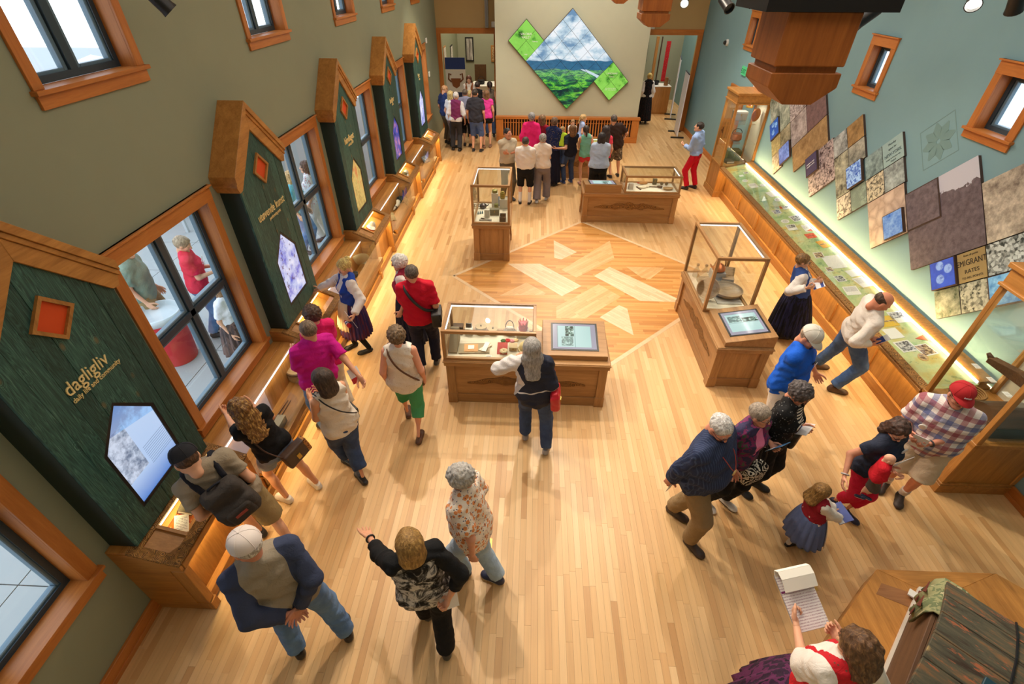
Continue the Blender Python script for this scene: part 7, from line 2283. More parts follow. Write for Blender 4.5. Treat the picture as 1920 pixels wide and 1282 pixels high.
for q in range(7):
 mb.lathe([(0.02, 0), (0.026, 0.012), (0.0, 0.022)], 8, (0.032 * math.cos(q * 0.9), 0.03 * math.sin(q * 0.9), 0))
mb.build('petals', c3(228, 208, 168, 0.9), e, smooth=True)
box_item('small_box', 'small tan box with dark brooch in the album case', 'box', -0.19, 4.90, Z, 0.10, 0.10, 0.06, c3(190, 166, 126))
e = mk('bonnet', 'cream gathered cap at the right end of the album case', 'cap', (-0.03, 4.90, Z))
MB().lathe([(0.075, 0), (0.085, 0.03), (0.075, 0.08), (0.04, 0.11), (0.0, 0.115)], 18).build('crown', c3(226, 202, 146, 0.9), e, smooth=True)
MB().lathe([(0.085, 0.0), (0.105, 0.004), (0.085, 0.014)], 18).build('frill', c3(236, 216, 170, 0.9), e, smooth=True)
for k, (x, y) in enumerate(((-0.50, 4.74), (-0.42, 4.70), (-0.12, 4.74))):
 sheet('small white label card in the album case, %s' % ('left of three', 'middle of three', 'right of three')[k], x, y, Z, 0.075, 0.035, M_paper, 0, pic=M_text)
# ---- square tall case
Z = 0.80
block('tall pale block in the narrow glass case, carrying a green tin', -0.76, 9.53, Z, 0.13, 0.13, 0.30)
turned('canister', 'round green and brass tin on the tall pale block', 'tin', -0.76, 9.53, Z + 0.303, [(0.055, 0), (0.056, 0.05), (0.05, 0.055), (0.03, 0.065), (0, 0.068)], c3(120, 116, 60, 0.4, 0.4), [('knob', MB().lathe([(0.01, 0.066), (0.012, 0.08), (0, 0.085)], 8), M_brass)])
block('wide pale block in the narrow glass case, carrying a brass jar', -0.58, 9.50, Z, 0.16, 0.14, 0.19)
turned('jar', 'tall gold-green jar on the wide pale block', 'jar', -0.60, 9.50, Z + 0.193, [(0.045, 0), (0.05, 0.01), (0.05, 0.11), (0.044, 0.125), (0.03, 0.13), (0.032, 0.145), (0, 0.15)], c3(150, 132, 54, 0.35, 0.5), [('rings', MB().lathe([(0.05, 0.03), (0.053, 0.034), (0.05, 0.04), (0.05, 0.08), (0.053, 0.084), (0.05, 0.09)], 18), M_brass)])
turned('canister', 'green tin standing low beside the tall pale block', 'tin', -0.72, 9.36, Z, [(0.045, 0), (0.045, 0.12), (0.038, 0.13), (0, 0.132)], c3(110, 112, 56, 0.4, 0.3), [('band', MB().lathe([(0.0455, 0.05), (0.047, 0.06), (0.0455, 0.07)], 18), M_brass)])
turned('teapot', 'small dark dented teapot in the narrow glass case', 'teapot', -1.00, 9.46, Z, [(0.05, 0), (0.075, 0.03), (0.07, 0.07), (0.04, 0.09), (0.01, 0.1), (0, 0.11)], c3(74, 70, 72, 0.3, 0.5), [('spout', MB().tube([(0.065, 0, 0.04), (0.10, 0, 0.06), (0.12, 0, 0.085)], [0.014, 0.01, 0.007], 8), c3(74, 70, 72, 0.3, 0.5)), ('handle', MB().tube([(-0.065, 0, 0.07), (-0.11, 0, 0.065), (-0.10, 0, 0.03), (-0.07, 0, 0.025)], 0.007, 6), c3(74, 70, 72, 0.3, 0.5))])
block('small pale block before the dark hinged box', -0.88, 9.02, Z, 0.10, 0.08, 0.15)
box_item('hinged_box', 'dark olive hinged box in the middle of the narrow glass case', 'box', -0.74, 9.14, Z, 0.18, 0.10, 0.12, c3(92, 88, 66))
e = mk('open_box', 'open dark wooden box at the near right of the narrow glass case', 'box', (-0.56, 8.86, Z), 0)
for a in ((-0.06, -0.05, -0.09, 0.09), (0.05, 0.06, -0.09, 0.09), (-0.05, 0.05, -0.09, -0.08), (-0.05, 0.05, 0.08, 0.09)):
 bx('side', M_wood2, *a, 0, 0.11, e)
bx('bottom', c3(60, 36, 22), -0.05, 0.05, -0.08, 0.08, 0, 0.012, e)
e = mk('knife', 'knife on a slate at the near edge of the narrow glass case', 'knife', (-0.90, 8.86, Z), R_(-24))
bx('slate', c3(150, 140, 124), -0.12, 0.12, -0.035, 0.035, 0, 0.012, e, X=Matrix.Rotation(R_(24), 4, 'Z'))
MB().prism([(-0.02, -0.01), (0.12, -0.006), (0.13, 0.004), (-0.02, 0.01)], 'z', 0.013, 0.017).build('blade', c3(170, 172, 176, 0.3, 0.9), e)
MB().tube([(-0.10, 0, 0.02), (-0.02, 0, 0.02)], [0.012, 0.009], 8).build('handle', M_wood2, e, smooth=True)
e = mk('figurines', 'row of three tiny blue figures in the narrow glass case', 'figures', (-1.04, 9.14, Z))
for k in range(3):
 MB().lathe([(0.018, 0), (0.014, 0.03), (0.008, 0.04), (0.011, 0.05), (0, 0.06)], 10, (-0.03 + 0.04 * k, 0.02 * k, 0)).build('figure', c3(96, 140, 160), e, smooth=True)
sheet('large white card at the back left of the narrow glass case', -1.00, 9.66, Z, 0.13, 0.08, M_paper, pic=M_text)
sheet('second white card, before the large one in the narrow glass case', -1.02, 9.58, Z + .003, 0.12, 0.06, M_paper, pic=M_text)
b = book('large open grey blue book leaning at the back of the narrow glass case', -0.66, 9.64, Z + 0.06, 0.30, 0.22, 0.03, c3(96, 120, 140), 0, R_(58))
# ---- tall hood case with bowls
Z = 0.73
turned('bowl', 'pale wooden bowl tipped on edge in the tall hood case', 'bowl', 2.70, 6.38, Z + 0.16, bowl_prof(0.165, 0.11, 0.014, 0.35), wood('pale_bowl', srgb(176, 140, 98), srgb(216, 186, 148), 'X', 2), tilt=(R_(70), R_(10), R_(-20)), seg=28)
turned('dish', 'broad shallow grey brown wooden dish in the tall hood case', 'dish', 3.03, 6.45, Z + 0.012, bowl_prof(0.235, 0.085, 0.012, 0.5), M_wood1, seg=32)
e = mk('display_mat', 'folded pale grey mat under the broad shallow dish', 'mat', (3.0, 6.38, Z))
bx('mat', c3(190, 186, 178, 0.9), -0.18, 0.18, -0.22, 0.2, 0, 0.008, e)
bx('fold', c3(190, 186, 178, 0.9), -0.18, 0.18, -0.22, -0.06, 0.008, 0.011, e)
for k in range(2):
 turned('bottle', 'clear stoppered bottle in the tall hood case, %s one' % ('left', 'right')[k], 'bottle', 2.70 + 0.13 * k, 6.98 - 0.02 * k, Z, [(0.045, 0), (0.05, 0.02), (0.05, 0.12), (0.02, 0.16), (0.018, 0.19), (0, 0.19)], glass('bottle_glass', (0.8, 0.83, 0.82)), [('stopper', MB().lathe([(0.014, 0.19), (0.026, 0.205), (0.02, 0.225), (0, 0.23)], 10), c3(90, 84, 70))])
box_item('parcel_box', 'tan box between the bottles and the tipped bowl', 'box', 2.76, 6.82, Z, 0.14, 0.12, 0.13, c3(168, 140, 98))
turned('oil_lamp', 'small copper lamp before the tan box', 'lamp', 2.72, 6.68, Z, [(0.03, 0), (0.045, 0.015), (0.03, 0.04), (0.01, 0.05), (0, 0.055)], M_cu, [('handle', MB().tube([(-0.03, 0, 0.03), (-0.06, 0, 0.035), (-0.05, 0, 0.01)], 0.005, 6), M_cu)])
block('grey block under the copper kettle', 3.0, 6.88, Z, 0.2, 0.2, 0.16, 0, c3(150, 156, 160, 0.8))
e = turned('kettle', 'copper kettle with tall looped handle in the tall hood case', 'kettle', 3.0, 6.88, Z + 0.163, [(0.07, 0), (0.10, 0.03), (0.095, 0.08), (0.05, 0.12), (0.02, 0.13), (0, 0.14)], M_cu, [('spout', MB().tube([(-0.085, 0, 0.05), (-0.13, 0, 0.085), (-0.15, 0, 0.12)], [0.02, 0.014, 0.01], 8), M_cu), ('handle', MB().tube([(0.085 * math.cos(q * PI / 12), 0, 0.09 + 0.16 * math.sin(q * PI / 12)) for q in range(13)], 0.008, 6), c3(96, 60, 36, 0.4, 0.5))])
e = mk('open_casket', 'brown open lidded box behind the broad dish', 'box', (3.14, 6.78, Z), R_(-14))
bx('body', M_wood1, -0.09, 0.09, -0.07, 0.07, 0, 0.11, e, 0.003)
MB().box(-0.09, 0.09, 0, 0.13, 0, 0.012, X=Matrix.Translation((0, 0.07, 0.11)) @ Matrix.Rotation(R_(50), 4, 'X')).build('lid', M_wood1, e)
turned('cup', 'small white cup between the kettle and the open box', 'cup', 3.07, 6.72, Z, bowl_prof(0.035, 0.06, 0.005, 0.6), M_white)
# ---- lectern case
Z = 0.72
block('grey pedestal at the left of the lectern case', 2.24, 10.92, Z, 0.10, 0.09, 0.13, 0, c3(176, 166, 150))
e = mk('mittens', 'pair of cream knitted mittens in the lectern case', 'mittens', (2.50, 10.98, Z), R_(20))
for k in range(2):
 mb = MB().lathe([(0.05, 0), (0.065, 0.02), (0.05, 0.045), (0, 0.05)], 14, (0.02 + 0.10 * k, 0.03 * k, 0), sx=1.5)
 mb.tube([(0.05 + .1 * k, 0.05, 0.02), (0.10 + .1 * k, 0.09, 0.025)], [0.022, 0.014], 8)
 mb.build('mitten', c3(226, 210, 180, 0.95), e, smooth=True)
bx('strap', c3(84, 60, 36), -0.09, -0.06, -0.10, 0.09, 0.0, 0.02, e)
e = mk('painted_bottle', 'red and tan painted bottle lying behind the cream mittens', 'bottle', (2.58, 11.22, Z + 0.035))
MB().tube([(-0.10, 0, 0), (-0.06, 0, 0), (0.06, 0, 0), (0.09, 0, 0.0)], [0.015, 0.033, 0.035, 0.02], 12).build('body', c3(190, 130, 70), e, smooth=True)
MB().tube([(-0.14, 0, 0), (-0.10, 0, 0)], [0.012, 0.016], 10).build('neck', c3(170, 46, 40), e, smooth=True)
box_item('dark_tin', 'dark square standing tin at the back of the lectern case', 'tin', 2.84, 11.24, Z, 0.09, 0.05, 0.13, c3(92, 84, 56))
for k in range(2):
 turned('small_pot', 'small dark round pot, %s of two in the lectern case' % ('left', 'right')[k], 'pot', 3.0 + 0.11 * k, 11.2, Z, bowl_prof(0.035, 0.055, 0.006, 0.5), c3(96, 88, 66))
e = mk('wooden_ladle', 'long wooden ladle across the lectern case', 'ladle', (2.80, 11.04, Z + 0.012), R_(-6))
MB().tube([(-0.16, 0, 0), (0.08, 0, 0.004)], [0.008, 0.011], 8).build('handle', M_wood2, e, smooth=True)
MB().lathe(bowl_prof(0.05, 0.03, 0.005, 0.3), 14, (0.12, 0, -0.01), sx=1.3).build('bowl', M_wood2, e, smooth=True)
turned('trough', 'shallow boat-shaped wooden trough at the right of the lectern case', 'trough', 3.08, 10.90, Z, bowl_prof(0.07, 0.05, 0.008, 0.5), c3(166, 132, 84), sx=1.7)
# ---- trays in the five consoles
PAPERS = [(236, 228, 206), (226, 196, 140), (206, 90, 50)]
for k in range(5):
 Mx, L, b, y0, y1 = MOUNT['console', k]
 nth = ORD[k]
 def tp(u, y, n=-0.127):
  return Mx @ Vector((u, y, n))
 tilt = Mx.to_euler()
 def lay_on(e, u, y, n=-0.1275, rz=0.0):
  e.matrix_world = Mx @ Matrix.Translation((u, y, n)) @ Matrix.Rotation(rz, 4, 'Z')
 cu = L / 2
 e = mk('folk_cloth', 'orange patterned cloth in the tray of the %s console' % nth, 'cloth', (0, 0, 0))
 bx('cloth', cloth('orange_pattern', (230, 120, 40), 'floral', (196, 40, 36), (250, 206, 110)), -0.07, 0.07, -0.13, 0.13, 0, 0.006, e)
 bx('hem', cloth('orange_hem', (200, 60, 40)), -0.075, -0.07, -0.13, 0.13, 0, 0.007, e)
 lay_on(e, cu, y0 + 0.16)
 if k in (0, 3, 4):
  e = book('dark clasped book on the orange cloth of the %s console' % nth, 0, 0, 0, 0.12, 0.15, 0.045, c3(88, 76, 44))
  lay_on(e, cu - 0.02, y0 + 0.27, -0.12, 0.1)
  e = sheet('cream printed booklet in the tray of the %s console' % nth, 0, 0, 0, 0.11, 0.17, M_paper, 0, 'booklet', 'booklet', 0.008, M_text)
  lay_on(e, cu + 0.01, y0 + 0.11, -0.12, 0.5)
 if k == 1:
  e = box_item('pale_box', 'pale wooden box in the tray of the second console', 'box', 0, 0, 0, 0.11, 0.12, 0.08, c3(226, 206, 156))
  lay_on(e, cu, y0 + 0.30)
  e = mk('straw_figure', 'gold straw ornament in the tray of the second console', 'ornament', (0, 0, 0))
  mb = MB()
  for q in range(9):
   a = q * 0.7
   mb.tube([(0, 0, 0.02), (0.05 * math.cos(a), 0.09 * math.sin(a), 0.03)], [0.008, 0.003], 5)
  mb.build('straws', c3(226, 170, 70), e)
  MB().lathe([(0.02, 0.01), (0.026, 0.025), (0, 0.04)], 10).build('knot', c3(190, 60, 40), e, smooth=True)
  lay_on(e, cu, y0 + 0.47)
 if k in (2, 3):
  e = mk('white_bonnet', 'white folded linen cap in the tray of the %s console' % nth, 'cap', (0, 0, 0))
  MB().lathe([(0.06, 0), (0.068, 0.03), (0.045, 0.07), (0, 0.085)], 14, sx=0.9).build('crown', c3(236, 230, 220, 0.9), e, smooth=True)
  MB().lathe([(0.07, 0), (0.085, 0.004), (0.07, 0.01)], 14, sx=.9).build('frill', c3(240, 236, 228, 0.9), e, smooth=True)
  lay_on(e, cu - .01, y0 + 0.42)
  e = turned('pale_plate', 'round pale plate in the tray of the %s console' % nth, 'plate', 0, 0, 0, [(0.04, 0), (0.07, 0.01), (0.085, 0.018), (0.08, 0.02), (0.04, 0.006), (0, 0.006)], M_white, [('motif', MB().lathe([(0.012, 0.0065), (0.0, 0.008)], 8), c3(150, 60, 50))])
  lay_on(e, cu, y0 + 0.30, -0.12)
 if k in (0, 4):
  e = sheet('pair of tan papers at the far end of the %s console tray' % nth, 0, 0, 0, 0.14, 0.12, c3(226, 200, 150), 0, 'paper', 'paper_sheet', 0.004, M_text)
  lay_on(e, cu, y1 - 0.10)
# ---- low cases
Z = 0.432
turned('drum', 'round brown drum at the far end of the first window case', 'drum', -3.0, 4.60, Z, [(0.13, 0), (0.14, 0.02), (0.14, 0.13), (0.13, 0.15), (0, 0.15)], M_wood1, [('hoop', MB().lathe([(0.141, 0.11), (0.147, 0.115), (0.147, 0.14), (0.141, 0.145)], 24), c3(90, 62, 36))])
e = mk('zither', 'long wooden box zither with sound hole in the first window case', 'instrument', (-3.17, 4.02, Z), R_(3))
bx('body', wood('zither_top', srgb(176, 116, 60), srgb(206, 150, 88), 'Y', 1.5), -0.06, 0.06, -0.48, 0.42, 0, 0.09, e, 0.004)
bx('headblock', c3(226, 206, 160), -0.06, 0.075, 0.28, 0.42, 0.001, 0.14, e, 0.004)
MB().lathe([(0.022, 0.0905), (0, 0.0915)], 14, (-0.01, 0.14, 0)).build('sound_hole', M_dark, e)
bx('fingerboard', c3(90, 96, 96), -0.05, -0.02, -0.46, 0.02, 0.09, 0.098, e)
for q in range(4):
 MB().tube([(-0.045 + 0.02 * q, -0.47, 0.105), (-0.045 + 0.02 * q, 0.27, 0.11)], 0.0015, 4).build('string', c3(150, 120, 80, 0.3, .8), e)
for q in range(2):
 e = mk('bow', 'thin dark wooden bow in the first window case, %s' % ('inner one', 'outer one')[q], 'bow', (-2.99 + 0.05 * q, 3.85, Z), R_(-4 + 3 * q))
 MB().tube([(0, -0.40, 0.008), (0, -0.1, 0.014), (0, 0.3, 0.008)], [0.006, 0.008, 0.004], 6).build('stick', M_wood2, e)
 bx('frog', M_dark, -0.008, 0.008, -0.38, -0.33, 0.0, 0.02, e)
block('grey sloped label block in the first window case', -2.88, 3.72, Z, 0.09, 0.20, 0.10, 0, c3(150, 138, 116))
e = turned('platter', 'large painted platter on edge in the second window case', 'platter', -3.02, 7.48, Z + 0.17, [(0.10, 0), (0.15, 0.012), (0.175, 0.024), (0.17, 0.028), (0.10, 0.014), (0, 0.012)], c3(214, 200, 156), [('painted_ring', MB().lathe([(0.13, 0.021), (0.145, 0.0235), (0.14, 0.026), (0.13, 0.0225)], 28), c3(86, 120, 70)), ('painted_scene', MB().lathe([(0.06, 0.0155), (0.0, 0.0165)], 8), c3(70, 60, 46))], seg=28, tilt=(R_(-58), 0, R_(34)))
box_item('white_casket', 'small pale casket behind the painted platter', 'box', -3.06, 7.70, Z, 0.12, 0.10, 0.12, c3(220, 206, 176))
turned('clay_pot', 'small grey pot before the painted platter', 'pot', -3.05, 7.20, Z, bowl_prof(0.06, 0.08, 0.008, 0.5), c3(96, 92, 88))
e = mk('violin', 'dark fiddle in the second window case', 'fiddle', (-3.0, 6.75, Z), R_(10))
MB().prism([(-0.055, -0.17), (0.055, -0.17), (0.075, -0.10), (0.045, -0.02), (0.062, 0.07), (0.02, 0.12), (-0.02, 0.12), (-0.062, 0.07), (-0.045, -0.02), (-0.075, -0.10)], 'z', 0, 0.04).build('body', c3(150, 80, 36, 0.3), e, bevel=0.006)
bx('neck', M_dark, -0.012, 0.012, 0.05, 0.30, 0.041, 0.055, e)
MB().tube([(0, 0.30, 0.045), (0, 0.34, 0.05), (0, 0.35, 0.03)], [0.012, 0.012, 0.01], 8).build('scroll', c3(110, 60, 30), e, smooth=True)
turned('ale_bowl', 'black ale bowl with curled horn handles in the third window case', 'bowl', -2.98, 10.58, Z, bowl_prof(0.12, 0.11, 0.012, 0.45), M_iron, [('handle', MB().tube([(0, 0.11, 0.09), (0, 0.17, 0.13), (0, 0.20, 0.19), (0, 0.16, 0.22), (0, 0.13, 0.19)], [0.02, 0.018, 0.015, 0.012, 0.008], 8), M_iron), ('handle', MB().tube([(0, -0.11, 0.09), (0, -0.17, 0.13), (0, -0.20, 0.19), (0, -0.16, 0.22)], [0.02, 0.018, 0.015, 0.01], 8), M_iron)])
e = mk('cow_horn', 'white and dark carved horn in the third window case', 'horn', (-3.04, 10.22, Z))
MB().tube([(-0.02, -0.16, 0.03), (0.0, -0.05, 0.05), (0.03, 0.08, 0.06), (0.02, 0.18, 0.10)], [0.012, 0.03, 0.042, 0.05], 12).build('horn', c3(216, 206, 186), e, smooth=True)
MB().tube([(0.0, -0.06, 0.049), (0.004, -0.04, 0.051)], [0.034, 0.036], 12).build('band', M_iron, e, smooth=True)
turned('skin_drum', 'pale round skin disc leaning on the glass of the third window case', 'disc', -2.86, 10.42, Z + 0.10, [(0.10, 0), (0.105, 0.01), (0.10, 0.02), (0, 0.02)], c3(196, 168, 120), [('rim', MB().lathe([(0.105, 0.0), (0.11, 0.01), (0.105, 0.02)], 24), c3(110, 80, 46))], tilt=(0, R_(70), 0))
e = mk('rattle', 'bundle of pale sticks in the third window case', 'sticks', (-3.0, 9.75, Z), R_(20))
for q in range(5):
 MB().tube([(-0.05 + 0.025 * q, -0.20, 0.012), (-0.02 + 0.01 * q, 0.2, 0.016)], 0.009, 6).build('stick', c3(206, 180, 130), e, smooth=True)
e = mk('weaving_frame', 'dark wooden tool leaning in the fourth window case', 'tool', (-3.05, 13.75, Z), R_(15))
MB().tube([(-0.06, -0.22, 0.02), (0.03, 0.05, 0.16), (0.05, 0.22, 0.2)], [0.015, 0.02, 0.014], 8).build('shaft', M_wood2, e, smooth=True)
MB().lathe([(0.03, 0), (0.035, 0.03), (0, 0.04)], 10, (-0.06, -0.22, 0.0)).build('foot', M_brass, e, smooth=True)
e = mk('framed_picture', 'grey framed picture leaning in the fourth window case', 'picture', (-2.92, 13.45, Z), R_(100))
e.rotation_euler = (R_(50), 0, R_(60))
bx('frame', c3(120, 116, 130), -0.12, 0.12, 0.0, 0.2, 0, 0.015, e, 0.003)
bx('print', M_bw, -0.09, 0.09, 0.03, 0.17, 0.015, 0.017, e)
# ---- papers in the long counter
CARDS = [('dark square photograph', 7.48, 0.27, 0.13, 0.11, M_bw), ('small white card', 7.35, 0.42, 0.10, 0.09, None), ('white oval card', 7.02, 0.44, 0.16, 0.12, 'o'),
   ('white paper with faint lines', 6.67, 0.38, 0.26, 0.16, M_text), ('white oval card', 6.60, 0.13, 0.16, 0.11, 'o'), ('large white paper', 6.06, 0.15, 0.28, 0.16, None),
   ('white oval card', 5.74, 0.14, 0.18, 0.12, 'o'), ('orange card', 5.35, 0.25, 0.10, 0.10, (222, 96, 36)), ('white card with dark print', 5.32, 0.12, 0.16, 0.13, M_bw),
   ('black and white photograph', 5.20, 0.42, 0.18, 0.14, M_bw), ('large white paper with a photograph', 4.79, 0.20, 0.26, 0.20, M_bw), ('white oval card', 4.74, 0.43, 0.17, 0.14, 'o'),
   ('white card with small figures', 4.46, 0.42, 0.24, 0.16, M_bw), ('wide white card', 4.33, 0.20, 0.28, 0.13, M_text), ('red-orange framed card', 4.03, 0.26, 0.18, 0.16, (224, 84, 30)),
   ('orange triangle', 4.23, 0.09, 0.10, 0.10, 't'), ('yellow and orange card', 3.67, 0.13, 0.26, 0.14, (236, 166, 50)), ('brown photograph', 3.33, 0.42, 0.2, 0.14, M_sep),
   ('large cream paper', 3.05, 0.30, 0.42, 0.26, None), ('small brown photograph', 2.85, 0.46, 0.14, 0.09, M_sep), ('black and white photograph', 2.54, 0.44, 0.18, 0.13, M_bw),
   ('white folded paper', 2.64, 0.17, 0.2, 0.16, None), ('cream paper with lines', 2.36, 0.20, 0.28, 0.16, M_text), ('white paper', 2.18, 0.44, 0.24, 0.19, M_text),
   ('white paper beside dark figures', 1.41, 0.18, 0.26, 0.19, M_bw), ('yellow flower print', 1.35, 0.38, 0.24, 0.22, (228, 186, 50)), ('white tilted paper', 1.08, 0.44, 0.22, 0.17, None),
   ('dark group photograph', 0.80, 0.44, 0.22, 0.19, M_bw), ('sepia portrait photograph', 0.69, 0.27, 0.22, 0.17, M_sep), ('tan oval portrait', 0.56, 0.37, 0.15, 0.11, 'p'), ('orange triangle', 0.92, 0.09, 0.12, 0.12, 't')]
ordw = ['first', 'second', 'third', 'fourth', 'fifth', 'sixth', 'seventh', 'eighth', 'ninth', 'tenth', 'eleventh', 'twelfth', 'thirteenth', 'fourteenth', 'fifteenth', 'sixteenth', 'seventeenth', 'eighteenth', 'nineteenth', 'twentieth']
order = sorted(range(len(CARDS)), key=lambda i: -CARDS[i][1])
for rank, i in enumerate(order):
 nm, d, u_, sy_, sx_, kind = CARDS[i]
 same = [j for j in order if CARDS[j][0] == nm]
 extra = '' if len(same) == 1 else ', %s such from the far end' % ordw[same.index(i)]
 e = mk('display_card', '%s on the green counter display%s' % (nm, extra), 'card', (0, 0, 0), 0, 'papers in the long counter')
 rz = R_(((i * 37) % 17) - 8)
 if kind == 'o' or kind == 'p':
  MB().lathe([(1.0, 0), (1.0, 0.004), (0, 0.005)], 20, sx=sx_ / 2, sy=sy_ / 2).build('card', M_paper if kind == 'o' else c3(206, 166, 104), e)
  MB().lathe([(0.7, 0.0045), (0, 0.006)], 20, sx=sx_ / 2, sy=sy_ / 2).build('print', M_text if kind == 'o' else M_sep, e)
 elif kind == 't':
  MB().prism([(-sx_ / 2, -sy_ / 2), (sx_ / 2, 0), (-sx_ / 2, sy_ / 2)], 'z', 0, 0.005).build('card', c3(224, 110, 50), e)
 elif isinstance(kind, tuple):
  bx('card', c3(*kind), -sx_ / 2, sx_ / 2, -sy_ / 2, sy_ / 2, 0, 0.004, e)
  bx('print', M_sep if kind[0] > 225 else c3(170, 56, 24), -sx_ / 2 + .015, sx_ / 2 - .015, -sy_ * .06, sy_ * .06, 0.004, 0.005, e)
 else:
  bx('card', M_paper, -sx_ / 2, sx_ / 2, -sy_ / 2, sy_ / 2, 0, 0.004, e)
  if kind is not None:
   bx('print', kind, -sx_ * .42, sx_ * .42, -sy_ * .42, sy_ * (.42 if 'photograph' in nm else .1), 0.004, 0.005, e)
 e.matrix_world = CPX @ Matrix.Translation((min(max(u_, 0.20), 0.52), -d, -0.0445)) @ Matrix.Rotation(rz, 4, 'Z')
# ---- cabinet contents
zc = 0.801
x0 = XR - 0.40
book('thick dark red book on the lower deck of the far cabinet', x0 - 0.12, 12.72, zc, 0.20, 0.26, 0.06, c3(70, 56, 40), R_(10))
box_item('olive_box', 'olive green box on the lower deck of the far cabinet', 'box', x0 + 0.05, 12.98, zc, 0.34, 0.3, 0.24, c3(84, 86, 52))
turned('copper_pot', 'copper pot on the middle shelf of the far cabinet', 'pot', x0 - 0.05, 12.80, 1.309, [(0.10, 0), (0.14, 0.04), (0.13, 0.12), (0.11, 0.16), (0.12, 0.17), (0, 0.165)], M_cu, [('handle', MB().tube([(0.12 * math.cos(q * PI / 8), 0, 0.16 + 0.12 * math.sin(q * PI / 8)) for q in range(9)], 0.008, 6), M_iron)])
box_item('grey_trunk', 'grey box on the top shelf of the far cabinet', 'box', x0 - 0.05, 12.95, 1.759, 0.30, 0.22, 0.2, c3(120, 116, 110))
turned('carved_disc', 'carved orange disc standing on the top shelf of the far cabinet', 'disc', x0 + 0.22, 12.68, 1.93, [(0.13, 0), (0.14, 0.01), (0.13, 0.022), (0, 0.02)], carve_mat('carved_orange', srgb(206, 130, 50), srgb(230, 160, 70), 1.4), [('rim', MB().lathe([(0.14, 0), (0.15, 0.012), (0.14, 0.024)], 24), c3(170, 100, 40))], tilt=(R_(90), 0, R_(30)))
turned('handled_bowl', 'wooden drinking bowl with curled handle on the near cabinet shelf', 'bowl', XR - 0.42, 3.86, 1.759, bowl_prof(0.15, 0.13, 0.014, 0.5), c3(190, 120, 60), [('handle', MB().tube([(0, 0.14, 0.10), (0, 0.21, 0.16), (0, 0.22, 0.24), (0, 0.16, 0.28), (0, 0.12, 0.25)], [0.022, 0.02, 0.018, 0.015, 0.01], 8), c3(206, 136, 66))])
e = mk('carved_plank', 'long carved wooden board on the near cabinet middle shelf', 'carved board', (XR - 0.38, 3.95, 1.309), R_(8))
MB().prism([(-0.30, 0), (0.30, 0), (0.30, 0.06), (0.0, 0.11), (-0.30, 0.08)], 'x', -0.05, 0.05).build('board', M_carv, e, bevel=0.004)
MB().tube([(0, 0.30, 0.04), (0, 0.36, 0.07)], [0.03, 0.02], 8).build('grip', M_wood2, e, smooth=True)
e = mk('dark_chest', 'dark arched chest on the near cabinet deck', 'chest', (XR - 0.42, 3.78, zc))
bx('body', M_wood2, -0.22, 0.22, -0.2, 0.2, 0, 0.17, e, 0.005)
MB().prism([(-0.2, 0.171)] + [(-0.2 + 0.4 * q / 8, 0.171 + 0.12 * math.sin(PI * q / 8)) for q in range(9)][1:-1] + [(0.2, 0.171)], 'x', -0.22, 0.22).build('lid', M_wood2, e)
bx('band', M_iron, -0.226, 0.226, -0.205, -0.2, 0.02, 0.15, e)
e = mk('wicker_basket', 'wicker basket at the far end of the near cabinet deck', 'basket', (XR - 0.45, 4.16, zc))
mb = MB()
for q in range(7):
 mb.tube([((0.11 + 0.004 * q) * math.cos(a * PI / 8), (0.11 + 0.004 * q) * math.sin(a * PI / 8), 0.015 + 0.02 * q) for a in range(16)], 0.011, 5, closed=True)
mb.build('weave', c3(176, 130, 74, 0.8), e, smooth=True)
MB().lathe([(0.11, 0), (0, 0.004)], 16).build('bottom', c3(150, 108, 60), e)
for q in range(3):
 sheet('small white label card on the near cabinet shelf, %s from the far end' % ordw[q], XR - 0.62, 4.16 - 0.22 * q, 1.309, 0.06, 0.08, M_paper, 0, pic=M_text)
# ---- corner platform with the painted chest
ph = 0.30
pe = mk('platform', 'low angular oak platform at the bottom right corner', 'platform', (3.83, 1.0, 0))
PC = [(-0.53, 1.37), (0.55, 1.38), (1.42, 0.58), (1.42, -0.7), (0.5, -1.6), (-0.6, -1.6), (-1.46, -0.7), (-1.46, 0.58)]
PI_ = [(-0.26, 1.21), (0.02, 1.18), (0.62, 0.5), (0.62, -0.6), (0.4, -1.3), (-0.5, -1.3), (-1.1, -0.5), (-1.06, 0.42)]
for i in range(8):
 a, b = PC[i], PC[(i + 1) % 8]
 ai, bi = PI_[i], PI_[(i + 1) % 8]
 MB().prism([a, b, bi, ai], 'z', ph - 0.03, ph).build('border_board', M_oakX if abs(a[1] - b[1]) < 0.3 else M_oakY, pe, bevel=0.003)
 d = Vector((b[0] - a[0], b[1] - a[1])).normalized()
 n = Vector((d.y, -d.x)) * -0.03
 MB().prism([a, b, (b[0] + n.x * -1, b[1] + n.y * -1), (a[0] - n.x, a[1] - n.y)], 'z', 0, ph - 0.031).build('skirt_board', M_oakX, pe)
wd = [(-0.56, 1.24), (-0.30, 1.15), (-0.42, 1.03), (-0.66, 1.14)]
MB().prism(wd, 'z', ph + 0.0005, ph + 0.002).build('corner_inlay', wood('inlay_dark', srgb(120, 78, 46), srgb(156, 108, 70), 'X'), pe)
MB().prism(PI_, 'z', 0.02, ph + 0.03).build('plinth', c3(214, 204, 190, 0.8), pe)
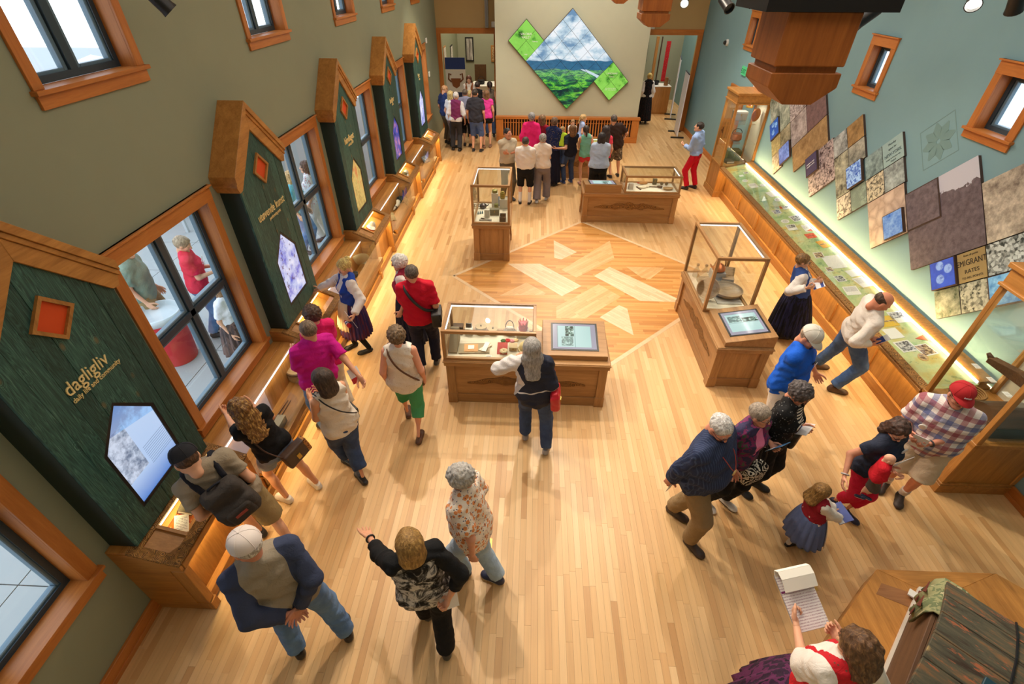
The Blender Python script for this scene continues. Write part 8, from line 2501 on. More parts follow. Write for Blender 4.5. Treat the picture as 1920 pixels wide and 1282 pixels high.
def painted():
 N = NT('worn_paint')
 v = N.coord('Object', (1.2, 7, 1.2))
 a = N.noise(v, 2.2, 6, 0.7, 0.8)
 b = N.noise(N.coord('Object', (1, 4, 1), loc=(3, 1, 2)), 6, 4, 0.7)
 col = N.ramp(a, [(0.34, srgb(58, 44, 34)), (0.44, srgb(74, 72, 60)), (0.54, srgb(88, 84, 68)), (0.62, srgb(122, 92, 64))])
 red = N.ramp(b, [(0.58, 0.0), (0.64, 1.0)])
 col = N.mix(N.math('MULTIPLY', red, 0.8), col, srgb(172, 96, 62))
 vo = N.voro(N.coord('Object', (1, 1, 1)), 3.4)
 col = N.mix(N.ramp(vo, [(0.06, 0.8), (0.12, 0.0)]), col, srgb(196, 170, 116))
 N.bump(a, 0.4, 0.01)
 return N.fin(col, 0.7, 0, 0.3)
M_worn = painted()
M_end = wood('chest_end', srgb(70, 48, 34), srgb(112, 82, 58), 'Y', 1.0, 0.6)
che = mk('painted_chest', 'large worn painted chest with domed lid on the corner platform', 'chest', (3.13, 1.75, ph + 0.031), R_(-45))
# local +x along the chest (away to the lower right), local +y towards the hall corner
cw, cl_, chh = 1.02, 1.35, 0.50
ys = [(-cw + 0.02, 0), (-0.02, 0), (0.0, chh), (-cw, chh)]
che.location = (3.36, 1.98, ph + 0.031)
MB().prism([(-cw + 0.04, 0.0), (-0.04, 0.0), (0.0, chh), (-cw, chh)], 'x', 0.0, 0.03).build('end_board', M_end, che, bevel=0.004)
MB().prism([(-cw + 0.04, 0.0), (-0.04, 0.0), (0.0, chh), (-cw, chh)], 'x', 0.03, cl_).build('body', M_end, che)
n = 5
for i in range(n):
 t0, t1 = i / n, (i + 1) / n
 f_ = lambda t: (-cw * t - 0.0, chh + 0.02 + 0.16 * math.sin(PI * (0.08 + 0.84 * t)) - 0.03)
 a, b = f_(t0), f_(t1)
 MB().prism([(a[0] - 0.002, a[1]), (b[0] + 0.002, b[1]), (b[0] + 0.002, b[1] + 0.035), (a[0] - 0.002, a[1] + 0.035)], 'x', 0.02 - 0.02, cl_ + 0.04).build('lid_board', M_worn, che, bevel=0.004)
for xx in (0.42, 1.1):
 MB().tube([(xx, -cw * t, chh + 0.03 + 0.16 * math.sin(PI * (0.08 + 0.84 * t))) for t in (0, .2, .4, .6, .8, 1)], 0.008, 6).build('iron_band', M_iron, che)
ce = mk('woven_coverlet', 'green and red woven coverlet hung over the chest end', 'textile', (3.36, 1.98, ph + 0.031), R_(-45))
wv = cloth('coverlet', (150, 150, 110), 'bands', (110, 120, 86), (186, 176, 140))
def cover():
 vs, fs = [], []
 path = [(0.30, chh + 0.0), (0.10, chh + 0.055), (-0.012, chh + 0.05), (-0.05, chh - 0.02), (-0.06, chh - 0.22)]
 for i in range(13):
  y = 0.03 - 0.36 * i / 12
  for j, (x, z) in enumerate(path):
   vs.append((x + 0.006 * math.sin(i * 1.3) * j, y, z + 0.004 * math.sin(i * 0.9)))
 for i in range(12):
  for j in range(4):
   fs.append((i * 5 + j, i * 5 + j + 1, (i + 1) * 5 + j + 1, (i + 1) * 5 + j))
 o = MB().add(vs, fs).build('cloth', wv, ce, smooth=True)
 md = o.modifiers.new('s', 'SOLIDIFY')
 md.thickness = 0.012
 for k, yy in enumerate((-0.07, -0.23)):
  mb = MB().prism([(yy - 0.06, chh - 0.20), (yy + 0.06, chh - 0.20), (yy, chh - 0.12)], 'x', -0.072, -0.066)
  mb.prism([(yy - 0.06, chh - 0.04), (yy + 0.06, chh - 0.04), (yy, chh - 0.12)], 'x', -0.072, -0.066)
  mb.build('woven_motif', c3(110, 52, 40, 0.9), ce)
 bx('red_field', c3(178, 52, 48, 0.9), 0.02, 0.24, -0.30, -0.02, chh + 0.066, chh + 0.070, ce)
cover()
sheet('small white label on the platform plinth beside the coverlet', 3.50, 2.10, ph + 0.031, 0.16, 0.07, M_white, R_(-45), t=0.015)
tb = mk('reader_board', 'dark teal reader board at the bottom edge, before the chest', 'reading board', (2.88, 0.86, 0.0), R_(-45))
bx('post', M_steel, -0.03, 0.03, -0.03, 0.03, ph + 0.031, 1.22, tb)
MB().box(-0.26, 0.26, -0.2, 0.2, -0.012, 0.012, X=Matrix.Translation((0, 0, 1.25)) @ Matrix.Rotation(R_(20), 4, 'X')).build('board', c3(20, 62, 78, 0.4), tb, bevel=0.004)
# ---- rooms beyond the openings
be = mk('banner_stand', 'blue and white banner with a carved bowl picture beyond the left opening', 'banner', (-2.98, 20.2, 0), R_(2))
bx('base', c3(150, 150, 152, 0.4, .6), -0.42, 0.42, -0.12, 0.12, 0, 0.08, be)
bx('sheet', M_white, -0.38, 0.36, -0.005, 0.005, 0.08, 2.1, be)
bx('blue_band', c3(36, 60, 128), -0.38, 0.36, -0.009, -0.005, 1.72, 2.1, be)
bx('blue_foot', c3(30, 44, 84), -0.38, 0.36, -0.009, -0.005, 0.08, 0.95, be)
MB().prism([(-0.2, 1.42), (0.18, 1.42), (0.12, 1.16), (0, 1.08), (-0.14, 1.16)], 'y', -0.011, -0.006).build('bowl_print', c3(140, 84, 44), be)
for sg in (-1, 1):
 MB().tube([(sg * 0.16 - .01, -0.012, 1.3), (sg * 0.27 - .01, -0.012, 1.4), (sg * 0.25 - .01, -0.012, 1.58), (sg * 0.16 - .01, -0.012, 1.54)], 0.028, 6).build('handle_print', c3(120, 70, 36), be)
te = mk('cloth_table', 'white clothed table beyond the left opening', 'table', (-2.02, 21.4, 0))
bx('cloth', M_white, -0.48, 0.48, -0.5, 0.5, 0.02, 1.02, te, 0.01)
bx('top', M_white, -0.5, 0.5, -0.52, 0.52, 1.02, 1.05, te, 0.005)
turned('iron_pot', 'black iron pot on the white clothed table', 'pot', -2.15, 21.3, 1.051, [(0.10, 0), (0.14, 0.05), (0.13, 0.13), (0.15, 0.14), (0, 0.13)], M_iron, [('handle', MB().tube([(0.13 * math.cos(q * PI / 8), 0, 0.13 + 0.13 * math.sin(q * PI / 8)) for q in range(9)], 0.009, 6), M_iron)])
e = mk('carved_chair', 'dark high-backed carved chair behind the white clothed table', 'chair', (-2.3, 22.4, 0))
bx('seat', M_wood2, -0.25, 0.25, -0.22, 0.22, 0.42, 0.47, e)
bx('backrest', M_carv, -0.24, 0.24, 0.2, 0.24, 0.47, 1.55, e)
for sx in (-1, 1):
 for sy in (-1, 1):
  bx('leg', M_wood2, sx * .22 - .03, sx * .22 + .03, sy * .19 - .03, sy * .19 + .03, 0, 0.42, e)
for k, (x, y, z, w_, h_, lab) in enumerate(((-1.72, 24.17, 1.75, 0.5, 0.62, 'gilt framed picture on the room wall beyond the left opening'), (-2.9, 24.17, 1.9, 0.36, 0.9, 'dark tall framed sheet on the room wall beyond the left opening'))):
 e = mk('wall_picture', lab, 'picture', (x, y, z))
 bx('frame', M_oakX if k == 0 else M_dark, -w_ / 2, w_ / 2, -0.02, 0, -h_ / 2, h_ / 2, e, 0.004)
 bx('print', M_sep if k == 0 else M_text, -w_ / 2 + .05, w_ / 2 - .05, -0.024, -0.02, -h_ / 2 + .05, h_ / 2 - .05, e)
for k, (y, z) in enumerate(((20.6, 2.05), (22.3, 1.9))):
 e = mk('wall_picture', 'framed sheet on the side wall beyond the left opening, %s' % ('nearer', 'farther')[k], 'picture', (XL - 0.05, y, z))
 bx('frame', M_oakZ if k == 0 else M_dark, 0, 0.02, -0.28, 0.28, -0.36, 0.36, e, 0.004)
 bx('print', M_text, 0.02, 0.024, -0.23, 0.23, -0.31, 0.31, e)
ke = mk('cloth_case', 'plain oak cabinet with a white clothed top beyond the right opening', 'cabinet', (5.0, 21.75, 0))
bx('body', M_oakZ, -0.36, 0.36, -0.35, 0.35, 0.06, 1.0, ke, 0.004)
bx('plinth', M_oakX, -0.34, 0.34, -0.33, 0.33, 0, 0.06, ke)
bx('cloth', M_white, -0.37, 0.37, -0.36, 0.36, 1.0, 1.02, ke)
turned('wood_tankard', 'wooden tankard on the oak cabinet beyond the right opening', 'tankard', 5.18, 21.6, 1.021, [(0.08, 0), (0.085, 0.02), (0.07, 0.2), (0.06, 0.26), (0.07, 0.28), (0, 0.27)], c3(140, 96, 56), [('handle', MB().tube([(0.075, 0, 0.2), (0.14, 0, 0.18), (0.13, 0, 0.06), (0.08, 0, 0.05)], 0.014, 6), c3(120, 80, 46))])
turned('dark_pot', 'dark pot at the left of the oak cabinet top', 'pot', 4.82, 21.75, 1.021, bowl_prof(0.12, 0.14, 0.012, 0.5), M_iron)
e = mk('loom_post', 'tall wooden posts with red woven band beyond the right opening', 'textile', (5.05, 22.3, 0))
bx('post', M_oakZ, -0.36, -0.26, -0.05, 0.05, 0, 2.6, e)
bx('post', M_wood2, -0.16, -0.12, -0.03, 0.03, 0, 2.6, e)
bx('red_band', cloth('red_band', (196, 40, 48), 'dots', (230, 170, 120)), 0.06, 0.22, -0.01, 0.01, 1.05, 2.45, e)
e = mk('wall_picture', 'dark framed picture on the wall at the left of the right opening', 'picture', (4.55, 24.17, 1.85))
bx('frame', M_dark, -0.22, 0.22, -0.02, 0, -0.36, 0.36, e)
bx('print', M_text, -0.17, 0.17, -0.024, -0.02, -0.3, 0.3, e)
for k, (x, y, h_, lab) in enumerate(((5.42, 20.95, 2.05, 'tall white text banner beyond the right opening'), (5.06, 18.35, 1.95, 'narrow grey banner on black feet in the right opening'))):
 e = mk('banner_stand', lab, 'banner', (x, y, 0), R_(78 if k == 0 else 84))
 bx('foot', M_dark, -0.46, -0.38, -0.22, 0.22, 0.0, 0.04, e)
 bx('foot', M_dark, 0.38, 0.46, -0.22, 0.22, 0.0, 0.04, e)
 bx('sheet', c3(222, 222, 230), -0.43, 0.43, -0.012, 0.012, 0.05, h_, e)
 bx('header', c3(60, 66, 90), -0.43, 0.43, -0.014, 0.014, h_, h_ + 0.03, e)
 for q in range(4):
  bx('text_block', text_print('banner_text', (222, 222, 230), (120, 120, 130)), -0.34, 0.34, -0.015, -0.013, h_ - 0.35 - 0.28 * q, h_ - 0.15 - 0.28 * q, e)
 for q in range(3):
  bx('photo_block', M_bw, -0.34 + .24 * q, -0.14 + .24 * q, -0.015, -0.013, 0.4, 0.75, e)
# ---- outside on the terrace
tr = mk('waste_barrel', 'large red plastic waste barrel on the terrace outside the window', 'barrel', (-5.3, 5.42, -0.002))
MB().lathe([(0.24, 0), (0.25, 0.02), (0.30, 0.72), (0.31, 0.74), (0.31, 0.80), (0.29, 0.80), (0.285, 0.74), (0.23, 0.05), (0, 0.05)], 28).build('barrel', c3(206, 44, 46, 0.5), tr, smooth=True, angle=40)
MB().lathe([(0.32, 0.74), (0.325, 0.80), (0.315, 0.84), (0.29, 0.84), (0.285, 0.78)], 28).build('liner_bag', c3(206, 214, 216, 0.4), tr, smooth=True)
for sg in (-1, 1):
 MB().tube([(sg * 0.30, -0.08, 0.66), (sg * 0.36, -0.06, 0.64), (sg * 0.36, 0.06, 0.64), (sg * 0.30, 0.08, 0.66)], 0.014, 6).build('handle', c3(180, 36, 40), tr)
for k, (x, y, w_, c) in enumerate(((-9.8, 11.8, 4.2, (236, 238, 240)), (-11.5, 18.5, 4.4, (236, 238, 240)))):
 e = mk('canopy_tent', 'white canopy tent beyond the terrace, %s' % ('nearer', 'farther')[k], 'tent', (x, y, -0.03))
 h = w_ / 2
 MB().add([(-h, -h, 2.3), (h, -h, 2.3), (h, h, 2.3), (-h, h, 2.3), (0, 0, 3.2)], [(0, 1, 4), (1, 2, 4), (2, 3, 4), (3, 0, 4)]).build('roof', c3(*c), e)
 for sx in (-1, 1):
  for sy in (-1, 1):
   bx('pole', c3(200, 204, 206, 0.4, .5), sx * h - .03, sx * h + .03, sy * h - .03, sy * h + .03, 0, 2.3, e)
 bx('table_cloth', c3(90, 130, 190), -h * .7, h * .7, -0.4, 0.4, 0, 0.8, e)
# ================================================================ things people carry or wear
def fr(r, o):
 """matrix with axes right, forward, up of the person's trunk at local point o, in world space"""
 m = Matrix(((r.u[0], r.f[0], r.w[0], o[0]), (r.u[1], r.f[1], r.w[1], o[1]), (r.u[2], r.f[2], r.w[2], o[2]), (0, 0, 0, 1)))
 return r.world @ m
def carried(name, label, cat, M):
 e = empty(name, (0, 0, 0), 0, label, cat)
 e.matrix_world = M
 return e
def lp(r, M, p):
 """local trunk-frame tuple from person-local point"""
 return tuple(M.inverted() @ (r.world @ Vector(p)))
def soft(name, mat_, parent, prims, folds=0.004, h=0.012, lo=(-0.3, -0.3, -0.4), hi=(0.3, 0.3, 0.3)):
 V = Vol(lo, hi, h)
 for p in prims:
  V.rbox(*p)
 V.folds(folds, 1.3, 1.0)
 v, q = V.mesh()
 return link(name, np_mesh(name, v, q, mat_), parent)
def strap(r, M, pts, rad, mat_, parent, name='strap'):
 P = [Vector(lp(r, M, p)) for p in pts]
 out = []
 n = len(P)
 for i in range(n - 1):
  p0, p1, p2, p3 = P[max(i - 1, 0)], P[i], P[i + 1], P[min(i + 2, n - 1)]
  for k in range(4):
   t = k / 4
   out.append(0.5 * ((2 * p1) + (p2 - p0) * t + (2 * p0 - 5 * p1 + 4 * p2 - p3) * t * t + (3 * p1 - p0 - 3 * p2 + p3) * t ** 3))
 out.append(P[-1])
 return MB().tube(out, rad, 6).build(name, mat_, parent, smooth=True)
# backpack
r = PE['backpack']
M = fr(r, r.at(0.40, 0.0, -0.205))
mg, mk2 = cloth('pack_grey', (62, 56, 52)), cloth('pack_dark', (30, 30, 38))
b = carried('backpack', 'dark grey backpack on the back of the person in black cap', 'backpack', M)
soft('bag', mg, b, [((0, 0, -0.02), (0.155, 0.085, 0.21), 0.07), ((0, -0.05, -0.10), (0.16, 0.09, 0.12), 0.06)], 0.006)
soft('front_pocket', mg, b, [((0, -0.11, -0.10), (0.11, 0.05, 0.09), 0.035)], 0.003)
bx('patch', c3(150, 60, 50), -0.05, 0.05, -0.165, -0.158, -0.09, -0.06, b)
for i, sg in ((0, -1), (1, 1)):
 strap(r, M, [r.at(0.62, sg * 0.09, -0.14), r.at(0.79, sg * 0.105, -0.05), r.at(0.78, sg * 0.115, 0.06), r.at(0.60, sg * 0.125, 0.135), r.at(0.35, sg * 0.165, 0.07), r.at(0.22, sg * 0.15, -0.12)], 0.024, mk2, b)
strap(r, M, [r.at(0.62, -0.05, -0.15), r.at(0.70, -0.035, -0.19), r.at(0.70, 0.035, -0.19), r.at(0.62, 0.05, -0.15)], 0.011, mk2, b, 'grab_loop')
# handbag of the young woman
r = PE['blackteegirl']
M = fr(r, r.at(-0.12, 0.07, -0.22))
b = carried('handbag', 'brown handbag with leopard side hanging at the hip of the person in denim shorts', 'bag', M)
soft('bag', c3(70, 48, 36, 0.5), b, [((0, 0, 0), (0.13, 0.05, 0.10), 0.02)], 0.002)
soft('leopard_side', cloth('leopard', (176, 120, 66), 'leopard', (50, 30, 20)), b, [((0.125, 0, 0), (0.03, 0.052, 0.095), 0.02)], 0.002)
bx('lock', M_brass, -0.02, 0.02, -0.06, -0.05, -0.05, 0.02, b)
strap(r, M, [r.at(0.02, -0.05, -0.24), r.at(0.30, -0.12, -0.14), r.at(0.74, -0.10, -0.05), r.at(0.60, 0.0, 0.14)], 0.008, c3(70, 48, 36, 0.5), b)
# strap bags
for key, label, col, bagpos, rad, hx in (('tanktop', 'small black crossbody bag with thin strap on the person in white tank top', (26, 26, 28), (0.0, 0.19, 0.05), 0.007, (0.03, 0.09, 0.07)),
           ('redpolo', 'black shoulder bag with wide strap on the person in red polo shirt', (30, 28, 28), (0.08, 0.22, -0.10), 0.021, (0.06, 0.13, 0.11)),
           ('greencapri', 'brown crossbody bag with leather strap on the person in green cropped trousers', (96, 58, 36), (-0.05, 0.20, 0.08), 0.012, (0.03, 0.09, 0.09))):
 r = PE[key]
 M = fr(r, r.at(*bagpos))
 m_ = c3(*col, 0.5)
 b = carried('shoulder_bag', label, 'bag', M)
 soft('bag', m_, b, [((0, 0, -0.02), hx, 0.02)], 0.003)
 soft('flap', m_, b, [((hx[0] * 0.6, 0, 0.02), (hx[0] * .7, hx[1] * .96, hx[2] * .6), 0.015)], 0.002)
 g = 0.02
 strap(r, M, [r.at(bagpos[0] + 0.1, bagpos[1] * 0.95, -0.08), r.at(0.30, 0.10, -0.145 - g), r.at(0.52, -0.02, -0.15 - g), r.at(0.72, -0.105, -0.085 - g), r.at(0.80, -0.12, 0.0), r.at(0.70, -0.10, 0.11), r.at(0.42, 0.04, 0.165), r.at(bagpos[0] + 0.12, bagpos[1], 0.06)], rad, m_, b)
# red bag
r = PE['jacket']
M = fr(r, r.at(0.0, 0.24, -0.06))
b = carried('handbag', 'bright red handbag on the right shoulder of the person in navy and white jacket', 'bag', M)
mr = c3(190, 24, 44, 0.35)
soft('bag', mr, b, [((0, 0, -0.02), (0.055, 0.14, 0.12), 0.04), ((0, 0, 0.08), (0.04, 0.12, 0.05), 0.03)], 0.006)
bx('lock', M_brass, 0.045, 0.062, -0.03, 0.03, -0.07, -0.03, b)
for dy in (-0.06, 0.06):
 strap(r, M, [r.at(0.16, 0.24, -0.06 + dy), r.at(0.5, 0.235, -0.03 + dy * .6), r.at(0.74, 0.155, -0.01 + dy * .4), r.at(0.5, 0.20, 0.02 + dy * .3)], 0.010, mr, b)
def hold_mid(r, up=0.02, fwd=0.08, i=None):
 m = (r.W[0] + r.W[1]) / 2 if i is None else r.W[i]
 return np.array([m[0], m[1] + fwd * r.s, m[2] + up])
def leaflet(key, label, cols, size, i=None, pitch=45, up=0.02, fwd=0.09, yaw=0, name='leaflet', dx=0.0):
 r = PE[key]
 p = hold_mid(r, up, fwd, i) + np.array([dx, 0, 0])
 M = r.world @ Matrix.Translation(p) @ Matrix.Rotation(R_(yaw), 4, 'Z') @ Matrix.Rotation(R_(pitch), 4, 'X')
 e = carried(name, label, 'leaflet', M)
 w, h = size
 bx('paper', c3(*cols[0], 0.5), -w / 2, w / 2, -h / 2, h / 2, 0, 0.004, e)
 for k, c in enumerate(cols[1:]):
  n = len(cols) - 1
  bx('print_band', c3(*c, 0.5), -w / 2 * .98, w / 2 * .98, -h / 2 + h * k / n * .98 + .003, -h / 2 + h * (k + .75) / n, 0.004, 0.0055, e)
 return e
WH, NB, RD = (232, 232, 236), (36, 60, 140), (196, 50, 50)
leaflet('bunad', 'blue and white booklets held by the person in long black skirt', (WH, NB, WH, NB), (0.22, 0.15), None, 35)
leaflet('striped', 'white and blue leaflets held by the person in striped top', (WH, NB, WH), (0.22, 0.15), None, 30)
leaflet('pinkshirt', 'blue leaflet held upright by the person in pink shirt', ((90, 150, 200), WH, (60, 110, 170)), (0.13, 0.22), 0, 60)
leaflet('redpants', 'red, white and blue leaflet held by the person in crimson trousers', (WH, RD, (60, 130, 200)), (0.15, 0.21), 0, 72, 0.06, 0.05, dx=-0.05)
leaflet('plaid', 'white folded leaflet held by the person in plaid shirt', (WH, NB, (120, 80, 60)), (0.12, 0.20), None, 70)
leaflet('bald', 'white folded leaflet held by the balding person', (WH, NB), (0.11, 0.20), None, 40)
leaflet('girl', 'dark blue booklet held by the small child', (NB, WH, NB), (0.20, 0.13), None, 30, 0.01, 0.05)
leaflet('navystripe', 'white phone in the lowered hand of the stout person', (WH, (40, 40, 44)), (0.07, 0.14), 1, 80, -0.08, 0.02, name='phone')
leaflet('pointing', 'white sheet in the lowered hand of the pointing person', (WH,), (0.14, 0.18), 1, 75, -0.10, 0.03)
leaflet('magenta', 'white booklet with red print held by the person in magenta polo shirt', (WH, RD, WH), (0.13, 0.18), 1, 60, -0.04, 0.08)
leaflet('redtee', 'white leaflet held by the person in red lettered tee outside', (WH, (180, 180, 186)), (0.26, 0.18), None, 35)
leaflet('guide', 'white sheets held low by the person in blue embroidered vest', (WH,), (0.16, 0.24), 0, 70, -0.06, 0.06)
# small flag on a sock shape, held by the guide
r = PE['guide']
M = r.world @ Matrix.Translation(r.W[0] + np.array([0.06, 0.10, -0.14]))
e = carried('striped_sock', 'small red, white and blue striped knitted sock below the sheets of the guide', 'sock', M)
for k, c in enumerate(((200, 40, 50), WH, (40, 50, 110), WH, (200, 40, 50))):
 MB().tube([(0.035 * k - 0.07, 0, -0.006 * k), (0.035 * k - 0.036, 0, -0.006 * k - .006)], 0.032 - 0.002 * k, 10).build('stripe', c3(*c, 0.9), e, smooth=True)
# bags of the group on the right
r = PE['striped']
M = fr(r, r.at(-0.10, -0.24, 0.06))
b = carried('handbag', 'black handbag hanging from the arm of the person in striped top', 'bag', M)
soft('bag', c3(24, 24, 26, 0.4), b, [((0, 0, -0.04), (0.06, 0.13, 0.12), 0.04)], 0.005)
for dy in (-0.06, 0.06):
 strap(r, M, [r.at(0.08, -0.24, 0.06 + dy), r.at(0.26, -0.25, 0.07 + dy * .5), r.at(0.36, -0.24, 0.08)], 0.009, c3(24, 24, 26, 0.4), b)
bx('red_tag', c3(190, 30, 40), -0.075, -0.062, -0.02, 0.01, 0.02, 0.06, b)
r = PE['pinkshirt']
M = fr(r, r.at(-0.30, -0.16, 0.16))
b = carried('tote_bag', 'black and white zebra tote bag by the legs of the person in pink shirt', 'bag', M)
soft('bag', cloth('zebra', (226, 220, 206), 'zebra', (26, 24, 24)), b, [((0, 0, -0.02), (0.14, 0.07, 0.12), 0.05)], 0.006)
for dy in (-0.03, 0.03):
 strap(r, M, [r.at(-0.16, -0.22, 0.16 + dy), r.at(0.15, -0.23, 0.12 + dy), r.at(0.62, -0.16, 0.05)], 0.010, c3(26, 24, 24), b)
# medal, badges, sunglasses, name tag
def on_chest(key, fr_, a, out):
 r = PE[key]
 return r, fr(r, r.at(fr_, a, out))
r, M = on_chest('navystripe', 0.42, 0.0, 0.235)
e = carried('medallion', 'round gold medallion on a cord round the neck of the stout person', 'medal', M)
MB().lathe([(0.03, -0.003), (0.034, 0), (0.03, 0.004), (0, 0.005)], 18, X=Matrix.Rotation(-PI / 2, 4, 'X')).build('disc', c3(222, 196, 130, 0.4, 0.4), e, smooth=True)
strap(r, M, [r.at(0.80, -0.07, -0.01), r.at(0.66, -0.07, 0.145), r.at(0.45, 0.0, 0.235), r.at(0.66, 0.07, 0.145), r.at(0.80, 0.07, -0.01)], 0.004, c3(170, 60, 50), e, 'cord')
for key, f_, a, o_, lab, c in (('redpants', 0.60, -0.09, 0.13, 'round white badge on the navy tee of the person in crimson trousers', (232, 206, 190)),
        ('plaid', 0.46, 0.12, 0.20, 'round pale badge on the plaid shirt', (232, 220, 200)), ('striped', 0.52, 0.08, 0.16, 'round tan badge on the black cardigan', (222, 170, 140))):
 r, M = on_chest(key, f_, a, o_)
 e = carried('button_badge', lab, 'badge', M)
 MB().lathe([(0.03, -0.004), (0.034, 0), (0.028, 0.005), (0, 0.006)], 16, X=Matrix.Rotation(-PI / 2, 4, 'X')).build('disc', M_white, e, smooth=True)
 MB().lathe([(0.024, 0.0058), (0, 0.0075)], 16, X=Matrix.Rotation(-PI / 2, 4, 'X')).build('print', c3(*c), e)
r, M = on_chest('bluetee', 0.55, 0.0, 0.155)
e = carried('sunglasses', 'black sunglasses hung on the collar of the bright blue tee', 'sunglasses', M)
for z in (-0.03, 0.035):
 MB().lathe([(0.026, -0.003), (0.028, 0.002), (0, 0.006)], 14, X=Matrix.Translation((0, 0, z)) @ Matrix.Rotation(-PI / 2, 4, 'X')).build('lens', M_dark, e, smooth=True)
MB().tube([(0.02, 0, -0.03), (0.03, -0.04, -0.02), (0.02, -0.10, 0.02)], 0.004, 6).build('temple', M_dark, e)
r, M = on_chest('guide', 0.56, 0.12, 0.135)
e = carried('name_tag', 'white name tag pinned to the blouse of the guide', 'tag', M)
bx('card', M_white, -0.045, 0.045, 0, 0.004, -0.03, 0.03, e)
bx('print', M_text, -0.038, 0.038, 0.004, 0.005, -0.01, 0.022, e)
# lettering on clothes and caps
r = PE['redtee']
def front_text(r, s_, size, fr_, a, out, mat_):
 t = text('lettering', s_, size, mat_, r.e, (0, 0, 0), (0, 0, 0), 0.002, 'CENTER')
 o = r.at(fr_, a, out)
 x, y, z = -r.u, r.w, r.f
 t.matrix_local = Matrix(((x[0], y[0], z[0], o[0]), (x[1], y[1], z[1], o[1]), (x[2], y[2], z[2], o[2]), (0, 0, 0, 1)))
 return t
front_text(r, 'JUBILEE', 0.065, 0.55, 0, 0.165, M_white)
front_text(r, 'Singers', 0.05, 0.46, 0, 0.18, M_white)
front_text(PE['bluetee'], 'Norse\nRunners', 0.026, 0.50, -0.09, 0.165, M_white)
# baby and the carried child
rb = PE['redpants']
hw = rb.world @ Vector(rb.at(0.40, 0.20, 0.17))
B = person('baby in red on the arm of the person in crimson trousers', (hw.x, hw.y), 120, 0.66, ((hw.x - .03, hw.y), (hw.x + .03, hw.y)), (hw.x - .02, hw.y - .02, 0.60), 'f', 1.15, look=(0, 20),
   skin=(232, 178, 150), hair=None, top=('tee_shirt', cloth('baby_red', (200, 30, 44)), 1.2, -0.1, 0.016, 0.01), bottom=('shorts', cloth('baby_grey', (90, 84, 80)), 1.2, 0.014, 0.02), shoes=('flat', (40, 44, 70), (226, 222, 214)), hands=('hold', 'hold'), lod=1)
B.e.location.z = rb.at(0.36)[2] - 0.42
rn = PE['navytee']
hw = rn.world @ Vector(rn.at(0.5, -0.24, 0.10))
B = person('small child in lime tee and jeans carried by the person in navy tee', (hw.x, hw.y), 30, 1.0, ((hw.x - .05, hw.y), (hw.x + .05, hw.y - .03)), (hw.x, hw.y + .03, 0.90), 'm', 1.0, look=(0, 20),
   hair=('short', (170, 140, 96)), top=('tee_shirt', cloth('lime', (190, 226, 60)), 0.7, -0.06, 0.016, 0.01), bottom=('jeans', cloth('dark_jeans', (48, 64, 98), 'denim', (72, 92, 130)), 1.9, 0.014, 0.02), shoes=('sneaker', (206, 186, 160), (226, 222, 214)), hands=('hold', 'hold'), lod=1)
B.e.location.z = 0.52
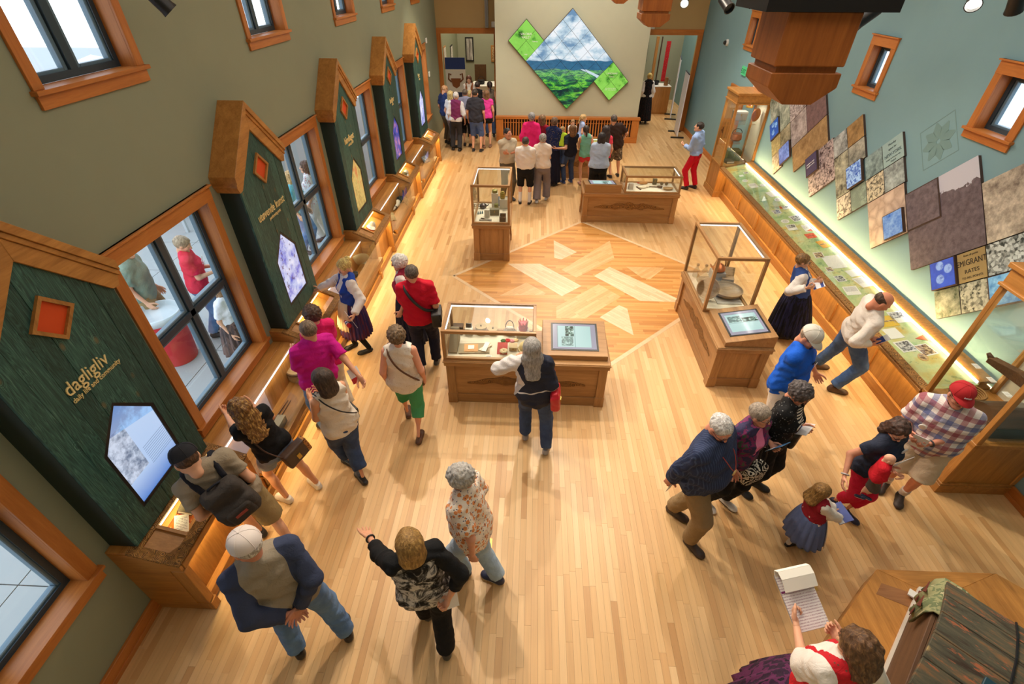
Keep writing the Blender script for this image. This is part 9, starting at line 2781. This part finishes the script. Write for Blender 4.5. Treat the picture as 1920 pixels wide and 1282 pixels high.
# notepad of the person at the bottom edge
r = PE['clipboard']
p = r.W[0] + np.array([0.13, 0.12, 0.04])
M = r.world @ Matrix.Translation(p) @ Matrix.Rotation(R_(-4), 4, 'Z') @ Matrix.Rotation(R_(24), 4, 'X') @ Matrix.Scale(1.15, 4)
e = carried('notepad', 'white notepad with flipped pages held by the person in red vest', 'notepad', M)
bx('backing', c3(150, 150, 156), -0.115, 0.115, -0.16, 0.16, -0.004, 0, e)
bx('page', text_print('note_lines', (238, 234, 236), (190, 170, 180)), -0.113, 0.113, -0.158, 0.15, 0.0, 0.004, e)
mb = MB()
prof = [(0.150, 0.004), (0.185, 0.02), (0.175, 0.05), (0.13, 0.06), (0.06, 0.045)]
for a, b in zip(prof, prof[1:]):
 mb.add([(-0.113, a[0], a[1]), (0.113, a[0], a[1]), (0.113, b[0], b[1]), (-0.113, b[0], b[1])], [(0, 1, 2, 3)])
o = mb.build('flipped_page', M_paper, e)
md = o.modifiers.new('s', 'SOLIDIFY')
md.thickness = 0.004
bx('purple_binding', c3(130, 50, 110), -0.114, 0.114, 0.055, 0.066, 0.004, 0.007, e)
# bow of the child's pinafore
r = PE['girl']
M = fr(r, r.at(0.20, 0.0, -0.13))
mb = MB()
for sg in (-1, 1):
 mb.lathe([(0.004, 0), (0.03, 0.03), (0.02, 0.06), (0, 0.065)], 10, X=Matrix.Rotation(sg * R_(70), 4, 'Y'), sy=0.4)
 mb.tube([(sg * 0.01, -0.01, 0), (sg * 0.03, -0.03, -0.08), (sg * 0.035, -0.03, -0.16)], [0.010, 0.014, 0.012], 6)
o = mb.build('bow', cloth('white_linen', (232, 224, 216)), r.e, smooth=True)
o.matrix_local = r.world.inverted() @ M
# watches and bands
for key, i, c in (('pointing', 0, (30, 30, 32)), ('plaid', 0, (60, 60, 64)), ('redpants', 1, (190, 190, 196)), ('backpack', 1, (28, 28, 30)), ('navystripe', 0, (226, 190, 60))):
 r = PE[key]
 d = unit(r.W[i] - r.El[i])
 c0 = r.W[i] - d * 0.02
 a = unit(np.cross(d, (0, 0.2, 1)))
 b_ = np.cross(d, a)
 pts = [tuple(c0 + (a * math.cos(q * PI / 7) + b_ * math.sin(q * PI / 7)) * 0.0325 * r.s) for q in range(14)]
 MB().tube(pts, 0.0075, 6, closed=True).build('wrist_band', c3(*c, 0.4), r.e, smooth=True)
# small embroidery on two caps
for key, rev, c in (('backpack', True, WH), ('plaid', False, WH)):
 r = PE[key]
 o = MB()
 for q in range(5):
  x = -0.024 + 0.012 * q
  yy = math.sqrt(max(0.1100 ** 2 - (x * 1.1) ** 2, 0)) - 0.012
  o.box(x - 0.004, x + 0.004, yy - 0.004, yy + 0.001, 0.058, 0.072)
 ob = o.build('cap_badge', c3(*c), r.e)
 ob.matrix_local = r.Mh @ (Matrix.Rotation(PI, 4, 'Z') if rev else Matrix.Identity(4))
